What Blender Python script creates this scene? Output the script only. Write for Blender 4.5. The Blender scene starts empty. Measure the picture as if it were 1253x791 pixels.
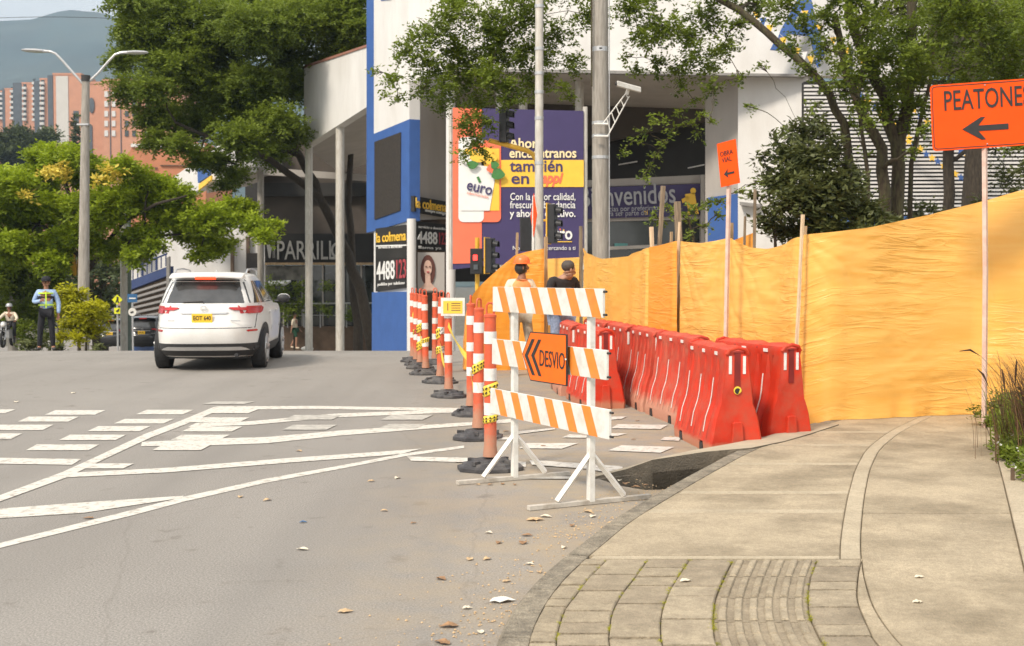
import bpy, bmesh, math, random
import numpy as np
from mathutils import Vector, Matrix, noise, geometry
random.seed(7)
rng = np.random.default_rng(7)
R = math.radians
scene = bpy.context.scene
COL = scene.collection

# ---------------------------------------------------------------- camera
CAMH = 1.58
FOC = 1500.0
PITCH = math.atan(57.5 / FOC)
cam_data = bpy.data.cameras.new('camera')
cam_data.sensor_width = 36
cam_data.lens = FOC / 1253 * 36
cam_data.clip_start = 0.1
cam_data.clip_end = 9000
cam = bpy.data.objects.new('camera', cam_data)
COL.objects.link(cam)
cam_data.dof.use_dof = True
cam_data.dof.focus_distance = 9.5
cam_data.dof.aperture_fstop = 5.0
cam.location = (0, 0, CAMH)
cam.rotation_euler = (R(90) - PITCH, 0, 0)
scene.camera = cam

# ---------------------------------------------------------------- world, sun, exposure
SUN_EL, SUN_AZ = 46.0, 218.0          # azimuth clockwise from +Y: behind the camera, to the left
world = bpy.data.worlds.new('World')
scene.world = world
world.use_nodes = True
wn, wl = world.node_tree.nodes, world.node_tree.links
wn.clear()
w_out = wn.new('ShaderNodeOutputWorld')
w_bg = wn.new('ShaderNodeBackground')
w_bg.inputs['Strength'].default_value = 0.12
sky = wn.new('ShaderNodeTexSky')
sky.sky_type = 'NISHITA'
sky.sun_disc = False
sky.sun_elevation = R(SUN_EL)
sky.sun_rotation = R(SUN_AZ)
tc = wn.new('ShaderNodeTexCoord')
mp = wn.new('ShaderNodeMapping')
mp.inputs['Scale'].default_value = (1, 1, 3.0)
nz = wn.new('ShaderNodeTexNoise')
nz.inputs['Scale'].default_value = 3.0
nz.inputs['Detail'].default_value = 6
cr = wn.new('ShaderNodeValToRGB')
cr.color_ramp.elements[0].position = 0.3
cr.color_ramp.elements[0].color = (0.66, 0.675, 0.69, 1)
cr.color_ramp.elements[1].position = 0.62
cr.color_ramp.elements[1].color = (0.80, 0.80, 0.79, 1)
sc_ = wn.new('ShaderNodeMix'); sc_.data_type = 'RGBA'; sc_.blend_type = 'MULTIPLY'
sc_.inputs[0].default_value = 1.0
sc_.inputs[7].default_value = (8.9, 8.65, 8.3, 1)
sc_.clamp_result = False
mx = wn.new('ShaderNodeMix'); mx.data_type = 'RGBA'
mx.inputs[0].default_value = 0.9
wl.new(tc.outputs['Generated'], mp.inputs[0]); wl.new(mp.outputs[0], nz.inputs['Vector'])
wl.new(nz.outputs['Fac'], cr.inputs[0]); wl.new(cr.outputs[0], sc_.inputs[6])
wl.new(sky.outputs[0], mx.inputs[6]); wl.new(sc_.outputs[2], mx.inputs[7])
wl.new(mx.outputs[2], w_bg.inputs['Color']); wl.new(w_bg.outputs[0], w_out.inputs['Surface'])

sun_data = bpy.data.lights.new('sun', 'SUN')
sun_data.energy = 2.5
sun_data.angle = R(10)
sun_data.color = (1.0, 0.90, 0.77)
sun = bpy.data.objects.new('sun', sun_data)
COL.objects.link(sun)
_sd = Vector((math.sin(R(SUN_AZ)) * math.cos(R(SUN_EL)), math.cos(R(SUN_AZ)) * math.cos(R(SUN_EL)), math.sin(R(SUN_EL))))
sun.rotation_euler = _sd.to_track_quat('Z', 'Y').to_euler()

scene.view_settings.view_transform = 'Standard'
scene.view_settings.look = 'None'
scene.view_settings.exposure = 0.86
scene.view_settings.gamma = 1
scene.view_settings.use_curve_mapping = False
scene.cycles.max_bounces = 8
scene.cycles.volume_bounces = 0
scene.cycles.transparent_max_bounces = 12

# ---------------------------------------------------------------- picture <-> place
def ray(px, py):
    x, y = (px - 626.5) / FOC, -(py - 395.5) / FOC
    return Vector((x, math.cos(PITCH) + y * math.sin(PITCH), -math.sin(PITCH) + y * math.cos(PITCH)))
def at(px, py, Y):
    d = ray(px, py)
    return Vector((0, 0, CAMH)) + d * (Y / d.y)
def onz(px, py, z=0.0):
    d = ray(px, py)
    return Vector((0, 0, CAMH)) + d * ((z - CAMH) / d.z)
def gz(Y):                             # ground height: level, over a crest, then downhill
    if Y < 22: return 0.0
    if Y < 30.5: return -0.0039 * (Y - 22) ** 2
    if Y < 150: return -0.2818 - 0.066 * (Y - 30.5)
    return -0.2818 - 0.066 * 119.5

# ---------------------------------------------------------------- materials
MATS = {}
def mat(name, col, rough=0.6, var=0.12, scale=8.0, bump=0.0, bscale=40.0, metal=0.0, spec=0.5,
        dirt=None, dirt_amt=0.0, dscale=2.0, emit=0.0, trans=0.0, coat=0.0, stretch=None, grain=0.0):
    if name in MATS: return MATS[name]
    m = bpy.data.materials.new(name); m.use_nodes = True
    n, l = m.node_tree.nodes, m.node_tree.links
    b = n['Principled BSDF']
    tcn = n.new('ShaderNodeTexCoord')
    src = tcn.outputs['Object']
    if stretch:
        mpn = n.new('ShaderNodeMapping'); mpn.inputs['Scale'].default_value = stretch
        l.new(src, mpn.inputs[0]); src = mpn.outputs[0]
    t = n.new('ShaderNodeTexNoise'); t.inputs['Scale'].default_value = scale; t.inputs['Detail'].default_value = 5
    l.new(src, t.inputs['Vector'])
    r = n.new('ShaderNodeValToRGB')
    r.color_ramp.elements[0].position = 0.3; r.color_ramp.elements[1].position = 0.7
    r.color_ramp.elements[0].color = (*[max(0, c * (1 - var)) for c in col], 1)
    r.color_ramp.elements[1].color = (*[min(1, c * (1 + var)) for c in col], 1)
    l.new(t.outputs['Fac'], r.inputs[0])
    out = r.outputs[0]
    if dirt:
        t2 = n.new('ShaderNodeTexNoise'); t2.inputs['Scale'].default_value = dscale; t2.inputs['Detail'].default_value = 8
        t2.inputs['Roughness'].default_value = 0.65
        l.new(src, t2.inputs['Vector'])
        r2 = n.new('ShaderNodeValToRGB')
        r2.color_ramp.elements[0].position = 0.45; r2.color_ramp.elements[0].color = (0, 0, 0, 1)
        r2.color_ramp.elements[1].position = 0.75; r2.color_ramp.elements[1].color = (dirt_amt,) * 3 + (1,)
        l.new(t2.outputs['Fac'], r2.inputs[0])
        mxn = n.new('ShaderNodeMix'); mxn.data_type = 'RGBA'
        l.new(r2.outputs[0], mxn.inputs[0]); l.new(out, mxn.inputs[6]); mxn.inputs[7].default_value = (*dirt, 1)
        out = mxn.outputs[2]
    if grain:
        for gs, ga in ((140, grain), (38, grain * 0.6)):
            t4 = n.new('ShaderNodeTexNoise'); t4.inputs['Scale'].default_value = gs; t4.inputs['Detail'].default_value = 3; t4.inputs['Roughness'].default_value = 0.75
            l.new(tcn.outputs['Object'], t4.inputs['Vector'])
            r4 = n.new('ShaderNodeValToRGB'); r4.color_ramp.elements[0].position = 0.33; r4.color_ramp.elements[1].position = 0.67
            r4.color_ramp.elements[0].color = (1 - ga,) * 3 + (1,); r4.color_ramp.elements[1].color = (1 + ga,) * 3 + (1,)
            l.new(t4.outputs['Fac'], r4.inputs[0])
            m4 = n.new('ShaderNodeMix'); m4.data_type = 'RGBA'; m4.blend_type = 'MULTIPLY'; m4.inputs[0].default_value = 1.0
            l.new(out, m4.inputs[6]); l.new(r4.outputs[0], m4.inputs[7]); out = m4.outputs[2]
    l.new(out, b.inputs['Base Color'])
    b.inputs['Roughness'].default_value = rough
    b.inputs['Metallic'].default_value = metal
    b.inputs['Specular IOR Level'].default_value = spec
    if coat: b.inputs['Coat Weight'].default_value = coat
    if bump:
        t3 = n.new('ShaderNodeTexNoise'); t3.inputs['Scale'].default_value = bscale; t3.inputs['Detail'].default_value = 4
        l.new(src, t3.inputs['Vector'])
        bn = n.new('ShaderNodeBump'); bn.inputs['Strength'].default_value = bump; bn.inputs['Distance'].default_value = 0.02
        l.new(t3.outputs['Fac'], bn.inputs['Height']); l.new(bn.outputs[0], b.inputs['Normal'])
    if emit:
        b.inputs['Emission Color'].default_value = (*col, 1); b.inputs['Emission Strength'].default_value = emit
    if trans:
        tr = n.new('ShaderNodeBsdfTranslucent'); l.new(out, tr.inputs['Color'])
        if bump: l.new(bn.outputs[0], tr.inputs['Normal'])
        ms = n.new('ShaderNodeMixShader'); ms.inputs[0].default_value = trans
        l.new(b.outputs[0], ms.inputs[1]); l.new(tr.outputs[0], ms.inputs[2])
        l.new(ms.outputs[0], n['Material Output'].inputs['Surface'])
    MATS[name] = m
    return m

def leaf_mat(name, dark, light, trans=0.35, accent=None):
    m = bpy.data.materials.new(name); m.use_nodes = True
    n, l = m.node_tree.nodes, m.node_tree.links
    b = n['Principled BSDF']; b.inputs['Roughness'].default_value = 0.5
    b.inputs['Specular IOR Level'].default_value = 0.3
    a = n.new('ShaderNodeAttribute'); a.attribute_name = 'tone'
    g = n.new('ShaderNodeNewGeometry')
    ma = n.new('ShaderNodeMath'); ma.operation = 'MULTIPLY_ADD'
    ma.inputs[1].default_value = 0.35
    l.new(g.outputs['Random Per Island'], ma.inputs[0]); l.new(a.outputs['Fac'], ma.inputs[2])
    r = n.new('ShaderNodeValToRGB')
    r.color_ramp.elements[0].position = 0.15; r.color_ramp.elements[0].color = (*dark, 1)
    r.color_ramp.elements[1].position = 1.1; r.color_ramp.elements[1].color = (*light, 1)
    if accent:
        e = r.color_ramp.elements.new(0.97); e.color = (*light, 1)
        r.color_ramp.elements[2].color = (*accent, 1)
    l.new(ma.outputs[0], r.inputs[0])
    l.new(r.outputs[0], b.inputs['Base Color'])
    tr = n.new('ShaderNodeBsdfTranslucent'); l.new(r.outputs[0], tr.inputs['Color'])
    ms = n.new('ShaderNodeMixShader'); ms.inputs[0].default_value = trans
    l.new(b.outputs[0], ms.inputs[1]); l.new(tr.outputs[0], ms.inputs[2])
    l.new(ms.outputs[0], n['Material Output'].inputs['Surface'])
    return m

def asphalt_mat():
    m = bpy.data.materials.new('asphalt'); m.use_nodes = True
    n, l = m.node_tree.nodes, m.node_tree.links
    b = n['Principled BSDF']; b.inputs['Roughness'].default_value = 0.85
    b.inputs['Specular IOR Level'].default_value = 0.25
    tcn = n.new('ShaderNodeTexCoord'); o = tcn.outputs['Object']
    def tex(s, d=5, ro=0.5):
        t = n.new('ShaderNodeTexNoise'); t.inputs['Scale'].default_value = s; t.inputs['Detail'].default_value = d
        t.inputs['Roughness'].default_value = ro; l.new(o, t.inputs['Vector']); return t.outputs['Fac']
    def ramp(f, p0, c0, p1, c1):
        r = n.new('ShaderNodeValToRGB'); r.color_ramp.elements[0].position = p0; r.color_ramp.elements[1].position = p1
        r.color_ramp.elements[0].color = (*c0, 1); r.color_ramp.elements[1].color = (*c1, 1); l.new(f, r.inputs[0]); return r.outputs[0]
    def mix(f, a, c, mode='MIX'):
        x = n.new('ShaderNodeMix'); x.data_type = 'RGBA'; x.blend_type = mode
        if isinstance(f, float): x.inputs[0].default_value = f
        else: l.new(f, x.inputs[0])
        l.new(a, x.inputs[6])
        if isinstance(c, tuple): x.inputs[7].default_value = (*c, 1)
        else: l.new(c, x.inputs[7])
        return x.outputs[2]
    base = ramp(tex(0.7, 6), 0.3, (0.272, 0.250, 0.225), 0.7, (0.335, 0.310, 0.280))
    grain = ramp(tex(90, 3, 0.7), 0.35, (0.6, 0.6, 0.6), 0.68, (1.34, 1.34, 1.34))
    c = mix(1.0, base, grain, 'MULTIPLY')
    # small dark oil spots
    sp = ramp(tex(3.6, 6, 0.6), 0.61, (0, 0, 0), 0.69, (0.62, 0.62, 0.62))
    sk = ramp(tex(26, 3, 0.6), 0.70, (0, 0, 0), 0.74, (0.5, 0.5, 0.5))
    c = mix(sk, c, (0.12, 0.105, 0.09))
    c = mix(sp, c, (0.16, 0.14, 0.12))
    lp = ramp(tex(0.35, 8, 0.68), 0.45, (0, 0, 0), 0.75, (0.75, 0.75, 0.75))
    c = mix(lp, c, (0.225, 0.205, 0.183))
    # faint tyre-darkened bands running along the lane
    mpt = n.new('ShaderNodeMapping'); mpt.inputs['Rotation'].default_value = (0, 0, R(14)); mpt.inputs['Scale'].default_value = (0.55, 0.035, 1)
    l.new(o, mpt.inputs[0]); tt = n.new('ShaderNodeTexNoise'); tt.inputs['Scale'].default_value = 1.6; tt.inputs['Detail'].default_value = 4; l.new(mpt.outputs[0], tt.inputs['Vector'])
    tb = ramp(tt.outputs['Fac'], 0.47, (0, 0, 0), 0.66, (0.5, 0.5, 0.5))
    c = mix(tb, c, (0.205, 0.19, 0.172))
    # sandy dust gathered along the kerb (x from -1.2 m to the kerb)
    sx = n.new('ShaderNodeSeparateXYZ'); l.new(o, sx.inputs[0])
    mr = n.new('ShaderNodeMapRange'); mr.inputs['From Min'].default_value = -1.3; mr.inputs['From Max'].default_value = 0.5
    l.new(sx.outputs['X'], mr.inputs['Value'])
    dn = ramp(tex(2.2, 7, 0.7), 0.34, (0, 0, 0), 0.66, (1, 1, 1))
    mm = n.new('ShaderNodeMath'); mm.operation = 'MULTIPLY'; l.new(mr.outputs[0], mm.inputs[0]); l.new(dn, mm.inputs[1])
    m2 = n.new('ShaderNodeMath'); m2.operation = 'MULTIPLY'; m2.inputs[1].default_value = 0.85; l.new(mm.outputs[0], m2.inputs[0])
    c = mix(m2.outputs[0], c, (0.40, 0.31, 0.20))
    # thin cracks
    v = n.new('ShaderNodeTexVoronoi'); v.feature = 'DISTANCE_TO_EDGE'; v.inputs['Scale'].default_value = 0.35
    wv = n.new('ShaderNodeMix'); wv.data_type = 'VECTOR'; wv.inputs[0].default_value = 0.12
    tn = n.new('ShaderNodeTexNoise'); tn.inputs['Scale'].default_value = 3; l.new(o, tn.inputs['Vector'])
    l.new(o, wv.inputs[4]); l.new(tn.outputs['Color'], wv.inputs[5]); l.new(wv.outputs[1], v.inputs['Vector'])
    ck = ramp(v.outputs['Distance'], 0.0, (0.25, 0.25, 0.25), 0.0022, (0, 0, 0))
    c = mix(ck, c, (0.17, 0.15, 0.13))
    l.new(c, b.inputs['Base Color'])
    bn = n.new('ShaderNodeBump'); bn.inputs['Strength'].default_value = 0.5; bn.inputs['Distance'].default_value = 0.01
    l.new(tex(120, 3, 0.7), bn.inputs['Height']); l.new(bn.outputs[0], b.inputs['Normal'])
    return m

def paint_mat():                         # worn road paint: the asphalt shows through holes
    m = bpy.data.materials.new('road_paint'); m.use_nodes = True
    n, l = m.node_tree.nodes, m.node_tree.links
    b = n['Principled BSDF']; b.inputs['Roughness'].default_value = 0.7
    tcn = n.new('ShaderNodeTexCoord')
    t = n.new('ShaderNodeTexNoise'); t.inputs['Scale'].default_value = 14; t.inputs['Detail'].default_value = 8; t.inputs['Roughness'].default_value = 0.7
    l.new(tcn.outputs['Object'], t.inputs['Vector'])
    r = n.new('ShaderNodeValToRGB')
    r.color_ramp.elements[0].position = 0.36; r.color_ramp.elements[0].color = (0.34, 0.30, 0.25, 1)
    r.color_ramp.elements[1].position = 0.50; r.color_ramp.elements[1].color = (0.62, 0.585, 0.52, 1)
    l.new(t.outputs['Fac'], r.inputs[0]); l.new(r.outputs[0], b.inputs['Base Color'])
    return m

M = dict(
    asphalt=asphalt_mat(), paint=paint_mat(),
    paint_old=mat('faded_road_paint', (0.42, 0.395, 0.35), 0.8, 0.25, 12),
    concrete=mat('sidewalk_concrete', (0.40, 0.325, 0.222), 0.9, 0.17, 2.6, 0.5, 90, dirt=(0.19, 0.15, 0.095), dirt_amt=1.0, dscale=1.4, grain=0.24),
    concrete_pale=mat('pale_trowelled_concrete', (0.45, 0.375, 0.265), 0.9, 0.12, 6, 0.4, 90, dirt=(0.29, 0.235, 0.16), dirt_amt=0.8, dscale=3, grain=0.2),
    kerb=mat('kerb_concrete', (0.27, 0.23, 0.17), 0.95, 0.3, 9, 0.9, 70, dirt=(0.11, 0.095, 0.075), dirt_amt=0.9, dscale=3.5, grain=0.4),
    pit=mat('shaded_dirty_pit_concrete', (0.20, 0.165, 0.12), 0.9, 0.3, 12, 0.6, 60, dirt=(0.05, 0.045, 0.04), dirt_amt=0.9, dscale=3),  # concrete darkened to carry the shade of the drain gap, plus dirt patches
    joint=mat('mossy_joint_soil', (0.15, 0.115, 0.06), 1.0, 0.4, 25),
    paver=mat('paving_stone_grey', (0.32, 0.26, 0.18), 0.9, 0.16, 9, 0.6, 110, dirt=(0.19, 0.15, 0.10), dirt_amt=0.8, dscale=3, grain=0.22),
    paver2=mat('paving_stone_sand', (0.355, 0.29, 0.20), 0.9, 0.16, 9, 0.6, 110, dirt=(0.21, 0.17, 0.115), dirt_amt=0.8, dscale=4, grain=0.22),
    paver3=mat('paving_stone_pale', (0.395, 0.325, 0.225), 0.9, 0.16, 9, 0.6, 110, dirt=(0.25, 0.20, 0.14), dirt_amt=0.8, dscale=4, grain=0.22),
    soil=mat('soil', (0.14, 0.10, 0.06), 1.0, 0.4, 6, 0.8, 30),
    white=mat('white_paint', (0.74, 0.72, 0.67), 0.5, 0.06, 20, dirt=(0.42, 0.36, 0.27), dirt_amt=0.55, dscale=9),
    orange_refl=mat('orange_reflective', (0.84, 0.25, 0.03), 0.5, 0.09, 15, dirt=(0.55, 0.24, 0.09), dirt_amt=0.5, dscale=10),
    sign_orange=mat('sign_orange', (0.90, 0.085, 0.004), 0.6, 0.04, 10, spec=0.2),
    sign_orange2=mat('detour_sign_orange', (0.90, 0.16, 0.015), 0.6, 0.05, 10, spec=0.2),
    black=mat('black_paint', (0.025, 0.022, 0.02), 0.5, 0.2, 20),
    delin=mat('delineator_plastic', (0.66, 0.10, 0.035), 0.5, 0.16, 10, dirt=(0.40, 0.12, 0.07), dirt_amt=0.7, dscale=14),
    band=mat('white_reflective_band', (0.78, 0.76, 0.72), 0.4, 0.06, 30, dirt=(0.5, 0.45, 0.4), dirt_amt=0.5, dscale=20),
    rubber=mat('dusty_rubber', (0.055, 0.052, 0.055), 0.7, 0.35, 12, 0.3, 40, dirt=(0.2, 0.18, 0.15), dirt_amt=0.5, dscale=6),
    red=mat('red_plastic', (0.57, 0.036, 0.012), 0.5, 0.16, 4, 0.08, 12, dirt=(0.42, 0.10, 0.055), dirt_amt=0.8, dscale=5, spec=0.35),
    red2=mat('faded_red_plastic', (0.53, 0.052, 0.026), 0.6, 0.18, 4, 0.08, 12, dirt=(0.44, 0.14, 0.085), dirt_amt=0.9, dscale=5, spec=0.35),
    red_shade=mat('red_plastic_recess_shade', (0.20, 0.012, 0.008), 0.5, 0.2, 6),  # the red plastic darkened to carry the shade of slots and saddles
    tape=mat('yellow_tape', (0.85, 0.62, 0.06), 0.4, 0.08, 12),
    wood=mat('raw_timber', (0.40, 0.27, 0.15), 0.8, 0.3, 6, 0.5, 30, stretch=(8, 8, 1)),
    woodpale=mat('pale_timber', (0.68, 0.50, 0.32), 0.75, 0.2, 6, 0.4, 30, stretch=(8, 8, 1)),
    woodgrey=mat('weathered_timber', (0.24, 0.18, 0.12), 0.9, 0.3, 6, 0.5, 30, stretch=(8, 8, 1)),
    bark=mat('bark', (0.055, 0.04, 0.024), 0.95, 0.4, 6, 0.9, 14, dirt=(0.10, 0.11, 0.04), dirt_amt=0.7, dscale=3, stretch=(4, 4, 1)),
    bark_dark=mat('dark_bark', (0.045, 0.035, 0.025), 0.95, 0.4, 6, 0.9, 14, stretch=(4, 4, 1)),
    pole_conc=mat('pole_concrete', (0.34, 0.31, 0.27), 0.85, 0.2, 5, 0.4, 30, dirt=(0.18, 0.16, 0.13), dirt_amt=0.8, dscale=2, stretch=(5, 5, 0.6)),
    pole_white=mat('pole_galvanised', (0.56, 0.53, 0.47), 0.5, 0.12, 6, dirt=(0.33, 0.27, 0.2), dirt_amt=0.7, dscale=4, metal=0.1, stretch=(4, 4, 0.8)),
    metal=mat('galvanised_metal', (0.5, 0.5, 0.5), 0.4, 0.1, 10, metal=0.5),
    yellow=mat('signal_yellow', (0.75, 0.42, 0.04), 0.45, 0.1, 10),
    sigblack=mat('signal_black', (0.02, 0.02, 0.022), 0.5, 0.2, 10),
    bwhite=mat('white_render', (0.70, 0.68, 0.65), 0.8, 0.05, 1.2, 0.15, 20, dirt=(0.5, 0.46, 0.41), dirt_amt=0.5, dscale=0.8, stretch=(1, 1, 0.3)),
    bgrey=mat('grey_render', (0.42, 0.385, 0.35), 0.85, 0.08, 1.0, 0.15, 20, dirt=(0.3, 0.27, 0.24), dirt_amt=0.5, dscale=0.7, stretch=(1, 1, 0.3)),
    bblue=mat('blue_paint', (0.045, 0.115, 0.34), 0.5, 0.08, 2),
    navy=mat('navy_print', (0.05, 0.036, 0.12), 0.5, 0.06, 2),
    print_orange=mat('orange_print', (0.88, 0.175, 0.085), 0.5, 0.05, 2),
    print_yellow=mat('yellow_print', (0.90, 0.55, 0.06), 0.5, 0.05, 4),
    print_white=mat('white_print', (0.80, 0.79, 0.76), 0.5, 0.03, 4),
    print_cream=mat('cream_print', (0.88, 0.72, 0.42), 0.5, 0.03, 4),
    screen=mat('dead_led_screen', (0.035, 0.027, 0.022), 0.6, 0.3, 12),
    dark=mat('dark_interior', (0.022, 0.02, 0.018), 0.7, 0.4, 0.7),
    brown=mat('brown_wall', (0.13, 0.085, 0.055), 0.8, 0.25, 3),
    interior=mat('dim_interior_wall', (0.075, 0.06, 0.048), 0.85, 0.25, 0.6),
    glass=mat('shop_glass', (0.03, 0.035, 0.03), 0.12, 0.5, 1.3, spec=0.8),
    brick=mat('red_brick_render', (0.55, 0.265, 0.165), 0.9, 0.08, 0.4, 0.2, 5),
    brick2=mat('terracotta_wall', (0.46, 0.185, 0.095), 0.9, 0.1, 0.5, 0.2, 5),
    brick_pale=mat('pale_render_panel', (0.58, 0.55, 0.5), 0.9, 0.05, 0.3),
    tower_dark=mat('dark_tower_side', (0.10, 0.115, 0.13), 0.9, 0.15, 0.5),
    balcony=mat('balcony_white', (0.62, 0.6, 0.57), 0.8, 0.05, 1),
    car_white=mat('car_white_paint', (0.74, 0.73, 0.70), 0.3, 0.02, 3, coat=0.25, dirt=(0.55, 0.50, 0.43), dirt_amt=0.4, dscale=2.5),
    car_dark=mat('car_dark_paint', (0.03, 0.03, 0.033), 0.25, 0.1, 3, coat=0.6),
    car_trim=mat('black_car_trim', (0.03, 0.03, 0.032), 0.6, 0.2, 20),
    car_glass=mat('car_glass', (0.05, 0.05, 0.05), 0.08, 0.4, 3, spec=0.9),
    chrome=mat('silver_trim', (0.6, 0.6, 0.6), 0.3, 0.05, 8, metal=0.8),
    lamp_red=mat('tail_lamp_red', (0.50, 0.02, 0.02), 0.25, 0.15, 12, coat=0.5),
    lamp_lit=mat('lit_tail_lamp', (1.0, 0.07, 0.015), 0.3, 0.15, 12, emit=0.55),
    lamp_orange=mat('lit_brake_lamp', (1.0, 0.25, 0.02), 0.3, 0.15, 12, emit=1.3),
    plate=mat('number_plate_yellow', (0.85, 0.52, 0.03), 0.4, 0.05, 12),
    dwhite=mat('dirty_white_steel', (0.50, 0.46, 0.40), 0.7, 0.15, 14, dirt=(0.28, 0.23, 0.17), dirt_amt=0.9, dscale=10),
    tyre=mat('tyre_rubber', (0.02, 0.02, 0.021), 0.8, 0.3, 20),
    skin=mat('skin', (0.40, 0.21, 0.135), 0.55, 0.06, 20),
    skin2=mat('tanned_skin', (0.32, 0.15, 0.09), 0.55, 0.06, 20),
    hair=mat('dark_hair', (0.02, 0.016, 0.013), 0.7, 0.3, 60),
    hairgrey=mat('greying_hair', (0.07, 0.055, 0.045), 0.7, 0.3, 60),
    cloth_blue=mat('light_blue_shirt', (0.33, 0.45, 0.66), 0.8, 0.08, 20, 0.2, 30),
    cloth_navy=mat('navy_uniform', (0.010, 0.010, 0.014), 0.85, 0.2, 20, 0.2, 30),
    cloth_black=mat('black_shirt', (0.022, 0.018, 0.018), 0.9, 0.2, 20, 0.3, 20),
    jeans=mat('blue_jeans', (0.22, 0.26, 0.36), 0.9, 0.3, 30, 0.3, 40),
    cloth_grey=mat('grey_work_trousers', (0.42, 0.36, 0.28), 0.9, 0.15, 20, 0.3, 30),
    cloth_pale=mat('pale_shirt', (0.70, 0.60, 0.46), 0.9, 0.08, 20, 0.2, 30),
    cloth_green=mat('green_shorts', (0.02, 0.07, 0.04), 0.9, 0.1, 20),
    hivis=mat('hi_vis_yellow', (0.62, 0.85, 0.04), 0.6, 0.05, 20),
    hivis_orange=mat('hi_vis_orange', (0.95, 0.32, 0.10), 0.7, 0.08, 20),
    helmet=mat('orange_helmet', (0.9, 0.17, 0.03), 0.35, 0.05, 20),
    leaf_dry=mat('dry_leaf', (0.52, 0.36, 0.20), 0.8, 0.35, 30),
    leaf_dry2=mat('brown_dry_leaf', (0.30, 0.17, 0.085), 0.8, 0.35, 30),
    leaf_pale=mat('pale_dry_leaf', (0.68, 0.60, 0.46), 0.8, 0.2, 30),
    sblue=mat('sign_blue', (0.03, 0.13, 0.30), 0.5, 0.08, 10),
    syellow=mat('sign_fluorescent_yellow', (0.80, 0.80, 0.02), 0.5, 0.05, 10),
    hill=mat('wooded_mountain', (0.03, 0.055, 0.05), 1.0, 0.5, 0.006, dirt=(0.075, 0.085, 0.06), dirt_amt=0.8, dscale=0.004),
    ground=mat('dusty_ground', (0.12, 0.105, 0.075), 1.0, 0.3, 0.5, 0.5, 8),
    steel_grey=mat('grey_slat', (0.26, 0.245, 0.23), 0.6, 0.1, 5),
    slat_white=mat('white_slat', (0.66, 0.64, 0.62), 0.6, 0.05, 2),
)

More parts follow.
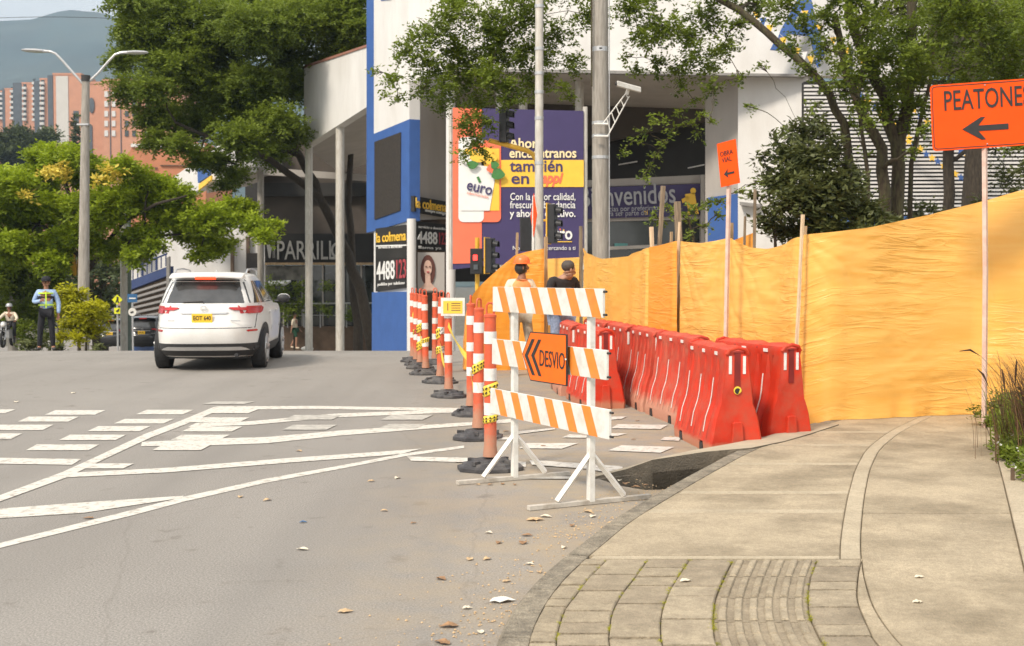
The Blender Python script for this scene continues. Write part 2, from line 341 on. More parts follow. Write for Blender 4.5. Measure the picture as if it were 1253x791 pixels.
# ---------------------------------------------------------------- mesh builder
class MB:
    def __init__(self): self.v = []; self.f = []; self.mi = []
    def add(self, verts, faces, mi=0):
        o = len(self.v)
        self.v += [tuple(x) for x in verts]
        self.f += [tuple(o + i for i in f) for f in faces]
        self.mi += [mi] * len(faces)
        return self
    def box(self, c, s, rz=0, mi=0, rot=None):
        hx, hy, hz = s[0] / 2, s[1] / 2, s[2] / 2
        m = rot if rot is not None else Matrix.Rotation(rz, 3, 'Z')
        vs = [Vector(c) + m @ Vector((sx * hx, sy * hy, sz * hz)) for sz in (-1, 1) for sx, sy in ((-1, -1), (1, -1), (1, 1), (-1, 1))]
        return self.add(vs, [(3, 2, 1, 0), (4, 5, 6, 7), (0, 1, 5, 4), (1, 2, 6, 5), (2, 3, 7, 6), (3, 0, 4, 7)], mi)
    def tube(self, pts, rad, n=10, cap=True, mi=0):
        pts = [Vector(p) for p in pts]
        if not hasattr(rad, '__len__'): rad = [rad] * len(pts)
        rings = []
        up = None
        for i, p in enumerate(pts):
            d = (pts[min(i + 1, len(pts) - 1)] - pts[max(i - 1, 0)])
            if d.length < 1e-9: d = Vector((0, 0, 1))
            d.normalize()
            if up is None:
                up = Vector((0, 0, 1)) if abs(d.z) < 0.9 else Vector((0, 1, 0))
            a = d.cross(up)
            if a.length < 1e-6: a = d.cross(Vector((1, 0, 0)))
            a.normalize(); b = a.cross(d).normalized(); up = b
            rings.append([p + (a * math.cos(2 * math.pi * k / n) + b * math.sin(2 * math.pi * k / n)) * rad[i] for k in range(n)])
        return self.loft(rings, cap, mi)
    def loft(self, rings, cap=True, mi=0, closed=True):
        n = len(rings[0]); vs = [v for r in rings for v in r]; fs = []
        for i in range(len(rings) - 1):
            for k in range(n if closed else n - 1):
                k2 = (k + 1) % n
                fs.append((i * n + k, i * n + k2, (i + 1) * n + k2, (i + 1) * n + k))
        if cap:
            fs.append(tuple(range(n - 1, -1, -1))); fs.append(tuple((len(rings) - 1) * n + k for k in range(n)))
        return self.add(vs, fs, mi)
    def prism(self, poly, off, mi=0):     # 3-D polygon swept by the vector off
        n = len(poly); off = Vector(off)
        vs = [Vector(p) for p in poly] + [Vector(p) + off for p in poly]
        fs = [tuple(range(n)), tuple(range(2 * n - 1, n - 1, -1))]
        fs += [(i, i + n, (i + 1) % n + n, (i + 1) % n) for i in range(n)]
        return self.add(vs, fs, mi)
    def lathe(self, prof, n=16, c=(0, 0, 0), mi=0, sx=1, sy=1):
        rings = [[(c[0] + r * sx * math.cos(2 * math.pi * k / n), c[1] + r * sy * math.sin(2 * math.pi * k / n), c[2] + z) for k in range(n)] for r, z in prof]
        return self.loft(rings, True, mi)
    def ball(self, c, r, n=12, m=8, mi=0):
        if not hasattr(r, '__len__'): r = (r, r, r)
        rings = []
        for i in range(1, m):
            t = math.pi * i / m
            rings.append([(c[0] + r[0] * math.sin(t) * math.cos(2 * math.pi * k / n), c[1] + r[1] * math.sin(t) * math.sin(2 * math.pi * k / n), c[2] - r[2] * math.cos(t)) for k in range(n)])
        return self.loft(rings, True, mi)
    def build(self, name, mats, parent=None, smooth=False, bevel=0.0, world=False):
        me = bpy.data.meshes.new(name)
        vs = self.v
        if world and parent is not None:
            inv = ROOTM[parent.name].inverted()
            vs = [inv @ Vector(v) for v in vs]
        me.from_pydata([tuple(v) for v in vs], [], self.f)
        if not isinstance(mats, (list, tuple)): mats = [mats]
        for m in mats: me.materials.append(M[m] if isinstance(m, str) else m)
        if len(mats) > 1: me.polygons.foreach_set('material_index', self.mi)
        bm = bmesh.new(); bm.from_mesh(me); bmesh.ops.recalc_face_normals(bm, faces=bm.faces)
        if smooth:
            for e in bm.edges:
                e.smooth = len(e.link_faces) == 2 and e.calc_face_angle(0) < R(38)
            for f in bm.faces: f.smooth = True
        bm.to_mesh(me); bm.free()
        me.update()
        o = bpy.data.objects.new(name, me); COL.objects.link(o)
        if parent is not None:
            o.parent = parent
            ROOTM[o.name] = ROOTM.get(parent.name, Matrix())
        else: ROOTM[o.name] = Matrix()
        if bevel:
            b = o.modifiers.new('bevel', 'BEVEL'); b.width = bevel; b.segments = 2; b.limit_method = 'ANGLE'; b.angle_limit = R(40)
        return o
ROOTM = {}
def tag(o, label=None, cat=None, group=None, kind=None):
    if label: o['label'] = label
    if cat: o['category'] = cat
    if group: o['group'] = group
    if kind: o['kind'] = kind
    return o
def thing(name, label, cat, loc=(0, 0, 0), rz=0.0, group=None):
    o = bpy.data.objects.new(name, None); COL.objects.link(o)
    o.empty_display_size = 0.2
    o.location = loc; o.rotation_euler = (0, 0, rz)
    ROOTM[o.name] = Matrix.Translation(Vector(loc)) @ Matrix.Rotation(rz, 4, 'Z')
    return tag(o, label, cat, group)
def dup(o, loc, rz=None, label=None, parent=None, group=None, swap=None):
    c = o.copy(); COL.objects.link(c)
    if swap and c.type == 'MESH': 
        c.data = c.data.copy()
        for i, m in enumerate(c.data.materials):
            if m and m.name in swap: c.data.materials[i] = M[swap[m.name]]
    if parent is not None: c.parent = parent
    else:
        c.location = loc
        if rz is not None: c.rotation_euler = (0, 0, rz)
        if label: c['label'] = label
        if group: c['group'] = group
    for ch in [x for x in KIDS(o)]: dup(ch, None, parent=c, swap=swap)
    return c
def KIDS(o): return [x for x in COL.objects if x.parent == o] if len(COL.objects) < 20000 else list(o.children)
def lathe_pts(c, r, z0, z1): return [(r, z0), (r, z1)]

def text(s, size, m, parent, origin, xdir=(1, 0, 0), updir=(0, 0, 1), name='lettering', ex=0.002, bold=0.0, xs=1.0, align='LEFT', shear=0.0, world=True):
    cu = bpy.data.curves.new('lettering', 'FONT'); cu.body = s; cu.size = size; cu.extrude = ex
    cu.offset = bold; cu.align_x = align; cu.shear = shear; cu.resolution_u = 3
    tmp = bpy.data.objects.new('lettering_tmp', cu)
    me = bpy.data.meshes.new_from_object(tmp)
    bpy.data.objects.remove(tmp); bpy.data.curves.remove(cu)
    X = Vector(xdir).normalized(); U = Vector(updir).normalized(); N = X.cross(U).normalized()
    U = N.cross(X).normalized()
    mt = Matrix(((X.x * xs, U.x, N.x, origin[0]), (X.y * xs, U.y, N.y, origin[1]), (X.z * xs, U.z, N.z, origin[2]), (0, 0, 0, 1)))
    if world and parent is not None: mt = ROOTM[parent.name].inverted() @ mt
    me.transform(mt)
    me.materials.clear(); me.materials.append(M[m] if isinstance(m, str) else m)
    o = bpy.data.objects.new(name, me); COL.objects.link(o)
    if parent is not None: o.parent = parent
    return o

def wall(mb, pts, thick=0.2, mi=0):       # polygon given as (px, py, Y), given thickness away from the camera
    P = [at(*p) for p in pts]
    n = geometry.normal(P[:3] if len(P) > 3 else P)
    if n.y < 0: n = -n
    return mb.prism(P, n * thick, mi)
def interp(path, t):
    t = max(0, min(1, t)) * (len(path) - 1); i = min(int(t), len(path) - 2); f = t - i
    return tuple(a + (b - a) * f for a, b in zip(path[i], path[i + 1]))

# ================================================================ GROUND, ROAD
SZ = 0.12                                 # sidewalk height
def gpath(px, z=SZ): return [onz(x, y, z) for x, y in px]
def make_x(path, smooth=0.5):
    p = sorted(((q.y, q.x) for q in path)); ys = np.array([a for a, b in p]); xs = np.array([b for a, b in p])
    def f(Y):
        def g(y):
            if y < ys[0]: return xs[0] + (y - ys[0]) * (xs[1] - xs[0]) / (ys[1] - ys[0])
            if y > ys[-1]: return xs[-1] + (y - ys[-1]) * (xs[-1] - xs[-2]) / (ys[-1] - ys[-2])
            return float(np.interp(y, ys, xs))
        return sum(g(Y + d * smooth) for d in (-0.6, -0.3, 0, 0.3, 0.6)) / 5
    return f
KX = make_x(gpath([(641, 830), (644, 791), (657, 752), (691, 705), (717, 683), (772, 637), (850, 590), (913, 555), (965, 533), (1017, 518)]))
SX = make_x(gpath([(1105, 791), (1075, 760), (1060, 720), (1053, 683), (1053, 650), (1057, 610), (1064, 574), (1076, 549), (1102, 528), (1137, 511)]))
TX = make_x(gpath([(1240, 640), (1228, 590), (1215, 540), (1200, 507)]))
KW = 0.13
# ground to the horizon
g = MB()
rows = [-30, 10, 22, 24, 26, 28, 30.5, 60, 100, 150, 400, 6000]
for a, b in zip(rows[:-1], rows[1:]):
    ha, hb = (gz(a) - 0.35, gz(b) - 0.35)
    w = 260 if b < 5000 else 5000
    wa, wb = (w, w) if b < 400 else (5000, 5000)
    g.add([(-wa, a, ha), (wa, a, ha), (wb, b, hb), (-wb, b, hb)], [(0, 1, 2, 3)])
tag(g.build('ground', 'ground'), kind='structure')

# pit of the storm drain, road around it
pit_far = [Vector((0.68, 9.50, 0)), Vector((1.13, 9.80, 0)), Vector((1.60, 10.05, 0)), Vector((2.02, 10.28, 0))]
pit_near = [onz(905, 560), onz(872, 574), onz(842, 588), onz(820, 599), onz(790, 600), onz(755, 594)]
pit = [v.copy() for v in pit_far + pit_near]
for v in pit: v.z = 0
road = MB()
outer = [Vector(p) for p in ((-70, -9, 0), (14, -9, 0), (14, 22, 0), (-70, 22, 0))]
tris = geometry.tessellate_polygon([outer, pit])
allv = outer + pit
road.add(allv, [tuple(t) for t in tris])
rr = [22, 23, 24, 25, 26, 27, 28, 29, 30.5, 40, 60, 90, 150, 200]
for a, b in zip(rr[:-1], rr[1:]):
    road.add([(-70, a, gz(a)), (60, a, gz(a)), (60, b, gz(b)), (-70, b, gz(b))], [(0, 1, 2, 3)])
road.add([(14, 10, 0), (60, 10, 0), (60, 22, 0), (14, 22, 0)], [(0, 1, 2, 3)])
ROAD = tag(road.build('road', 'asphalt'), kind='structure')
pm = MB()
n = len(pit)
pb = [v + Vector((0, 0, -0.3)) for v in pit]
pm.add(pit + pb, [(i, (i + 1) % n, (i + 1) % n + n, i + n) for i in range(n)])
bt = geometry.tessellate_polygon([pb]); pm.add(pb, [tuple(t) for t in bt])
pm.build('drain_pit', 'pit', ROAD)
# cracked gutter flag in front of the pit
# raised concrete rim of the drain (ramps up from the road to the sidewalk)
rim = MB()
ft = [(0.60, 9.47, 0.012), (0.90, 9.66, 0.05), (1.13, 9.80, 0.105), (1.60, 10.05, 0.135), (2.02, 10.28, 0.135), (2.40, 10.75, 0.128), (2.75, 11.25, 0.13), (3.2, 11.95, 0.13)]
bk = [(0.64, 9.66, 0.006), (0.93, 9.95, 0.02), (1.20, 10.12, 0.07), (1.52, 10.36, 0.10), (1.9, 10.64, 0.12), (2.3, 11.1, 0.12), (2.6, 11.55, 0.127), (3.0, 12.1, 0.127)]
for i in range(len(ft) - 1):
    a, b, c, d = ft[i], ft[i + 1], bk[i + 1], bk[i]
    lo = lambda p: (p[0], p[1], -0.28)
    rim.add([a, b, c, d, lo(a), lo(b), lo(c), lo(d)], [(0, 1, 2, 3), (4, 5, 1, 0), (7, 6, 2, 3), (0, 3, 7, 4), (1, 2, 6, 5), (4, 5, 6, 7)])
rim.mi = [k % 6 and 1 or 0 for k in range(len(rim.f))]  # top stays pale, all other faces take the painted shade colour
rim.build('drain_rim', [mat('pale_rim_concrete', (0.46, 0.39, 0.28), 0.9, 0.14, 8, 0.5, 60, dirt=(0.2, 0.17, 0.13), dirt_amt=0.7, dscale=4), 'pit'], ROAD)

# road markings -------------------------------------------------
def c2(x, y): return onz(x / 1.958, 460 + y / 1.958)
NMARK = [0]
def flat(poly, m='paint', name='road_marking', z=0.004):
    NMARK[0] += 1; z = 0.0035 + (z - 0.004) * 0.5 + NMARK[0] * 0.00011
    mb = MB(); pts = [Vector((p.x, p.y, z)) for p in poly]
    t = geometry.tessellate_polygon([pts]); mb.add(pts, [tuple(q) for q in t]); return mb.build(name, m, ROAD)
def ribbon(top, bot, **k): flat([c2(*p) for p in top] + [c2(*p) for p in reversed(bot)], **k)
ribbon([(-40, 412), (0, 402), (320, 322), (440, 291), (640, 247), (800, 219), (970, 187), (1112, 168)],
       [(-40, 424), (0, 414), (320, 335), (440, 303), (640, 257), (800, 227), (970, 194), (1112, 174)])
ribbon([(-60, 324), (0, 320), (200, 305), (440, 289)], [(-60, 348), (0, 343), (200, 330), (436, 294)], z=0.006)
ribbon([(-60, 306), (0, 288), (150, 232), (236, 193), (346, 141), (430, 110), (512, 76), (524, 74)],
       [(-60, 322), (0, 303), (165, 243), (250, 201), (362, 149), (446, 117), (524, 84), (524, 74)], z=0.0075)
ribbon([(524, 74), (760, 73), (930, 76), (1110, 78)], [(524, 82), (760, 80), (930, 83), (1110, 85)])
ribbon([(470, 114), (600, 110), (800, 92), (1112, 80)], [(450, 124), (600, 119), (800, 101), (1112, 88)], z=0.006)
ribbon([(340, 160), (500, 152), (640, 148), (820, 132), (1130, 112), (1240, 103)], [(338, 170), (500, 168), (640, 163), (820, 144), (1130, 120), (1240, 112)], z=0.006)
ribbon([(170, 234), (400, 222), (700, 198), (900, 184), (1010, 176)], [(158, 245), (400, 233), (700, 209), (900, 194), (960, 189)], z=0.006)
ribbon([(-60, 199), (0, 198), (195, 201)], [(-60, 212), (0, 212), (172, 215)], z=0.006)
ribbon([(975, 195), (1120, 198), (1260, 208)], [(985, 205), (1120, 209), (1260, 220)], z=0.006)
def dash(x, y, w, h=12, sk=26, m='paint', z=0.0045):
    flat([c2(x - w / 2 + sk / 2, y - h / 2), c2(x + w / 2 + sk / 2, y - h / 2), c2(x + w / 2 - sk / 2, y + h / 2), c2(x - w / 2 - sk / 2, y + h / 2)], m, 'crosswalk_dash', z)
for x, y, w, h in [(-10, 86, 70, 9), (180, 89, 120, 11), (395, 88, 112, 11), (116, 105, 120, 12), (345, 110, 118, 11), (50, 125, 130, 13), (285, 128, 125, 12), (0, 146, 80, 13), (222, 149, 135, 13), (150, 173, 150, 14), (-90, 105, 110, 12), (-120, 166, 130, 13)]:
    dash(x, y, w, h)
for x, y, w, h in [(555, 86, 105, 10), (520, 107, 130, 12), (508, 129, 120, 12), (480, 149, 115, 12), (436, 173, 116, 14), (262, 218, 92, 12)]:
    dash(x, y, w, h, z=0.005)
for x, y, w, h in [(548, 66, 100, 6), (750, 101, 115, 11), (742, 125, 105, 12), (975, 101, 100, 12), (965, 122, 90, 10)]:
    dash(x, y, w, h, m='paint_old')
def c3(x, y): return onz(560 + x / 4.393, 470 + y / 4.393)
for q in ([(370, 322), (650, 322), (560, 352), (330, 350)], [(880, 334), (1165, 343), (1090, 374), (808, 362)], [(600, 275), (700, 280), (690, 294), (560, 292)],
          [(760, 268), (912, 270), (860, 283), (800, 285)], [(860, 220), (1130, 224), (1090, 247), (826, 242)], [(1110, 290), (1200, 288), (1190, 310), (1090, 306)],
          [(310, 260), (520, 240), (525, 248), (300, 276)], [(810, 180), (910, 178), (880, 192), (826, 196)], [(206, 290), (300, 292), (290, 304), (200, 303)]):
    flat([c3(*p) for p in q], name='crosswalk_dash', z=0.0045)
ribbon3 = [(385, 415), (500, 420), (720, 436), (885, 448), (888, 462), (820, 484), (700, 462), (500, 447), (400, 440)]
flat([c3(*p) for p in ribbon3], z=0.0045)
flat([c3(*p) for p in [(-10, 400), (150, 408), (160, 430), (-10, 425)]], z=0.006)
flat([c3(*p) for p in [(150, 505), (300, 500), (620, 502), (622, 516), (300, 514), (140, 520)]], z=0.0045, m='paint_old')

# ---------------------------------------------------------------- sidewalk
sw = MB()
Ys = [1.5 + 0.4 * i for i in range(30)]
left = [Vector((KX(y) - 0.02, y, SZ - 0.018)) for y in Ys]; right = [Vector((TX(y) + 0.25, y, SZ - 0.018)) for y in Ys]
for i in range(len(Ys) - 1):
    sw.add([left[i], right[i], right[i + 1], left[i + 1]], [(0, 1, 2, 3)])
SW = tag(sw.build('sidewalk', 'joint'), kind='structure')
def tile(fl, fr, y0, y1, gap=0.007, m='paver', name='paving_stone', top=SZ, ns=3, nx=1, tilt=None, bev=0.0):
    mb = MB(); y0 += gap; y1 -= gap
    th = 0.03; rings = []
    tl = tilt or 0.0
    for k in range(ns + 1):
        y = y0 + (y1 - y0) * k / ns; xl = fl(y) + gap; xr = fr(y) - gap
        w = xr - xl; c = min(0.006, w * 0.1)
        gx = 0.0025 - gap; xl += gx if name != 'concrete_slab' else 0; xr -= gx if name != 'concrete_slab' else 0
        rings.append([(xl, y, top - th), (xl, y, top - 0.005), (xl + c, y, top + tl * k / ns), (xr - c, y, top + tl * k / ns), (xr, y, top - 0.005), (xr, y, top - th)])
    mb.loft(rings, True)
    return mb.build(name, m, SW)
# kerb stones
y = 1.6; i = 0
KO = lambda y: KX(y) - KW
KI = lambda y: KX(y)
def kerb_run(y0, y1):
    mb = MB(); rings = []
    ns = 5
    for k in range(ns + 1):
        y = y0 + 0.004 + (y1 - y0 - 0.008) * k / ns
        p = Vector((KX(y), y, 0)); q = Vector((KX(y + 0.05), y + 0.05, 0)); d = (q - p).normalized(); nn = Vector((-d.y, d.x, 0))
        a = p + nn * KW; 
        rings.append([p - Vector((0, 0, 0.05)), p + Vector((0, 0, SZ + random.uniform(-.002, .002))), a + nn * -0.02 + Vector((0, 0, SZ)), a + nn * 0.0 + Vector((0, 0, SZ - 0.018)), a + nn * 0.03 + Vector((0, 0, -0.28))])
    mb.loft(rings, True)
    return mb.build('kerb_stone', 'kerb', SW)
ks = [1.6, 2.5, 3.4, 4.2, 4.9, 5.65, 6.35, 7.1, 7.9, 8.7, 9.5, 10.2, 10.9, 11.6, 12.3, 13]
for a, b in zip(ks[:-1], ks[1:]): kerb_run(a, b)
# paver columns
cols = [gpath([(678, 791), (689, 748), (705, 727), (720, 707), (745, 682)]),
        gpath([(743.6, 791), (748, 750), (760, 727), (777, 706), (791.5, 685)]),
        gpath([(809, 791), (808, 760), (811, 743), (820, 721), (832, 701), (844, 684)]),
        gpath([(875, 791), (872, 755), (875, 731), (885, 707), (897, 683)]),
        gpath([(1012, 800), (1004, 781), (990, 752), (988.6, 727), (992, 705), (999.6, 686)]),
        gpath([(1073, 791), (1061, 764), (1050, 739), (1048, 727), (1050, 703), (1054.5, 684)])]
def bounded(f, lo):                       # below the frame: run straight on
    x0 = f(lo); s = (f(lo + 0.3) - x0) / 0.3
    return lambda y: f(y) if y > lo else x0 + (y - lo) * s * 0.3
CX = [KI] + [bounded(make_x(c, 0.15), 4.9) for c in cols]
YT = onz(1000, 684, SZ).y
random.seed(3)
for ci, (rh, mm) in enumerate([(0.125, ('paver3', 'paver2')), (0.175, ('paver', 'paver2')), (0.18, ('paver', 'paver2')), (0.19, ('paver', 'paver2', 'paver3')), None, (0.15, ('paver', 'paver', 'paver2'))][:4]):
    y = YT - 0.006
    while y > 3.2:
        h = rh * (random.choice([1, 1, 1, 1.9]) if ci else random.uniform(0.9, 1.2)) * random.uniform(0.94, 1.05)
        tile(CX[ci], CX[ci + 1], y - h, y, 0.0075, random.choice(mm), top=SZ + random.uniform(-0.003, 0.003), tilt=random.uniform(-.003, .003))
        y -= h
y = YT - 0.006
while y > 3.2:
    h = 0.155 * random.choice([1, 1, 1.8]) * random.uniform(0.95, 1.05)
    tile(CX[5], CX[6], y - h, y, 0.0075, random.choice(('paver', 'paver', 'paver2')), top=SZ + random.uniform(-0.003, 0.003))
    y -= h
y = YT - 0.006                             # tactile tiles with raised guide bars
while y > 3.2:
    h = 0.385 if y < YT - 0.1 else 0.36
    t = tile(CX[4], CX[5], y - h, y, 0.005, 'paver', 'tactile_tile', top=SZ - 0.008)
    mb = MB(); bars = 6
    for b in range(bars):
        f0, f1 = (b + 0.2) / bars, (b + 0.74) / bars
        for (ya, yb) in ((y - h + 0.018, y - h / 2 - 0.006), (y - h / 2 + 0.006, y - 0.018)):
            P = []
            for yy in (ya, yb):
                xl, xr = CX[4](yy) + 0.008, CX[5](yy) - 0.008
                P.append((xl + (xr - xl) * f0, xl + (xr - xl) * f1, yy))
            (l0, r0, _), (l1, r1, _) = P
            c = 0.006; zt = SZ + 0.003; zb = SZ - 0.005
            mb.add([(l0, ya, zb), (r0, ya, zb), (r1, yb, zb), (l1, yb, zb), (l0 + c, ya + c, zt), (r0 - c, ya + c, zt), (r1 - c, yb - c, zt), (l1 + c, yb - c, zt)],
                   [(4, 5, 6, 7), (0, 1, 5, 4), (1, 2, 6, 5), (2, 3, 7, 6), (3, 0, 4, 7)])
    mb.build('guide_bars', random.choice(('paver2', 'paver3')), t)
    y -= h
# curved concrete strip beside the pavers, then slabs
CB = CX[6]
SXi = lambda y: SX(y)
y = YT
for h in (0.9, 0.95, 1.3): tile(CB, SXi, y - h, y, 0.003, 'concrete', 'concrete_strip', ns=6); y -= h
E = 0.11
yl = [YT, onz(900, 626, SZ).y, onz(900, 603, SZ).y, onz(900, 568, SZ).y, onz(900, 545, SZ).y, onz(900, 529, SZ).y, 13.0]
lt = lambda y: KX(y) + 0.0
for a, b in zip(yl[:-1], yl[1:]):
    tile(lt, lambda y: SX(y) - E, a + (0.07 if a == YT else 0), b, 0.0015, 'concrete', 'concrete_slab', ns=8, top=SZ + random.uniform(-.0015, .0015))
for b in yl[1:-1]: tile(lambda y: KX(y) + .02, lambda y: SX(y) - E, b - 0.055, b + 0.055, 0.0015, 'concrete_pale', 'concrete_edging', ns=2, top=SZ + 0.0018)
tile(lambda y: KX(y) + .02, lambda y: SX(y) - E, YT, YT + 0.07, 0.0015, 'concrete_pale', 'concrete_edging', ns=2)
for a, b in zip(yl[:-1], yl[1:]): tile(lambda y: SX(y) - E, SX, a, b, 0.0015, 'concrete_pale', 'concrete_edging', ns=8)
yr = [1.7, 4.2, 5.8, 7.5, 9.4, 11.4, 13.0]
for a, b in zip(yr[:-1], yr[1:]):
    tile(SX, TX, a, b, 0.003, 'concrete', 'concrete_slab', ns=10, top=SZ + random.uniform(-.0015, .0015))
for a, b in zip(yr[:-1], yr[1:]): tile(TX, lambda y: TX(y) + 0.18, a, b, 0.004, 'concrete_pale', 'concrete_edging', ns=8, top=SZ + 0.012)
bed = MB()
for i in range(len(Ys) - 1):
    a, b = Ys[i], Ys[i + 1]
    bed.add([(TX(a) + 0.18, a, SZ - 0.01), (14, a, SZ + 0.1), (14, b, SZ + 0.1), (TX(b) + 0.18, b, SZ - 0.01)], [(0, 1, 2, 3)])
tag(bed.build('planting_bed', 'soil'), kind='structure')
b2 = MB()
b2.add([(1.7, 13.05, 0.03), (14, 13.05, 0.1), (16, 24, 0.1), (2.2, 24, 0.03), (1.7, 13.05, -.3), (14, 13.05, -.3), (16, 24, -.3), (2.2, 24, -.3)], [(0, 1, 2, 3), (0, 1, 5, 4), (1, 2, 6, 5), (2, 3, 7, 6), (3, 0, 4, 7)])
tag(b2.build('bare_ground', 'soil'), kind='structure')

# ================================================================ BARRICADE, SIGNS
def barricade():
    B0, B1 = Vector((-0.143, 9.77, 0)), Vector((0.640, 8.255, 0))   # the far and the near end
    d = (B1 - B0).normalized(); nn = Vector((d.y, -d.x, 0))          # nn points towards the camera side
    if nn.y > 0: nn = -nn
    root = thing('road_barricade', 'white folding barricade with three orange striped boards and a detour sign hung on it', 'barricade', (0.28, 8.95, 0))
    L = (B1 - B0).length
    for z0, z1, s0, s1 in ((1.30, 1.495, 0.08, 0.025), (0.885, 1.085, 0.065, 0.075), (0.49, 0.69, 0.035, 0.11)):
        mb = MB(); a = B0 + d * s0; b = B1 + d * s1; LL = (b - a).length
        th = 0.022
        mb.prism([a + Vector((0, 0, z0)) + nn * 0.03, b + Vector((0, 0, z0)) + nn * 0.03, b + Vector((0, 0, z1)) + nn * 0.03, a + Vector((0, 0, z1)) + nn * 0.03], nn * th)
        brd = mb.build('board', 'white', root, bevel=0.003, world=True)
        for k in range(6):
            u = 0.085 + (0.145 + 0.1225) * k; w = 0.118; sk = 0.10
            s = MB(); P = []
            for uu, z in ((u + sk, z0 + .001), (u + sk + w, z0 + .001), (u + w, z1 - .001), (u, z1 - .001)):
                P.append(a + d * uu + Vector((0, 0, z)) + nn * (0.03 + th + 0.0005))
            s.prism(P, nn * 0.0015)
            s.build('stripe', 'orange_refl', brd, world=True)
        for z in (z0 + 0.02, z1 - 0.02):
            m2 = MB(); m2.tube([b + d * -0.005 + Vector((0, 0, z)) + nn * 0.04, b + d * 0.035 + Vector((0, 0, z)) + nn * 0.04], 0.008, 8)
            m2.build('bolt', 'black', brd, world=True)
    for P, lab in ((Vector((0.02, 9.44, 0)), 0), (Vector((0.545, 8.43, 0)), 1)):
        mb = MB(); rot = Matrix.Rotation(math.atan2(d.y, d.x), 3, 'Z')
        mb.box(P + Vector((0, 0, 0.755)), (0.045, 0.045, 1.47), rot=rot)
        mb.build('post', 'white', root, bevel=0.003, world=True)
        f = nn.copy(); f.z = 0; f.normalize()
        side = f
        mb = MB(); c = P + Vector((0, 0, 0.022))
        e0, e1 = c - side * 0.49 , c + side * 0.49
        ax = rot
        mb.prism([e0 + d * .022 + Vector((0, 0, -.02)), e0 - d * .022 + Vector((0, 0, -.02)), e0 - d * .022 + Vector((0, 0, .012)), e0 + d * .022 + Vector((0, 0, .012))], e1 - e0)
        mb.build('foot_bar', 'dwhite', root, bevel=0.003, world=True)
        for sg in (-1, 1):
            mb = MB(); mb.tube([P + Vector((0, 0, 0.36)), P + side * sg * 0.27 + Vector((0, 0, 0.045))], 0.022, 4)
            mb.build('brace', 'white', root, world=True)
    return root, d, nn, B0
BARR, bd, bn_, B0 = barricade()
# detour sign hung on the barricade, clipped in front of the middle board
def detour_sign():
    o = thing('detour_sign', 'orange arrow shaped DESVIO sign with black chevrons hung on the striped barricade', 'sign', (0.3, 8.9, 0.85))
    q = lambda x, y, Y: at(x, y, Y)
    # outline: arrow tip at the left, in the plane of the board
    base = B0 + bn_ * 0.085
    def on(px, py):                        # ray hits the sign plane
        r = ray(px, py); n = bn_; o_ = Vector((0, 0, CAMH))
        return o_ + r * ((base - o_).dot(n) / r.dot(n))
    out = [on(639, 433), on(649, 406), on(694, 409.5), on(694, 473), on(649, 466)]
    mb = MB(); mb.prism(out, -bn_ * 0.006); mb.build('backing', 'black', o, world=True)
    cen = sum(out, Vector()) / 5
    inn = [cen + (p - cen) * 0.955 + bn_ * 0.0015 for p in out]
    mb = MB(); mb.prism(inn, bn_ * 0.001); mb.build('sign_face', 'sign_orange2', o, world=True)
    up = bn_ * 0.004
    for k, x in enumerate((643.0, 651.0)):
        P = [on(x + 8.2, 415 + k * .6), on(x + 11.8, 415.3 + k * .6), on(x + 3.4, 435.5), on(x + 12.2, 459.5 + k * 1.2), on(x + 8.6, 459 + k * 1.2), on(x - 0.4, 435)]
        mb = MB(); mb.prism([p + up for p in P], bn_ * 0.001); mb.build('chevron', 'black', o, world=True)
    a, b = on(660.2, 447.5), on(691.5, 452.5)
    sz = (on(660.2, 427) - a).length * 1.38
    t = text('DESVIO', sz, 'black', o, (0, 0, 0), world=False)
    w = max(v.co.x for v in t.data.vertices)
    bpy.data.objects.remove(t)
    text('DESVIO', sz, 'black', o, a + up, b - a, (0, 0, 1), xs=(b - a).length / w, bold=0.0)
    tie = MB(); c = on(693, 440); tie.ball(c + up, 0.008, 6, 4); tie.build('bolt', 'white', o, world=True)
detour_sign()

def orange_panel(o, corners, N, arrow=None, words=None, m='sign_orange'):
    """corners TL,TR,BR,BL in world; N towards viewer"""
    TL, TR, BR, BL = corners
    X = (TR - TL); U = (TL - BL)
    def rr(s, lift, rad=0.035):
        c = (TL + TR + BR + BL) / 4; P = []
        hw, hh = X.length / 2 * s[0], U.length / 2 * s[1]; x, u = X.normalized(), U.normalized()
        for sx, sy, a0 in ((1, -1, -90), (1, 1, 0), (-1, 1, 90), (-1, -1, 180)):
            for k in range(5):
                a = R(a0 + 22.5 * k)
                P.append(c + x * (sx * (hw - rad) + rad * math.cos(a)) + u * (sy * (hh - rad) + rad * math.sin(a)) + N * lift)
        return P
    mb = MB(); mb.prism(rr((1, 1), 0), -N * 0.006); mb.build('sign_panel', m, o, world=True)
    mo, mi = rr((0.972, 0.955), 0.001), rr((0.958, 0.93), 0.001, 0.03)
    mb = MB(); n = len(mo)
    mb.add(mo + mi + [p + N * .0012 for p in mo + mi], [(i, (i + 1) % n, (i + 1) % n + n, i + n) for i in range(n)] + [(i + 2 * n, (i + 1) % n + 2 * n, (i + 1) % n + 3 * n, i + 3 * n) for i in range(n)])
    mb.build('border', 'black', o, world=True)
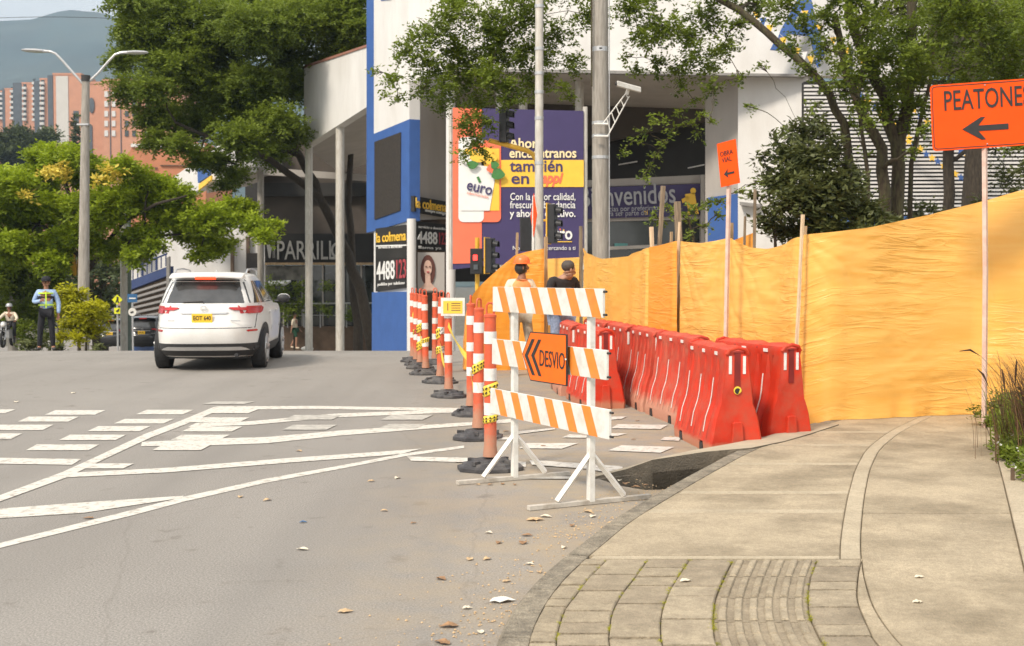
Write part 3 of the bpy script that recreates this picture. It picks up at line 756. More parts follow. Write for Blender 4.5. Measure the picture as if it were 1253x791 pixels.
# PEATONES sign on its post
def pedestrian_sign():
    Y = 11.8
    o = thing('pedestrian_sign', 'large orange PEATONES sign with black left arrow on a white post at the right edge', 'sign', (at(1208, 338, Y).x, Y, SZ))
    N = Vector((-0.13, -1, 0)).normalized()
    X = Vector((0, 0, 1)).cross(N); X = Vector((-N.y, N.x, 0)).normalized()
    c = at(1206.5, 140.5, Y - 0.03)
    hw, hh = 0.505, 0.315
    up = Vector((0, 0, 1)) + X * 0.02
    cs = [c - X * hw + up * hh, c + X * hw + up * hh, c + X * hw - up * hh, c - X * hw - up * hh]
    rx = (X + Vector((0, 0, 0.055))).normalized(); up = N.cross(rx) * -1
    up = rx.cross(N) * -1 if rx.cross(N).z < 0 else rx.cross(N)
    cs = [c - rx * hw + up * hh, c + rx * hw + up * hh, c + rx * hw - up * hh, c - rx * hw - up * hh]
    orange_panel(o, cs, N)
    lift = N * 0.004
    t = text('PEATONES', 0.27, 'black', o, (0, 0, 0), world=False); w = max(v.co.x for v in t.data.vertices); bpy.data.objects.remove(t)
    text('PEATONES', 0.27, 'black', o, c - rx * 0.39 + up * 0.065 + lift, rx, up, xs=0.80 / w, bold=0.0015)
    A = []
    for x, y in ((-0.225, -0.125), (-0.05, -0.02), (0.0 - 0.01, -0.02), (-0.075, -0.098), (0.20, -0.098), (0.20, -0.152), (-0.075, -0.152), (-0.01, -0.235), (-0.05, -0.235)):
        A.append(c + rx * x + up * (y + 0.0) + lift)
    mb = MB(); mb.prism(A, N * 0.001); mb.build('arrow', 'black', o, world=True)
    for u in (0.28, -0.28):
        mb = MB(); mb.ball(c + up * u + lift, 0.008, 6, 4); mb.build('bolt', 'metal', o, world=True)
    mb = MB(); xb = at(1208, 183, Y).x
    pts = [Vector((xb + 0.01, Y, 0.05)), Vector((xb, Y, 1.6)), Vector((xb - 0.03, Y, 3.0))]
    mb.tube(pts, 0.027, 4); mb.build('post', mat('pinkish_white_post', (0.66, 0.5, 0.42), 0.5, 0.12, 8, dirt=(0.62, 0.27, 0.17), dirt_amt=0.8, dscale=5), o, world=True)
pedestrian_sign()
def small_sign():
    Y = 13.4
    o = thing('pedestrian_sign', 'small tilted orange arrow sign on a thin post behind the red barriers', 'sign', (at(888, 338, Y).x, Y, 0))
    N = Vector((-1.15, -1, 0)).normalized(); X = Vector((-N.y, N.x, 0))
    c = at(891, 200, Y - 0.05)
    up = Vector((0, 0, 1)); rx = (X + up * 0.13).normalized(); up = rx.cross(N); up = up if up.z > 0 else -up
    hw, hh = 0.13, 0.24
    cs = [c - rx * hw + up * hh, c + rx * hw + up * hh, c + rx * hw - up * hh, c - rx * hw - up * hh]
    mb = MB(); mb.prism(cs, -N * 0.006); mb.build('sign_panel', 'sign_orange', o, world=True)
    text('OBRA', 0.075, 'black', o, c - rx * 0.1 + up * 0.09 + N * .003, rx, up, xs=0.9)
    text('VIAL', 0.075, 'black', o, c - rx * 0.08 + up * 0.02 + N * .003, rx, up, xs=0.9)
    A = [c + rx * x + up * y + N * .004 for x, y in ((-0.07, -0.11), (-0.01, -0.06), (-0.02, -0.1), (0.075, -0.1), (0.075, -0.122), (-0.02, -0.122), (-0.01, -0.16))]
    mb = MB(); mb.prism(A, N * 0.001); mb.build('arrow', 'black', o, world=True)
    mb = MB(); x0 = at(887, 405, Y).x; x1 = at(892, 230, Y).x
    mb.tube([(x0, Y, 0), (x1, Y, at(892, 225, Y).z)], 0.026, 4); mb.build('post', 'pinkish_white_post' and MATS['pinkish_white_post'], o, world=True)
small_sign()

# ================================================================ DELINEATOR POSTS
def delineator(first=[None]):
    root = thing('delineator_post', '', 'delineator', (0, 0, 0), group='orange delineator posts along the works')
    mb = MB()
    for z, w in ((0.0, 0.30), (0.045, 0.29)): pass
    oct_ = lambda w, d, z: [(w * math.cos(R(22.5 + 45 * k)) * 1.08, d * math.sin(R(22.5 + 45 * k)) * 1.08, z) for k in range(8)]
    mb.loft([oct_(0.262, 0.21, 0.0), oct_(0.262, 0.21, 0.035), oct_(0.225, 0.18, 0.04), oct_(0.215, 0.17, 0.062), oct_(0.15, 0.12, 0.066), oct_(0.14, 0.11, 0.09), oct_(0.07, 0.07, 0.095)])
    b = mb.build('base', 'rubber', root, bevel=0.006)
    mb = MB()
    for k in range(4):
        mb = MB(); a = R(45 + 90 * k); mb.box((0.19 * math.cos(a), 0.15 * math.sin(a), 0.07), (0.07, 0.035, 0.03), rz=a)
        mb.build('lug', 'rubber', b)
    mb = MB(); mb.lathe([(0.062, 0.11), (0.06, 0.14), (0.052, 0.2), (0.048, 1.24), (0.052, 1.245), (0.052, 1.265), (0.03, 1.275)], 16)
    mb.build('tube', 'delin', root, smooth=True)
    mb = MB(); mb.tube([(-0.03, 0, 1.265), (-0.03, 0, 1.34), (-0.015, 0, 1.36), (0.015, 0, 1.36), (0.03, 0, 1.34), (0.03, 0, 1.265)], 0.009, 6)
    mb.build('handle', 'delin', root, smooth=True)
    for z in (0.50, 0.78, 1.08):
        mb = MB(); mb.lathe([(0.0515, z - 0.05), (0.0525, z - 0.05), (0.0525, z + 0.05), (0.0515, z + 0.05)], 16); mb.build('reflective_band', 'band', root, smooth=True)
    return root
posts = [(600, 575, 0, 'nearest delineator post, orange with white bands, left of the striped barricade'),
         (585, 537, 8, 'second nearest delineator post, wound with yellow tape, behind the nearest one'),
         (576.5, 508, 0, 'third nearest delineator post in front of the orange sheeting corner'),
         (549, 486, 4, 'delineator post carrying a small white and orange notice'),
         (538.5, 469, 0, 'delineator post just left of the one carrying the notice'),
         (521, 458.5, 0, 'delineator post in front of the small poster of a woman, base nearest of its cluster'),
         (514, 451, 0, 'delineator post wrapped with yellow caution tape, middle of the far cluster'),
         (509.5, 447, 0, 'delineator post at the left of the far cluster, before the white building corner'),
         (505.5, 443, 0, 'farthest left delineator post beside the blue wall base'),
         (532, 446, 0, 'far delineator post half hidden behind the taller ones on the right of the cluster')]
d0 = delineator(); PP = []
for i, (px, py, rz, lab) in enumerate(posts):
    p = onz(px, py)
    loc = (p.x, p.y, gz(p.y))
    if i == 0: o = d0; o.location = loc; o.rotation_euler = (0, 0, R(10)); o['label'] = lab
    else: o = dup(d0, loc, R(10 + 37 * i), lab)
    o.rotation_euler.y = R([0, .6, -.8, .5, -1.2, .8, -1, 1.4, -.7, .5][i]); PP.append(Vector(loc))
# yellow tape wrapped and sagging between posts
def tape(a, b, za, zb, sag, lab, w=0.07):
    mb = MB(); n = 24; rings = []
    for k in range(n + 1):
        t = k / n; p = a.lerp(b, t); z = za + (zb - za) * t - sag * 4 * t * (1 - t)
        tw = 0.5 * math.sin(t * 7 + za * 9)
        s = Vector((math.sin(tw) * 0.5, 0.2 * math.sin(tw), math.cos(tw))) * w / 2
        c = Vector((p.x, p.y, z + p.z)); off = Vector((0, -0.055, 0))
        rings.append([c + off - s, c + off + s, c + off + s + Vector((0, 0.0012, 0)), c + off - s + Vector((0, 0.0012, 0))])
    mb.loft(rings, True); return tag(mb.build('caution_tape', 'tape'), lab, 'tape', 'yellow caution tapes strung between posts')
tape(PP[3], PP[2], 0.95, 0.62, 0.06, 'yellow caution tape sagging from the notice post towards the orange sheeting')
tape(PP[4], PP[3], 0.62, 0.4, 0.15, 'yellow caution tape hanging low beside the notice post')
tape(PP[2], PP[1], 0.48, 0.52, 0.12, 'yellow caution tape between the two nearest posts behind the barricade')
tape(PP[6], PP[5], 0.62, 0.55, 0.15, 'yellow caution tape looped in the far cluster of posts')
tape(PP[8], PP[7], 0.9, 0.7, 0.1, 'yellow caution tape on the farthest left posts')
def wrap(i, z, h, ti=0.0):
    h *= 0.75
    p = PP[i]; rings = []
    mb = MB(); ang = 0
    prof = []
    n = 16
    for rr_, zz in ((0.055, -h / 2), (0.062, -h / 2 + .01), (0.058, 0), (0.064, h / 2 - .02), (0.055, h / 2)):
        rings.append([(p.x + (rr_ + 0.004 * math.sin(5 * k + zz * 60)) * math.cos(2 * math.pi * k / n), p.y + (rr_ + 0.004 * math.cos(7 * k)) * math.sin(2 * math.pi * k / n), p.z + z + zz + ti * math.cos(2 * math.pi * k / n)) for k in range(n)])
    mb.loft(rings, False)
    o = tag(mb.build('tape_wrap', 'tape', smooth=True), 'yellow and black caution tape wound round the ' + WN[i] + (', upper loop' if z > .64 else ', lower loop'), 'tape', 'tape wound round the delineator posts')
    m2 = MB()
    for k in range(5):
        a = R(-150 + 30 * k); r = 0.0665
        for dz in (-h * 0.2, h * 0.2):
            c = Vector((p.x + r * math.cos(a), p.y + r * math.sin(a), p.z + z + dz + ti * math.cos(a)))
            m2.box(c, (0.003, 0.012, h * 0.24), rot=Matrix.Rotation(a, 3, 'Z') @ Matrix.Rotation(R(25 * (-1) ** k), 3, 'X'))
    m2.build('black_print', 'black', o)
WN = ['nearest orange post', 'second nearest orange post', 'third post', 'post with the notice', 'post left of the notice', 'post before the poster', 'middle far post', 'far left post', 'farthest post', 'half hidden far post']
for i, z, h, ti in ((0, 0.42, 0.08, 0.01), (0, 0.66, 0.12, 0.02), (1, 0.7, 0.12, 0.03), (4, 0.75, 0.2, 0.03), (4, 0.5, 0.14, 0.02), (6, 0.7, 0.18, 0.03), (6, 0.4, 0.2, 0.03), (7, 0.6, 0.15, 0.02), (5, 0.55, 0.1, 0.02)): wrap(i, z, h, ti)
def notice():
    p = PP[3]; z = 1.18
    o = thing('notice_board', 'small white board with an orange notice on a delineator post', 'sign', (p.x + 0.06, p.y - 0.07, z))
    mb = MB(); mb.box((0, 0, 0), (0.31, 0.006, 0.235)); mb.build('panel', 'white', o)
    mb = MB(); mb.box((0, -0.005, -0.005), (0.25, 0.002, 0.165)); mb.build('notice_print', 'print_yellow', o)
    mb = MB(); mb.box((-0.065, -0.007, 0), (0.012, 0.002, 0.10)); 
    for k in range(4): mb.box((0.04, -0.007, 0.045 - 0.03 * k), (0.12, 0.002, 0.01))
    mb.build('printed_lines', 'brown', o)
notice()

# ================================================================ RED WATER BARRIERS
def water_barrier(red='red'):
    L = 1.29
    root = thing('water_barrier', '', 'road barrier', (0, 0, 0), group='red plastic water barriers in front of the sheeting')
    prof = [(0.0, 0.245), (0.09, 0.252), (0.12, 0.24), (0.30, 0.208), (0.40, 0.176), (0.44, 0.158), (0.60, 0.140), (0.84, 0.108), (0.885, 0.118), (0.925, 0.108)]
    N = 61
    rings = []
    for i in range(N):
        t = i / (N - 1); y = (t - 0.5) * L
        # three lobes along the top, two saddles between them
        s = abs(math.sin(math.pi * t * 3)) ** 0.5
        top = 0.885 + 0.07 * s
        fl = 0.0
        for c in (0.14, 0.30, 0.47, 0.64, 0.80, 0.93):
            if abs(t - c) < 0.028: fl = 1.0
        endr = min(1.0, 0.9 + 0.1 * math.sqrt(min(1, min(t, 1 - t) * L / 0.03)))
        notch = any(abs(t - c) < 0.045 for c in (0.22, 0.78))
        half = []
        for z, w in prof:
            ww = w * endr
            if fl and 0.25 < z < 0.8: ww -= 0.05
            if z < 0.01 and notch: z = 0.08; ww -= 0.05
            half.append((ww, z))
        r = [(w, y, z) for w, z in half] + [(0.055 * endr, y, top), (-0.055 * endr, y, top)] + [(-w, y, z) for w, z in reversed(half)]
        rings.append(r)
    mb = MB(); mb.loft(rings, True)
    body = mb.build('body', red, root, smooth=True)
    # pieces of the two ends: slot as painted shade, lug, reflectors
    for sg in (-1, 1):
        ye = sg * L / 2
        mb = MB(); mb.box((0, ye + sg * 0.002, 0.745), (0.052, 0.012, 0.31)); mb.build('end_slot_shade', 'red_shade', body)
        mb = MB(); mb.prism([(-0.06, ye, 0.0), (0.06, ye, 0.0), (0.045, ye, 0.27), (0.035, ye, 0.285), (-0.035, ye, 0.285), (-0.045, ye, 0.27)], (0, sg * 0.035, 0)); mb.build('end_lug', red, body, bevel=0.008)
        for x in (-0.064, 0.064):
            mb = MB(); mb.box((x, ye + sg * 0.003, 0.79), (0.026, 0.006, 0.16)); mb.build('end_reflector', 'band', body)
        mb = MB(); mb.tube([(-0.095, ye, 0.885), (-0.07, ye + sg * 0.014, 0.925), (0, ye + sg * 0.016, 0.945), (0.07, ye + sg * 0.014, 0.925), (0.095, ye, 0.885)], 0.018, 8); mb.build('end_lip', red, body, smooth=True)
    pz, pw = [z for z, w in prof], [w for z, w in prof]
    for sg in (-1, 1):
        for t in (0.2, 0.52, 0.84):
            y = (t - 0.5) * L; mb = MB(); rings = []
            for z in (0.17, 0.30, 0.42, 0.50, 0.60, 0.66):
                w = float(np.interp(z, pz, pw)) + 0.003
                dy = 0.03 * (z - 0.17)
                rings.append([(sg * w, y - 0.009 + dy, z), (sg * w, y + 0.009 + dy, z), (sg * (w + .003), y + 0.009 + dy, z), (sg * (w + .003), y - 0.009 + dy, z)])
            mb.loft(rings, True); mb.build('side_stripe', 'band', body)
            mb = MB(); mb.box((sg * 0.120, y, 0.882), (0.008, 0.075, 0.032)); mb.build('side_reflector', 'band', body)
        for t in (1 / 3, 2 / 3):
            mb = MB(); mb.ball((sg * 0.045, (t - .5) * L, 0.90), (0.075, 0.06, 0.03), 10, 6); mb.build('top_hollow_shade', 'red_shade', body, smooth=True)  # dark red lump stands for the shade in the saddle
        for t in (0.22, 0.78):
            mb = MB(); mb.box((sg * 0.212, (t - .5) * L, 0.036), (0.075, 0.10, 0.075)); mb.build('fork_pocket_shade', 'sigblack', body)  # black block painted in for the shade inside the fork opening
    return root
WL = 1.29
def place(near, far, z=0): 
    a, b = Vector(near), Vector(far); d = (b - a).normalized()
    c = a + d * WL / 2
    return (c.x, c.y, z), math.atan2(-d.x, d.y)
def dusty(m, z0, z1, col):                  # dried mud splashed up from the ground
    n, l = m.node_tree.nodes, m.node_tree.links
    b = n['Principled BSDF']; src = b.inputs['Base Color'].links[0].from_socket
    tcn = n.new('ShaderNodeTexCoord'); sx = n.new('ShaderNodeSeparateXYZ'); l.new(tcn.outputs['Object'], sx.inputs[0])
    t = n.new('ShaderNodeTexNoise'); t.inputs['Scale'].default_value = 7; t.inputs['Detail'].default_value = 8; t.inputs['Roughness'].default_value = 0.7
    l.new(tcn.outputs['Object'], t.inputs['Vector'])
    mr = n.new('ShaderNodeMapRange'); mr.inputs['From Min'].default_value = z1; mr.inputs['From Max'].default_value = z0; l.new(sx.outputs['Z'], mr.inputs['Value'])
    ad = n.new('ShaderNodeMath'); ad.operation = 'MULTIPLY_ADD'; ad.inputs[1].default_value = 0.9; l.new(mr.outputs[0], ad.inputs[0])
    l.new(t.outputs['Fac'], ad.inputs[2])
    r = n.new('ShaderNodeValToRGB'); r.color_ramp.elements[0].position = 0.66; r.color_ramp.elements[0].color = (0, 0, 0, 1)
    r.color_ramp.elements[1].position = 1.05; r.color_ramp.elements[1].color = (.8, .8, .8, 1); l.new(ad.outputs[0], r.inputs[0])
    mx_ = n.new('ShaderNodeMix'); mx_.data_type = 'RGBA'; l.new(r.outputs[0], mx_.inputs[0]); l.new(src, mx_.inputs[6]); mx_.inputs[7].default_value = (*col, 1)
    l.new(mx_.outputs[2], b.inputs['Base Color'])
dusty(M['red'], 0.0, 0.13, (0.46, 0.22, 0.13)); dusty(M['red2'], 0.0, 0.30, (0.50, 0.28, 0.19)); dusty(M['delin'], 0.1, 0.4, (0.42, 0.25, 0.16))
wb = water_barrier()
bars = [((2.00, 10.86), (1.84, 12.2), 'front red barrier nearest the camera, a black and yellow sticker on its end', None),
        ((2.60, 11.36), (2.10, 12.7), 'red barrier at the right end, its end beside the orange sheeting', None),
        ((1.98, 12.86), (1.80, 14.2), 'second red barrier in the left row, right behind the one with the sticker', 1),
        ((1.76, 14.22), (1.60, 15.6), 'third red barrier in the left row, dusty base with fork pockets', 1),
        ((1.10, 14.55), (0.92, 16.0), 'red barrier whose end shows beside the barricade post, left of the long row', None),
        ((1.58, 15.62), (1.42, 17.0), 'fourth red barrier in the row, partly behind the one standing to its left', 1),
        ((1.38, 17.02), (1.16, 18.4), 'farthest red barrier of the long row', 1),
        ((0.88, 16.1), (0.80, 17.5), 'red barrier just right of the detour sign, behind the barricade post', 1)]
for i, (a, b, lab, fad) in enumerate(bars):
    loc, rz = place(a, b)
    if i == 0: wb.location = loc; wb.rotation_euler.z = rz; wb['label'] = lab
    else: dup(wb, (loc[0] + random.uniform(-.025, .025), loc[1], loc[2]), rz + R(random.uniform(-2.5, 2.5)), lab, swap={'red_plastic': 'red2'} if fad else None)
# sticker on the nearest barrier end
loc, rz = place(bars[0][0], bars[0][1]); mw = Matrix.Translation(Vector(loc)) @ Matrix.Rotation(rz, 4, 'Z')
st = MB()
st.prism([mw @ Vector((0.0 + 0.036 * math.cos(R(a)), -WL / 2 - 0.012, 0.565 + 0.036 * math.sin(R(a)))) for a in range(-20, 300, 20)], (0, -0.003, 0))
so = tag(st.build('sticker', 'tape'), 'round yellow and black sticker on the end of the nearest red barrier', 'sticker')
st = MB(); st.prism([mw @ Vector((0.0 + 0.026 * math.cos(R(a)), -WL / 2 - 0.0165, 0.56 + 0.026 * math.sin(R(a)))) for a in range(40, 300, 20)], (0, -0.002, 0)); st.build('black_print', 'black', so)

# ================================================================ ORANGE SHEETING
def sheet_mat(c0=(0.96, 0.50, 0.10, 1), c1=(0.98, 0.56, 0.14, 1), nm='orange_sheeting'):
    m = bpy.data.materials.new(nm); m.use_nodes = True
    n, l = m.node_tree.nodes, m.node_tree.links
    b = n['Principled BSDF']; b.inputs['Roughness'].default_value = 0.34; b.inputs['Specular IOR Level'].default_value = 0.6
    at_ = n.new('ShaderNodeUVMap')
    mp = n.new('ShaderNodeMapping'); mp.inputs['Scale'].default_value = (1.0, 9, 1)
    l.new(at_.outputs[0], mp.inputs[0])
    t = n.new('ShaderNodeTexNoise'); t.inputs['Scale'].default_value = 2.0; t.inputs['Detail'].default_value = 6
    l.new(mp.outputs[0], t.inputs['Vector'])
    r = n.new('ShaderNodeValToRGB')
    r.color_ramp.elements[0].position = 0.3; r.color_ramp.elements[0].color = c0
    r.color_ramp.elements[1].position = 0.7; r.color_ramp.elements[1].color = c1
    l.new(t.outputs['Fac'], r.inputs[0]); l.new(r.outputs[0], b.inputs['Base Color'])
    mp2 = n.new('ShaderNodeMapping'); mp2.inputs['Scale'].default_value = (0.8, 5.5, 1); mp2.inputs['Rotation'].default_value = (0, 0, R(4))
    l.new(at_.outputs[0], mp2.inputs[0])
    t2 = n.new('ShaderNodeTexNoise'); t2.inputs['Scale'].default_value = 1.6; t2.inputs['Detail'].default_value = 5; t2.inputs['Distortion'].default_value = 0.6
    l.new(mp2.outputs[0], t2.inputs['Vector'])
    bn = n.new('ShaderNodeBump'); bn.inputs['Strength'].default_value = 0.8; bn.inputs['Distance'].default_value = 0.035
    t5 = n.new('ShaderNodeTexNoise'); t5.inputs['Scale'].default_value = 0.9; t5.inputs['Detail'].default_value = 2; l.new(at_.outputs[0], t5.inputs['Vector'])
    r5 = n.new('ShaderNodeMapRange'); r5.inputs['From Min'].default_value = 0.40; r5.inputs['From Max'].default_value = 0.66; l.new(t5.outputs['Fac'], r5.inputs['Value'])
    ab = n.new('ShaderNodeMath'); ab.operation = 'SUBTRACT'; ab.inputs[1].default_value = 0.5; l.new(t2.outputs['Fac'], ab.inputs[0])
    ab2 = n.new('ShaderNodeMath'); ab2.operation = 'ABSOLUTE'; l.new(ab.outputs[0], ab2.inputs[0])
    pw = n.new('ShaderNodeMath'); pw.operation = 'POWER'; pw.inputs[1].default_value = 0.55; l.new(ab2.outputs[0], pw.inputs[0])
    mm = n.new('ShaderNodeMath'); mm.operation = 'MULTIPLY'; l.new(pw.outputs[0], mm.inputs[0]); l.new(r5.outputs[0], mm.inputs[1])
    l.new(mm.outputs[0], bn.inputs['Height']); l.new(bn.outputs[0], b.inputs['Normal'])
    tr = n.new('ShaderNodeBsdfTranslucent'); l.new(r.outputs[0], tr.inputs['Color']); l.new(bn.outputs[0], tr.inputs['Normal'])
    ms = n.new('ShaderNodeMixShader'); ms.inputs[0].default_value = 0.2
    l.new(b.outputs[0], ms.inputs[1]); l.new(tr.outputs[0], ms.inputs[2]); l.new(ms.outputs[0], n['Material Output'].inputs['Surface'])
    return m
SHEET = sheet_mat()
SHEET_DEEP = sheet_mat((0.92, 0.36, 0.04, 1), (0.95, 0.43, 0.07, 1), 'deep_orange_sheeting')
def sheeting(path, label, res=0.03, amp=1.0, seed=0.0, stakes=(), nv=64, m=None):
    """path: list of (px, py_top, Y, z_bottom)"""
    pts = []
    for px, py, Y, zb_ in path:
        p = at(px, py, Y); pts.append((p.x, p.y, p.z, zb_))
    P = [Vector((a[0], a[1])) for a in pts]
    cum = [0]
    for i in range(1, len(P)): cum.append(cum[-1] + (P[i] - P[i - 1]).length)
    tot = cum[-1]; nu = int(tot / res); cum = np.array(cum); A = np.array(pts)
    us = np.linspace(0, tot, nu)
    X = np.interp(us, cum, A[:, 0]); Yy = np.interp(us, cum, A[:, 1]); T = np.interp(us, cum, A[:, 2]); B = np.interp(us, cum, A[:, 3])
    k = max(3, int(0.35 / res) | 1); ker = np.ones(k) / k
    def sm(a, kk=ker): return np.convolve(np.pad(a, len(kk) // 2, mode='edge'), kk, 'valid')
    X, Yy = sm(X), sm(Yy)
    kt = np.ones(5) / 5; T = sm(T, kt)
    dx, dy = np.gradient(X), np.gradient(Yy); ln = np.hypot(dx, dy); nx, ny = dy / ln, -dx / ln
    su = [float(np.interp(at(s, 300, 13).x / at(s, 300, 13).y, (X / Yy)[np.argsort(X / Yy)], us[np.argsort(X / Yy)])) for s in stakes]
    vs = []; uv = []
    for i in range(nu):
        u = us[i]
        ns = min([abs(u - s) for s in su] + [9])
        for j in range(nv + 1):
            v = j / nv; h = T[i] - B[i]; z = B[i] + h * v
            # long sideways tension folds + diagonal folds at the stakes
            d = 0
            w = 1 - math.exp(-ns * 2.2)
            dp = amp * 0.035 * noise.noise(Vector((u * 2.4 + seed, v * h * 0.3, 31))) * (0.4 + 0.6 * math.exp(-ns))
            mk = max(0.12, min(1.0, 0.55 + 2.2 * noise.noise(Vector((u * 0.5, v * h * 0.9, seed + 20)))))
            vv = v * h
            d = dp
            f1 = noise.noise(Vector((u * 0.55 + seed, (vv + 0.10 * u) * 3.6, seed)))
            f2 = (1 - abs(noise.noise(Vector((u * 0.75 + seed, (vv - 0.05 * u + .03 * math.sin(u * 2.3)) * 8.5, 3 + seed))))) ** 11
            f3 = (1 - abs(noise.noise(Vector((u * 1.3 + seed, (vv + 0.16 * u) * 5.0, 9 + seed))))) ** 14
            d += amp * (0.018 * f1 - (0.012 * f2 + 0.010 * f3) * mk) * (0.35 + 0.65 * w)
            d += amp * 0.035 * noise.noise(Vector((u * 0.9 + seed, vv * 0.9, 7)))
            for s in su:
                a = u - s
                if abs(a) < 1.6:
                    q = math.atan2(abs(a) + 0.02, (1.02 - v) * h + 0.02)
                    d += amp * 0.024 * (1 - abs(math.sin(q * 9 + seed + 2 * noise.noise(Vector((a * 2, vv * 2, seed)))))) ** 3 * math.exp(-abs(a) * 1.3) * math.exp(-(1 - v) * 1.0)
                    d += 0.035 * math.exp(-(a / 0.05) ** 2)
            if v < 0.12: d += amp * 0.06 * (0.12 - v) / 0.12 * noise.noise(Vector((u * 5, 1, seed)))
            vs.append((X[i] + nx[i] * d, Yy[i] + ny[i] * d, z)); uv.append((u, vv))
    n1 = nv + 1
    fs = [(i * n1 + j, (i + 1) * n1 + j, (i + 1) * n1 + j + 1, i * n1 + j + 1) for i in range(nu - 1) for j in range(nv)]
    me = bpy.data.meshes.new('sheeting'); me.from_pydata(vs, [], fs); me.materials.append(m or SHEET)
    ul = me.uv_layers.new(name='UVMap'); uva = np.array(uv)
    li = np.empty(len(me.loops), dtype=np.int32); me.loops.foreach_get('vertex_index', li)
    ul.data.foreach_set('uv', uva[li].ravel()); me.polygons.foreach_set('use_smooth', [True] * len(me.polygons))
    o = bpy.data.objects.new('safety_sheeting', me); COL.objects.link(o)
    return tag(o, label, 'sheeting')
sheeting([(1400, 195, 12.0, 0.13), (1253, 232, 12.6, 0.13), (1205, 246, 12.85, 0.125), (1137, 263, 12.72, 0.125), (1060, 279, 12.45, 0.125), (1020, 284, 12.3, 0.125), (979, 288, 12.5, 0.02), (960, 300, 12.9, 0.0), (940, 305, 13.2, 0), (918, 303, 13.5, 0), (890, 291, 13.9, 0),
          (860, 298, 14.5, 0), (827, 295, 15.2, 0)], 'long orange plastic sheeting wall from the right edge past the small arrow sign', seed=1.0, stakes=(978, 889, 828), amp=1.0)
sheeting([(828, 295, 15.25, 0), (808, 300, 15.7, 0), (792, 303, 16.1, 0)], 'narrow darker orange sheeting panel between two wooden stakes behind the barriers', seed=4.0, stakes=(828,), amp=0.5, nv=40, m=SHEET_DEEP)
sheeting([(793, 303, 16.15, 0), (768, 314, 17.2, 0), (738, 317, 18.6, 0), (716, 309, 20.0, 0), (710, 304, 20.4, 0)], 'orange sheeting behind the far red barriers, sagging between stakes', seed=6.0, stakes=(793, 711), amp=1.0, nv=44)
sheeting([(711, 315, 20.6, 0), (690, 316, 21.0, 0), (668, 317, 21.3, 0)], 'flat yellowish orange sheeting panel behind the man in black', seed=8.0, stakes=(), amp=0.35, nv=30)
sheeting([(669, 304, 20.6, 0), (650, 307, 20.6, 0), (630, 312, 20.6, 0), (610, 329, 20.5, 0), (590, 347, 20.4, 0), (578, 361, 20.2, 0.03), (570, 378, 20.0, 0.05), (566, 410, 20.3, 0.03), (567, 440, 20.9, 0)], 'orange sheeting sloping down to the road behind the worker in a helmet', seed=11.0, stakes=(631, 668), amp=0.9, nv=44, m=SHEET_DEEP)
sheeting([(888, 299, 17.5, 0), (905, 291, 17.2, 0), (926, 284, 17.0, 0)], 'short piece of orange sheeting farther back beside the shrub', seed=13.0, amp=0.5, nv=20, m=SHEET_DEEP)
def stake(px_b, px_t, py_t, Y, lab, r=0.022, m='wood', grp=None):
    Y += 0.42; a = at(px_b, 420, Y); b = at(px_t, py_t, Y - 0.02)
    mb = MB(); pts = [Vector((a.x, Y - 0.05, -0.02))]
    d = Vector((b.x, Y - 0.05, b.z)) - pts[0]
    for k in range(1, 6): pts.append(pts[0] + d * k / 5 + Vector((random.uniform(-.006, .006), 0, 0)))
    mb.tube(pts, [r * random.uniform(0.9, 1.1) for _ in pts], 5)
    return tag(mb.build('wooden_stake', m), lab, 'stake', 'wooden stakes holding the sheeting')
stake(969, 982, 263, 11.98, 'tall pale wooden stake right of the small arrow sign', 0.019, 'woodpale')
stake(975, 985, 277, 12.56, 'short brown batten beside the tall pale stake', 0.015, 'wood')
stake(822, 831, 272, 15.05, 'pale thin stake at the seam of the sheeting', 0.018, 'woodpale')
stake(834, 829, 247, 15.5, 'thick weathered stump of a post rising behind the sheeting', 0.048, 'woodgrey')
stake(796, 811, 228, 16.0, 'leaning dark wooden stake before the welcome banner', 0.033, 'woodgrey')
stake(802, 797, 278, 15.9, 'short pale leaning stake next to the dark one', 0.03, 'woodpale')
stake(820, 821, 284, 15.8, 'short brown stub between the two stakes', 0.02, 'wood')
stake(711, 711, 277, 20.3, 'brown wooden stake in front of the billboard edge', 0.035, 'woodgrey')
stake(668, 668, 290, 20.5, 'pale stake tip right of the white lamp pole', 0.035, 'wood')
stake(632, 633, 285, 20.45, 'wooden stake above the worker with the helmet', 0.026, 'wood')
stake(893, 895, 273, 17.0, 'brown stake tip behind the small arrow sign post', 0.03, 'wood')
stake(922, 923, 232, 16.5, 'thin grey stake at the edge of the shrub', 0.022, 'woodgrey')
stake(908, 911, 265, 16.6, 'thin dark stake by the white wall corner', 0.02, 'woodgrey')

# ================================================================ PEOPLE
def skinned(name, nodes, edges, m, parent, sub=1, root=None):
    names = list(nodes); me = bpy.data.meshes.new(name)
    me.from_pydata([nodes[k][0] for k in names], [(names.index(a), names.index(b)) for a, b in edges], [])
    o = bpy.data.objects.new(name, me); COL.objects.link(o); o.parent = parent
    ROOTM[o.name] = ROOTM[parent.name]
    s = o.modifiers.new('skin', 'SKIN'); s.use_smooth_shade = True
    lay = me.skin_vertices[0] if me.skin_vertices else None
    if lay is None:
        bm = bmesh.new(); bm.from_mesh(me); bm.verts.layers.skin.verify(); bm.to_mesh(me); bm.free(); lay = me.skin_vertices[0]
    for i, k in enumerate(names):
        r = nodes[k][1]; lay.data[i].radius = r if hasattr(r, '__len__') else (r, r)
        lay.data[i].use_root = (k == (root or names[0]))
    if sub: ss = o.modifiers.new('sub', 'SUBSURF'); ss.levels = sub; ss.render_levels = sub
    me.materials.append(M[m]); return o
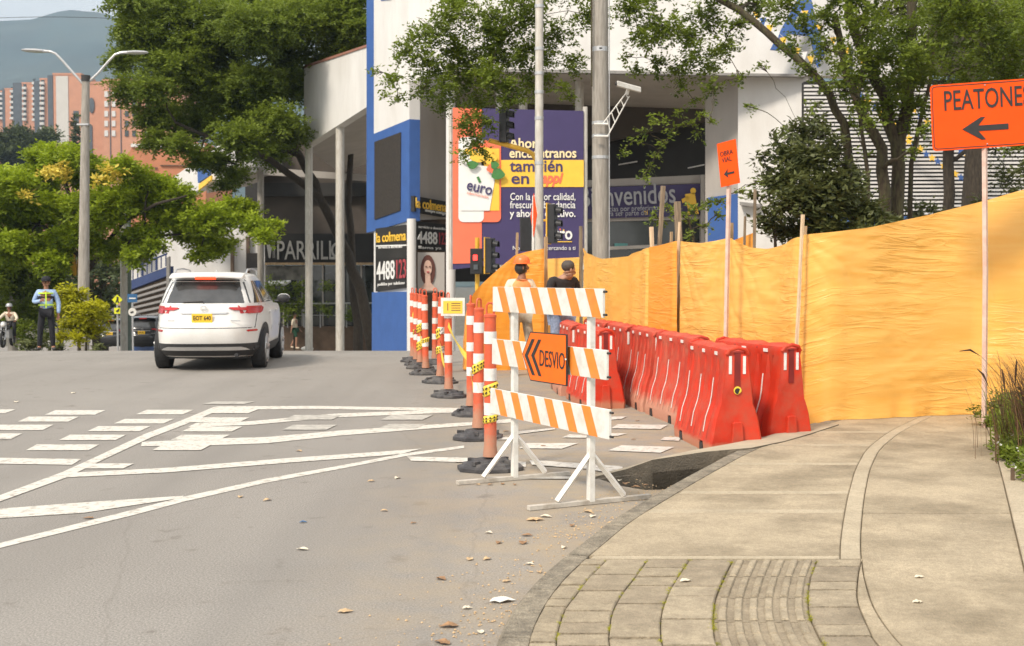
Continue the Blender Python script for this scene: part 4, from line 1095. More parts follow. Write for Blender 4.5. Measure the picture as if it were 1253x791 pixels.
def person(label, loc, rz, pose, clothes, group=None, cat='person'):
    """pose: joint positions in local space (x right, -y front, z up)"""
    root = thing('person', label, cat, loc, rz, group)
    J = dict(pelvis=(0, 0, 0.95), waist=(0, 0, 1.08), chest=(0, 0, 1.30), neck=(0, 0.01, 1.47), head0=(0, -0.01, 1.55),
             hl=(-0.09, 0, 0.93), kl=(-0.11, -0.02, 0.50), al=(-0.12, 0.02, 0.09), tl=(-0.13, -0.14, 0.035),
             hr=(0.09, 0, 0.93), kr=(0.11, -0.02, 0.50), ar=(0.12, 0.02, 0.09), tr=(0.14, -0.14, 0.035),
             sl=(-0.18, 0.01, 1.41), el=(-0.25, 0.03, 1.14), wl=(-0.25, -0.05, 0.90),
             sr=(0.18, 0.01, 1.41), er=(0.25, 0.03, 1.14), wr=(0.25, -0.05, 0.90))
    J.update(pose)
    V = {k: Vector(v) for k, v in J.items()}
    def hand(w, e, tag_):
        d = (V[w] - V[e]).normalized(); out = {}; ed = []
        s = d.cross(Vector((0, 1, 0))); s = s.normalized() if s.length > .1 else Vector((1, 0, 0))
        out['p' + tag_] = (V[w] + d * 0.06, (0.026, 0.016)); ed.append((w, 'p' + tag_))
        for k in range(4):
            b = V[w] + d * 0.09 + s * (k - 1.5) * 0.019
            ln_ = [0.05, 0.06, 0.056, 0.045][k]
            out[f'f{tag_}{k}'] = (b, 0.0095); out[f'g{tag_}{k}'] = (b + d * ln_ + Vector((0, -0.02, 0)), 0.008)
            ed += [('p' + tag_, f'f{tag_}{k}'), (f'f{tag_}{k}', f'g{tag_}{k}')]
        out['t' + tag_] = (V[w] + d * 0.06 + s * 0.045 + Vector((0, -0.02, 0)), 0.009); ed.append(('p' + tag_, 't' + tag_))
        return out, ed
    N = dict(pelvis=(V['pelvis'], (0.145, 0.105)), waist=(V['waist'], (0.135, 0.10)), chest=(V['chest'], (0.16, 0.11)), neck=(V['neck'], 0.055), head0=(V['head0'], 0.055),
             hl=(V['hl'], 0.085), kl=(V['kl'], 0.058), al=(V['al'], 0.042), tl=(V['tl'], 0.035), hr=(V['hr'], 0.085), kr=(V['kr'], 0.058), ar=(V['ar'], 0.042), tr=(V['tr'], 0.035),
             sl=(V['sl'], 0.058), el=(V['el'], 0.042), wl=(V['wl'], 0.028), sr=(V['sr'], 0.058), er=(V['er'], 0.042), wr=(V['wr'], 0.028))
    E = [('pelvis', 'waist'), ('waist', 'chest'), ('chest', 'neck'), ('neck', 'head0'), ('pelvis', 'hl'), ('hl', 'kl'), ('kl', 'al'), ('al', 'tl'), ('pelvis', 'hr'), ('hr', 'kr'), ('kr', 'ar'), ('ar', 'tr'),
         ('chest', 'sl'), ('sl', 'el'), ('el', 'wl'), ('chest', 'sr'), ('sr', 'er'), ('er', 'wr')]
    # head: skull, jaw and nose as further nodes of the same surface
    hd = V['head0'] + Vector(pose.get('look', (0, -0.02, 0))) * 1.0
    fw = Vector(pose.get('face', (0, -1, 0))).normalized()
    N['skull'] = (V['head0'] + Vector((0, 0, 0.095)) - fw * 0.01, (0.082, 0.095)); N['crown'] = (V['head0'] + Vector((0, 0, 0.17)) - fw * 0.012, (0.062, 0.07))
    N['jaw'] = (V['head0'] + Vector((0, 0, 0.03)) + fw * 0.045, 0.042); N['nose'] = (V['head0'] + Vector((0, 0, 0.075)) + fw * 0.105, 0.014)
    E += [('head0', 'skull'), ('skull', 'crown'), ('head0', 'jaw'), ('skull', 'nose')]
    for a, b, t in (('wl', 'el', 'L'), ('wr', 'er', 'R')):
        n_, e_ = hand(a, b, t); N.update(n_); E += e_
    skinned('body', N, E, clothes.get('skin', 'skin'), root, 1, 'pelvis')
    side = fw.cross(Vector((0, 0, 1)))
    mb = MB()
    for s in (-1, 1): mb.ball(V['head0'] + Vector((0, 0, 0.095)) + fw * 0.078 + side * 0.032 * s, 0.011, 8, 6)
    mb.build('eyes', 'sigblack', root)
    mb = MB()
    for s in (-1, 1): mb.ball(V['head0'] + Vector((0, 0, 0.085)) - fw * 0.005 + side * 0.085 * s, (0.014, 0.02, 0.03), 8, 6)
    mb.build('ears', clothes.get('skin', 'skin'), root)
    mb = MB(); mb.ball(V['head0'] + Vector((0, 0, 0.035)) + fw * 0.088, (0.018, 0.016, 0.004), 8, 5); mb.build('mouth', 'brown', root)
    def tubeset(name, keys, m, add=0.014, rr=None, sub=1, ends=None):
        nn = {}; ee = []
        for a, b in zip(keys[:-1], keys[1:]): ee.append((a, b))
        for k in keys:
            r = N[k][1]; f = (lambda q: q + add)
            nn[k] = (N[k][0], tuple(f(q) for q in r) if hasattr(r, '__len__') else f(r))
        return nn, ee
    top = clothes['top']
    def cl(name, chains, m, add, sub=1, root_=None, fix={}):
        nn, ee = {}, []
        for ch in chains:
            a, b = tubeset(name, ch, m, add); nn.update(a); ee += [e for e in b if e not in ee]
        for k, (p, r) in fix.items():
            nn[k] = (p if p is not None else nn[k][0], r)
        return skinned(name, nn, ee, m, root, sub, root_ or chains[0][0])
    arms = [['chest', 'sl', 'el'] + ([] if clothes.get('short') else ['wl']), ['chest', 'sr', 'er'] + ([] if clothes.get('short') else ['wr'])]
    N['hem'] = (V['pelvis'] + Vector((0, 0, -0.02)), (0.15, 0.11)); N['collar'] = (V['neck'] + Vector((0, 0, -0.02)), 0.06)
    cl('shirt', [['hem', 'waist', 'chest', 'collar']] + arms, top, 0.016, root_='chest')
    if clothes.get('shorts'):
        N['sl2'] = (V['hl'].lerp(V['kl'], 0.9), 0.075); N['sr2'] = (V['hr'].lerp(V['kr'], 0.9), 0.075)
        cl('shorts', [['pelvis', 'hl', 'sl2'], ['pelvis', 'hr', 'sr2']], clothes['bottom'], 0.014)
    else:
        cl('trousers', [['pelvis', 'hl', 'kl', 'al'], ['pelvis', 'hr', 'kr', 'ar']], clothes['bottom'], 0.016)
    for s in 'lr':
        N['heel'] = (V['a' + s] + Vector((0, 0.03, -0.04)), 0.045); N['toe'] = (V['t' + s] + Vector((0, -0.02, 0.01)), 0.042)
        cl('shoe', [['heel', 'toe']], clothes.get('shoe', 'black'), 0.006)
    top_ = V['head0'] + Vector((0, 0, 0.10)) - fw * 0.012
    if clothes.get('cap'):
        mb = MB(); mb.lathe([(0.112, 0.02), (0.115, 0.05), (0.105, 0.09), (0.07, 0.125), (0.01, 0.14)], 16, top_); mb.build('cap', clothes['cap'], root, smooth=True)
        mb = MB(); cc = top_ + fw * 0.1 + Vector((0, 0, 0.025)); mb.ball(cc, (0.085, 0.085, 0.012), 12, 6); mb.build('cap_peak', clothes['cap'], root, smooth=True)
    elif clothes.get('helmet'):
        mb = MB(); mb.lathe([(0.15, 0.045), (0.148, 0.055), (0.122, 0.06), (0.12, 0.1), (0.10, 0.145), (0.05, 0.175), (0.01, 0.18)], 18, top_); mb.build('helmet', clothes['helmet'], root, smooth=True)
        mb = MB(); mb.ball(top_ - Vector((0, 0, 0.02)) - fw * 0.015, (0.10, 0.10, 0.105), 14, 8); mb.build('head_cloth', 'black', root, smooth=True)
    else:
        mb = MB(); mb.ball(top_ + Vector((0, 0, 0.03)) - fw * 0.012, (0.095, 0.10, 0.085), 14, 8); mb.build('hair', clothes.get('hair', 'hair'), root, smooth=True)
    if clothes.get('vest'):
        fixv = {}
        v = cl('vest', [['waist', 'chest', 'collar'], ['chest', 'sl'], ['chest', 'sr']], clothes['vest'], 0.032)
        fr = -1
        for z in clothes.get('bands', ()):
            w = 0.175 if z < 1.3 else 0.185
            mb = MB(); mb.lathe([(1, -0.014), (1.03, -0.014), (1.03, 0.014), (1, 0.014)], 20, (0, 0, z), sx=w, sy=0.148)
            mb.build('reflective_band', clothes['bandm'], root, smooth=True)
        if clothes.get('vband'):
            mb = MB()
            mb.box((0.01, -0.158, 1.22), (0.028, 0.008, 0.38))
            mb.build('vertical_band', clothes['bandm'], root)
    return root
p = at(57.5, 429, 29.3)
person('traffic officer in light blue shirt, dark vest with yellow bands and dark cap', (p.x, 29.3, gz(29.3)), R(15),
       dict(el=(-0.29, 0.04, 1.16), wl=(-0.10, -0.19, 1.20), er=(0.28, 0.02, 1.13), wr=(0.27, -0.03, 0.88), kl=(-0.14, -0.02, 0.5), al=(-0.17, 0.02, 0.09), tl=(-0.2, -0.12, 0.035), kr=(0.12, 0, 0.5), ar=(0.14, 0.02, 0.09), tr=(0.19, -0.12, 0.035), face=(-0.3, -1, 0)),
       dict(top='cloth_blue', bottom='cloth_navy', vest='cloth_navy', bands=(1.10, 1.38), bandm='hivis', vband=True, cap='cloth_navy', skin='skin2'))
WRK = person('worker with orange helmet, face cloth and orange vest in front of the sheeting', (at(637, 440, 19.5).x, 19.5, 0), R(20),
       dict(head0=(0.02, -0.04, 1.56), neck=(0.01, -0.02, 1.48), el=(-0.27, -0.02, 1.16), wl=(-0.2, -0.2, 1.02), er=(0.26, -0.04, 1.15), wr=(0.14, -0.22, 1.05), kl=(-0.12, -0.05, 0.5), kr=(0.14, -0.03, 0.5), ar=(0.19, 0.05, 0.09), tr=(0.22, -0.1, 0.035), face=(1, -0.25, 0)),
       dict(top='cloth_pale', bottom='cloth_grey', vest='hivis_orange', bandm='band', helmet='helmet', skin='skin2'))
MAN = person('man in black shirt and jeans with greying hair, head bowed, behind the barricade', (at(687, 440, 18.2).x, 18.2, 0), R(35),
       dict(chest=(0, -0.03, 1.33), neck=(0.0, -0.08, 1.49), head0=(0.03, -0.14, 1.49), sl=(-0.2, -0.04, 1.45), sr=(0.2, -0.04, 1.45), el=(-0.27, -0.05, 1.14), wl=(-0.14, -0.26, 1.08), er=(0.26, -0.06, 1.14), wr=(0.12, -0.27, 1.08), face=(1, -0.35, -0.55)),
       dict(top='cloth_black', bottom='jeans', hair='hairgrey', shoe='black'))
person('man in pale shirt and green shorts walking before the brown planter wall', (at(361, 428, 60).x, 60, gz(60) + 0.25), R(75),
       dict(kl=(-0.1, -0.14, 0.5), al=(-0.1, -0.1, 0.09), tl=(-0.1, -0.26, 0.035), kr=(0.1, 0.06, 0.5), ar=(0.1, 0.26, 0.13), tr=(0.1, 0.12, 0.05), wl=(-0.25, 0.08, 0.9), wr=(0.25, -0.16, 0.92)),
       dict(top='cloth_pale', bottom='cloth_green', shorts=True, short=True, skin='skin', shoe='cloth_pale'))

MAN.scale = (1.06,) * 3; WRK.scale = (1.04,) * 3

# ================================================================ CARS
def car(label, loc, rz, paint='car_white', lit=True, k=1.0, plate_txt='EOT 640', seed=0):
    root = thing('parked_car' if not lit else 'suv', label, 'car', loc, rz)
    T = [(0.24, -2.08, 2.05, .83, 4), (0.36, -2.24, 2.2, .895, 4.5), (0.52, -2.32, 2.27, .915, 3.9), (0.72, -2.335, 2.29, .925, 3.9), (0.80, -2.30, 2.28, .922, 3.9), (0.84, -2.25, 2.26, .92, 4.0),
         (0.98, -2.22, 2.17, .915, 4.0), (1.06, -2.20, 2.02, .895, 4.0), (1.10, -2.18, 1.15, .875, 4.0), (1.20, -2.11, .98, .84, 4.0), (1.35, -2.00, .66, .775, 4.0), (1.50, -1.87, .32, .705, 3.9), (1.575, -1.80, .15, .66, 3.8),
         (1.62, -1.70, 0.0, .62, 3.6), (1.65, -1.45, -.2, .48, 3), (1.662, -1.1, -.4, .28, 2.6)]
    zs = [t[0] for t in T]
    def S(z): return [float(np.interp(z, zs, [t[i] for t in T])) for i in (1, 2, 3, 4)]
    def rear(x, z, off=0.0):
        yb, yf, w, n = S(z); L = (yf - yb) / 2; q = min(0.999, abs(x) / w)
        return Vector((x, (yb + yf) / 2 - L * (1 - q ** n) ** (1 / n) - off, z))
    def side(y, z, s, off=0.0):
        yb, yf, w, n = S(z); L = (yf - yb) / 2; q = min(0.999, abs(y - (yb + yf) / 2) / L)
        return Vector((s * (w * (1 - q ** n) ** (1 / n) + off), y, z))
    mb = MB(); rings = []
    for (z, yb, yf, w, n) in T:
        L = (yf - yb) / 2; yc = (yb + yf) / 2; r = []
        for i in range(72):
            a = 2 * math.pi * i / 72; c, s = math.cos(a), math.sin(a)
            r.append((w * math.copysign(abs(c) ** (2 / n), c), yc + L * math.copysign(abs(s) ** (2 / n), s), z))
        rings.append(r)
    mb.loft(rings, True); body = mb.build('body', paint, root, smooth=True)
    def patch(f, rows, m, name, parent, off=0.004, nx=12, th=0.0, **kw):
        """rows: list of (z, a0, a1)"""
        mb = MB(); vs = []; n1 = nx + 1
        for z, a0, a1 in rows:
            for i in range(n1): vs.append(f(a0 + (a1 - a0) * i / nx, z, off))
        fs = [(j * n1 + i, j * n1 + i + 1, (j + 1) * n1 + i + 1, (j + 1) * n1 + i) for j in range(len(rows) - 1) for i in range(nx)]
        mb.add(vs, fs); o = mb.build(name, m, parent, smooth=True)
        sd = o.modifiers.new('solid', 'SOLIDIFY'); sd.thickness = max(th, 0.004); sd.offset = 0
        return o
    rowz = lambda z0, z1, a0, a1, b0, b1, n=6: [(z0 + (z1 - z0) * i / n, a0 + (b0 - a0) * i / n, a1 + (b1 - a1) * i / n) for i in range(n + 1)]
    patch(rear, rowz(1.14, 1.49, -.73, .73, -.60, .60), 'car_glass', 'rear_window', root, 0.006)
    patch(rear, rowz(1.505, 1.53, -.62, .62, -.60, .60, 2), 'car_trim', 'window_trim', root, 0.004)
    # roof spoiler and brake light
    mb = MB(); mb.loft([[(-.64, -1.78, 1.545), (-.60, -1.98, 1.55), (-.60, -1.98, 1.575), (-.60, -1.72, 1.635)], [(-.3, -1.80, 1.555), (-.3, -2.03, 1.565), (-.3, -2.03, 1.592), (-.3, -1.70, 1.652)],
                        [(.3, -1.80, 1.555), (.3, -2.03, 1.565), (.3, -2.03, 1.592), (.3, -1.70, 1.652)], [(.64, -1.78, 1.545), (.60, -1.98, 1.55), (.60, -1.98, 1.575), (.60, -1.72, 1.635)]])
    mb.build('spoiler', paint, root, smooth=True)
    mb = MB(); mb.box((0, -2.0, 1.552), (0.34, 0.07, 0.05)); mb.build('high_brake_light', 'lamp_lit' if lit else 'lamp_red', root, bevel=0.01)
    # lamps: a thin inboard part and the block at the corner
    for s in (-1, 1):
        patch(rear, [(1.02, s * .50, s * .70), (1.035, s * .45, s * .70), (1.06, s * .40, s * .70), (1.07, s * .42, s * .70)], 'lamp_red', 'tail_lamp', root, 0.012, th=0.02)
        t = patch(rear, [(0.965, s * .70, s * .85), (1.0, s * .68, s * .87), (1.05, s * .675, s * .87), (1.09, s * .68, s * .85)], 'lamp_red', 'tail_lamp', root, 0.016, th=0.02)
        if lit: patch(rear, [(0.985, s * .755, s * .85), (1.02, s * .755, s * .855), (1.05, s * .76, s * .85)], 'lamp_orange' if s > 0 else 'lamp_lit', 'brake_lamp', t, 0.03)
        w_ = patch(side, [(0.97, -2.12, -1.98), (1.02, -2.12, -1.86), (1.09, -2.10, -1.78)], 'lamp_red', 'tail_lamp', root, 0.0) if False else None
        mb = MB(); vs = [side(y, z, s, 0.01) for z, y in ((0.97, -2.13), (0.97, -1.98), (1.09, -1.80), (1.10, -2.12))]
        mb.prism(vs, (s * 0.006, 0, 0)); mb.build('tail_lamp', 'lamp_red', root)
        patch(rear, [(0.665, s * .70, s * .82), (0.69, s * .68, s * .83), (0.70, s * .71, s * .81)], 'lamp_red', 'fog_reflector', root, 0.006)
    patch(rear, rowz(0.965, 0.99, -.36, .36, -.40, .40, 2), 'chrome', 'tailgate_trim', root, 0.012, th=0.012)
    patch(rear, rowz(0.26, 0.47, -.86, .86, -.89, .89), 'car_trim', 'lower_bumper', root, 0.008, nx=30)
    if lit:
        patch(rear, [(0.36, -.72, .72), (0.39, -.68, .68), (0.415, -.60, .60)], 'chrome', 'skid_trim', root, 0.018, nx=20, th=0.012)
    patch(rear, rowz(0.725, 0.735, -.80, .80, -.80, .80, 1), 'car_trim', 'bumper_seam', root, 0.001, nx=24)
    patch(rear, rowz(0.735, 1.12, -.80, -.792, -.83, -.822, 4), 'car_trim', 'tailgate_seam', root, 0.0005, nx=1)
    patch(rear, rowz(0.735, 1.12, .80, .792, .83, .822, 4), 'car_trim', 'tailgate_seam', root, 0.0005, nx=1)
    mb = MB(); mb.box((-.02, -2.268, 0.885), (0.335, 0.012, 0.165)); pl = mb.build('number_plate', 'plate', root, bevel=0.006)
    text(plate_txt, 0.10, 'black', pl, (-.165, -2.276, 0.862), (1, 0, 0), (0, 0, 1), xs=0.78, bold=0.002, world=False)
    mb = MB(); 
    for sx, sz, r in ((.055, .036, .005), (.03, .036, .004)): mb.tube([(sx * math.cos(R(a)), -2.235, 1.055 + sz * math.sin(R(a))) for a in range(0, 361, 20)], r, 6)
    mb.build('badge', 'chrome', root)
    for x, w in ((-.52, .12), (.52, .16)):
        mb = MB(); mb.box((x, -2.255, 0.85), (w, 0.006, 0.02)); mb.build('badge', 'chrome', root)
    mb = MB(); a = rear(-.03, 1.17, .02); b = rear(-.34, 1.155, .02); mb.tube([(0.0, a.y, 1.12), a, b], 0.012, 6); mb.build('wiper', 'black', root)
    # side glass, doors, mirrors, wheels
    for s in (-1, 1):
        for y0, y1, t0, t1 in ((-1.80, -1.36, -1.45, -1.28), (-1.30, -.50, -1.22, -.50), (-.44, .55, -.44, .12)):
            patch(lambda a, z, off, s=s: side(a, z, s, off), [(1.14, y0, y1), (1.25, y0 + (t0 - y0) * .33, y1 + (t1 - y1) * .33), (1.38, y0 + (t0 - y0) * .66, y1 + (t1 - y1) * .66), (1.51, t0, t1)], 'car_glass', 'side_window', root, 0.005, nx=6)
        for y in (-1.05, -.47, .75):
            patch(lambda a, z, off, s=s: side(a, z, s, off), [(0.35, y, y + .012), (0.7, y, y + .012), (1.1, y, y + .012)], 'car_trim', 'door_seam', root, 0.001, nx=1)
        patch(lambda a, z, off, s=s: side(a, z, s, off), [(0.25, -1.9, 1.9), (0.36, -1.9, 1.9), (0.42, -1.9, 1.9)], 'car_trim', 'sill_trim', root, 0.010, nx=20)
        for y in (-.75, .25):
            mb = MB(); c = side(y, 0.97, s, 0.02); mb.box(c, (0.03, 0.2, 0.03)); mb.build('door_handle', paint, root, bevel=0.008)
        mb = MB(); mb.ball((s * 1.03, .62, 1.17), (0.12, 0.07, 0.085), 12, 8); mi = mb.build('mirror', 'car_trim', root, smooth=True)
        mb = MB(); mb.ball((s * 1.03, .645, 1.185), (0.118, 0.065, 0.078), 12, 8); mb.build('mirror_cap', paint, mi, smooth=True)
        mb = MB(); mb.tube([(s * .86, .62, 1.12), (s * 1.0, .62, 1.13)], 0.025, 6); mb.build('mirror_arm', 'car_trim', mi)
        for y in (-1.33, 1.33):
            mb = MB(); prof = []
            for a in range(-8, 189, 14): prof.append((0.44 * math.cos(R(a)), 0.36 + 0.44 * math.sin(R(a))))
            P = [side(y + py, max(0.25, pz), s, 0.006) for py, pz in prof]
            mb.prism([p for p in P], (s * 0.008, 0, 0)); mb.build('wheel_arch', 'car_trim', root)
            wheel = thing('wheel', None, None); wheel.parent = root; wheel.location = (s * .805, y, 0.355)
            mb = MB(); n = 32; pr = [(-.115, .25), (-.115, .335), (-.095, .352), (0, .358), (.095, .352), (.115, .335), (.118, .25)]
            mb.loft([[(px_, r_ * math.cos(2 * math.pi * i / n), r_ * math.sin(2 * math.pi * i / n)) for i in range(n)] for px_, r_ in pr]); mb.build('tyre', 'tyre', wheel, smooth=True)
            mb = MB()
            for j in range(5):
                a = R(72 * j + 10); mb.tube([(s * .122, 0.05 * math.cos(a), 0.05 * math.sin(a)), (s * .127, 0.235 * math.cos(a), 0.235 * math.sin(a))], [0.03, 0.022], 6)
            mb.tube([(s * .124, 0.235 * math.cos(R(a)), 0.235 * math.sin(R(a))) for a in range(0, 361, 15)], 0.014, 6)
            mb.build('rim', 'chrome', wheel, smooth=True)
        mb = MB(); mb.tube([(s * .60, -1.45, 1.635), (s * .60, -1.3, 1.70), (s * .60, -.6, 1.715), (s * .60, .0, 1.69), (s * .59, .12, 1.62)], 0.017, 8); mb.build('roof_rail', 'chrome', root, smooth=True)
    mb = MB(); mb.box((0, 0, 0.26), (1.3, 3.6, 0.12)); mb.build('underbody', 'sigblack', root)
    mb = MB(); mb.tube([(.52, -2.2, .28), (.52, -1.6, .28)], 0.035, 10); mb.build('exhaust', 'car_trim', root)
    mb = MB(); mb.ball((0.12, -1.55, 1.665), (0.02, 0.08, 0.03), 8, 5); mb.build('antenna_fin', paint, root, smooth=True)
    return root
hd = R(5.0)
car('white suv with lit orange tail lamps and yellow plate driving away from the camera', (-5.29, 22.47, -0.01), hd)
p = at(146, 429, 66); car('black hatchback with a pale roof and yellow plate, far left of the white suv', (p.x, 66, gz(66) + 0.32), R(6), paint='car_dark', lit=False, plate_txt='KLM 18')
p = at(187, 429, 60); car('dark suv half hidden behind the left side of the white suv', (p.x, 60, gz(60) + 0.25), R(4), paint='car_dark', lit=False, plate_txt='HRS 52')

# ================================================================ motorcycle and rider (far left)
def motorcyclist():
    Y = 48; p = at(9.5, 429, Y); z = gz(Y) + 0.25
    o = thing('motorcycle', 'dark motorcycle facing the camera at the left edge', 'motorcycle', (p.x, Y, z), R(8))
    mb = MB(); n = 20
    for y in (-.68, .68):
        mb = MB(); mb.tube([(0, y + .27 * math.cos(2 * math.pi * i / n), .31 + .27 * math.sin(2 * math.pi * i / n)) for i in range(n + 1)], 0.055, 8); mb.build('wheel', 'tyre', o, smooth=True)
    mb = MB(); mb.ball((0, -.05, .78), (.16, .32, .15), 12, 8); mb.build('fuel_tank', 'car_dark', o, smooth=True)
    mb = MB(); mb.box((0, 0, .5), (.25, .5, .35)); mb.build('engine', 'metal', o, bevel=0.03)
    mb = MB(); mb.box((0, .5, .82), (.24, .55, .1)); mb.build('seat', 'black', o, bevel=0.03)
    mb = MB(); mb.ball((0, -.55, .88), (.13, .1, .13), 12, 8); mb.build('front_cowl', 'metal', o, smooth=True)
    mb = MB(); mb.ball((0, -.64, .88), (.085, .05, .085), 12, 8); mb.build('headlight', 'band', o, smooth=True)
    mb = MB(); mb.box((0, -.68, .66), (.2, .4, .03)); mb.build('mudguard', 'car_dark', o, bevel=.01)
    for s in (-1, 1):
        mb = MB(); mb.tube([(s * .08, -.68, .31), (s * .09, -.5, .95)], .025, 8); mb.build('fork', 'metal', o)
    mb = MB(); mb.tube([(-.38, -.32, 1.02), (-.1, -.48, 1.0), (.1, -.48, 1.0), (.38, -.32, 1.02)], .017, 8); mb.build('handlebar', 'black', o)
    person('motorcycle rider with helmet and dark jacket over pale sleeves at the left edge', (p.x, Y + .25, z - 0.02), R(8),
           dict(pelvis=(0, .1, .92), waist=(0, .08, 1.03), chest=(0, 0, 1.22), neck=(0, -.05, 1.38), head0=(0, -.08, 1.45), sl=(-.18, -.02, 1.32), sr=(.18, -.02, 1.32), el=(-.33, -.22, 1.13), wl=(-.33, -.5, 1.05), er=(.33, -.22, 1.13), wr=(.33, -.5, 1.05),
                hl=(-.12, .05, .9), hr=(.12, .05, .9), kl=(-.24, -.35, .8), kr=(.24, -.35, .8), al=(-.22, -.15, .4), ar=(.22, -.15, .4), tl=(-.22, -.32, .36), tr=(.22, -.32, .36)),
           dict(top='cloth_pale', bottom='cloth_navy', vest='cloth_black', helmet='metal', skin='skin2'))
motorcyclist()

# ================================================================ FAR SCENERY
def mountain():
    prof = [(-900, 60), (-500, 35), (-250, 22), (-120, 30), (0, 26), (40, 24), (62, 17), (80, 12), (98, 13), (112, 16), (125, 14), (138, 20), (160, 30), (200, 45), (300, 70), (450, 95), (700, 120), (1000, 90), (1400, 60), (2000, 90), (2600, 140)]
    D = 2900
    px = np.array([a for a, b in prof]); py = np.array([b for a, b in prof])
    vs = []; NX, NY = 220, 60
    for j in range(NY + 1):
        for i in range(NX + 1):
            x = -900 + 3500 * i / NX
            top = at(x, float(np.interp(x, px, py)), D); t = j / NY
            y = 1100 + (D - 1100) * t
            h = -8 + (top.z + 8) * (t ** 1.35)
            X = top.x * y / D * (1 + 0.0 * t)
            nzv = noise.fractal(Vector((X / 420, y / 420, 2)), 0.9, 2.1, 6)
            h += nzv * 75 * t * (1 - t) * 2.2 + noise.noise(Vector((X / 30, y / 30, 1))) * 6 * t * (0 if j == NY else 1)
            vs.append((X, y, h))
    for i in range(NX + 1):                # the far side falls away again
        v = vs[NY * (NX + 1) + i]; vs.append((v[0] * 1.2, D + 700, -60))
    n1 = NX + 1
    fs = [(j * n1 + i, j * n1 + i + 1, (j + 1) * n1 + i + 1, (j + 1) * n1 + i) for j in range(NY + 1) for i in range(NX)]
    me = bpy.data.meshes.new('mountain'); me.from_pydata(vs, [], fs); me.materials.append(M['hill'])
    me.polygons.foreach_set('use_smooth', [True] * len(me.polygons))
    o = bpy.data.objects.new('mountain', me); COL.objects.link(o); tag(o, kind='structure')
mountain()
def tower(label, Y, front, sidepoly, fm='brick', balc=None, panels=(), zb=-8):
    """front, sidepoly: (px_left, px_right, py_top)"""
    x0, x1, yt = front
    a, b = at(x0, yt, Y), at(x1, yt, Y)
    o = thing('apartment_tower', label, 'building', ((a.x + b.x) / 2, Y, zb))
    dp = 18
    mb = MB(); mb.prism([(a.x, Y, zb), (b.x, Y, zb), (b.x, Y, a.z), (a.x, Y, a.z)], (0, dp, 0)); mb.build('wall', fm, o, world=True)
    mb = MB(); mb.prism([(a.x - .2, Y - .2, a.z), (b.x + .2, Y - .2, a.z), (b.x + .2, Y - .2, a.z + .8), (a.x - .2, Y - .2, a.z + .8)], (0, dp, 0)); mb.build('parapet', fm, o, world=True)
    if sidepoly:
        s0, s1, st, m = sidepoly
        c, d = at(s0, st, Y + 3), at(s1, st, Y + 3)
        mb = MB(); mb.prism([(c.x, Y + 1.5, zb), (d.x, Y + 1.5, zb), (d.x, Y + 1.5, c.z), (c.x, Y + 1.5, c.z)], (0, dp + 4, 0)); mb.build('side_wing', m, o, world=True)
    if balc:
        for (bx0, bx1, by0, by1, step) in balc:
            py = by0
            while py < by1:
                q, r = at(bx0, py, Y - .8), at(bx1, py, Y - .8)
                mb = MB(); mb.box(((q.x + r.x) / 2, Y - .7, q.z), (r.x - q.x, 1.5, 1.15)); mb.build('balcony', 'balcony', o, world=True)
                mb = MB(); mb.box(((q.x + r.x) / 2, Y - .04, q.z + 1.5), ((r.x - q.x) * .9, .1, 1.6)); mb.build('window', 'glass', o, world=True)
                py += step
    for (p0, p1, q0, q1, m, nm) in panels:
        A, B = at(p0, q0, Y), at(p1, q1, Y)
        mb = MB(); mb.box(((A.x + B.x) / 2, Y - .15, (A.z + B.z) / 2), (B.x - A.x, .3, A.z - B.z)); mb.build(nm, m, o, world=True)
    return o
tower('pale brick apartment tower with a tall plain white panel, nearest of the row', 520, (65, 99, 92), (59.5, 66, 93, 'tower_dark'), 'brick', None, [(68.5, 84.5, 93.5, 176, 'brick_pale', 'render_panel')])
tower('brick apartment tower with balconies between two dark stair towers', 560, (49, 60, 98), (43, 50, 99.5, 'tower_dark'), 'brick', [(49, 54, 102, 160, 6.2)])
tower('brick apartment tower with balconies on both sides, middle of the row', 600, (27, 43, 103), (17, 32, 102, 'tower_dark'), 'brick', [(27.5, 32, 108, 150, 6.4), (39.5, 43, 102, 150, 6.4)])
tower('far small brick apartment tower at the left end of the row', 640, (6, 17, 110), (4, 7, 109, 'tower_dark'), 'brick', [(12.5, 17, 112, 150, 6.6)])
tower('farthest brick apartment tower cut by the left edge', 680, (-18, 3, 113), None, 'brick', [(-2, 3, 115, 150, 6)])
o = tower('wide terracotta apartment block with a dark oval opening behind the street lamp', 430, (99, 127, 103), None, 'brick', None, [(109, 113.5, 154, 190, 'tower_dark', 'window'), (90, 97, 136, 162, 'tower_dark', 'window')])
mb = MB(); c = at(111.5, 129, 429.3); mb.prism([(c.x + 1.0 * math.cos(R(a)), 429.6, c.z + 2.7 * math.sin(R(a))) for a in range(0, 360, 20)], (0, .3, 0)); mb.build('window', 'tower_dark', o, world=True)
o = tower('brick apartment block with columns of windows half hidden by the large tree', 400, (126, 224, 100), None, 'brick', None,
          [(x, x + 4.5, y, y + 7, 'glass' if (x + y) % 3 else 'balcony', 'window') for x in (128, 137, 153, 162, 178, 190) for y in (112, 124, 136, 148, 160)] + [(134, 136, 101, 200, 'tower_dark', 'groove'), (147, 149, 101, 200, 'tower_dark', 'groove')])
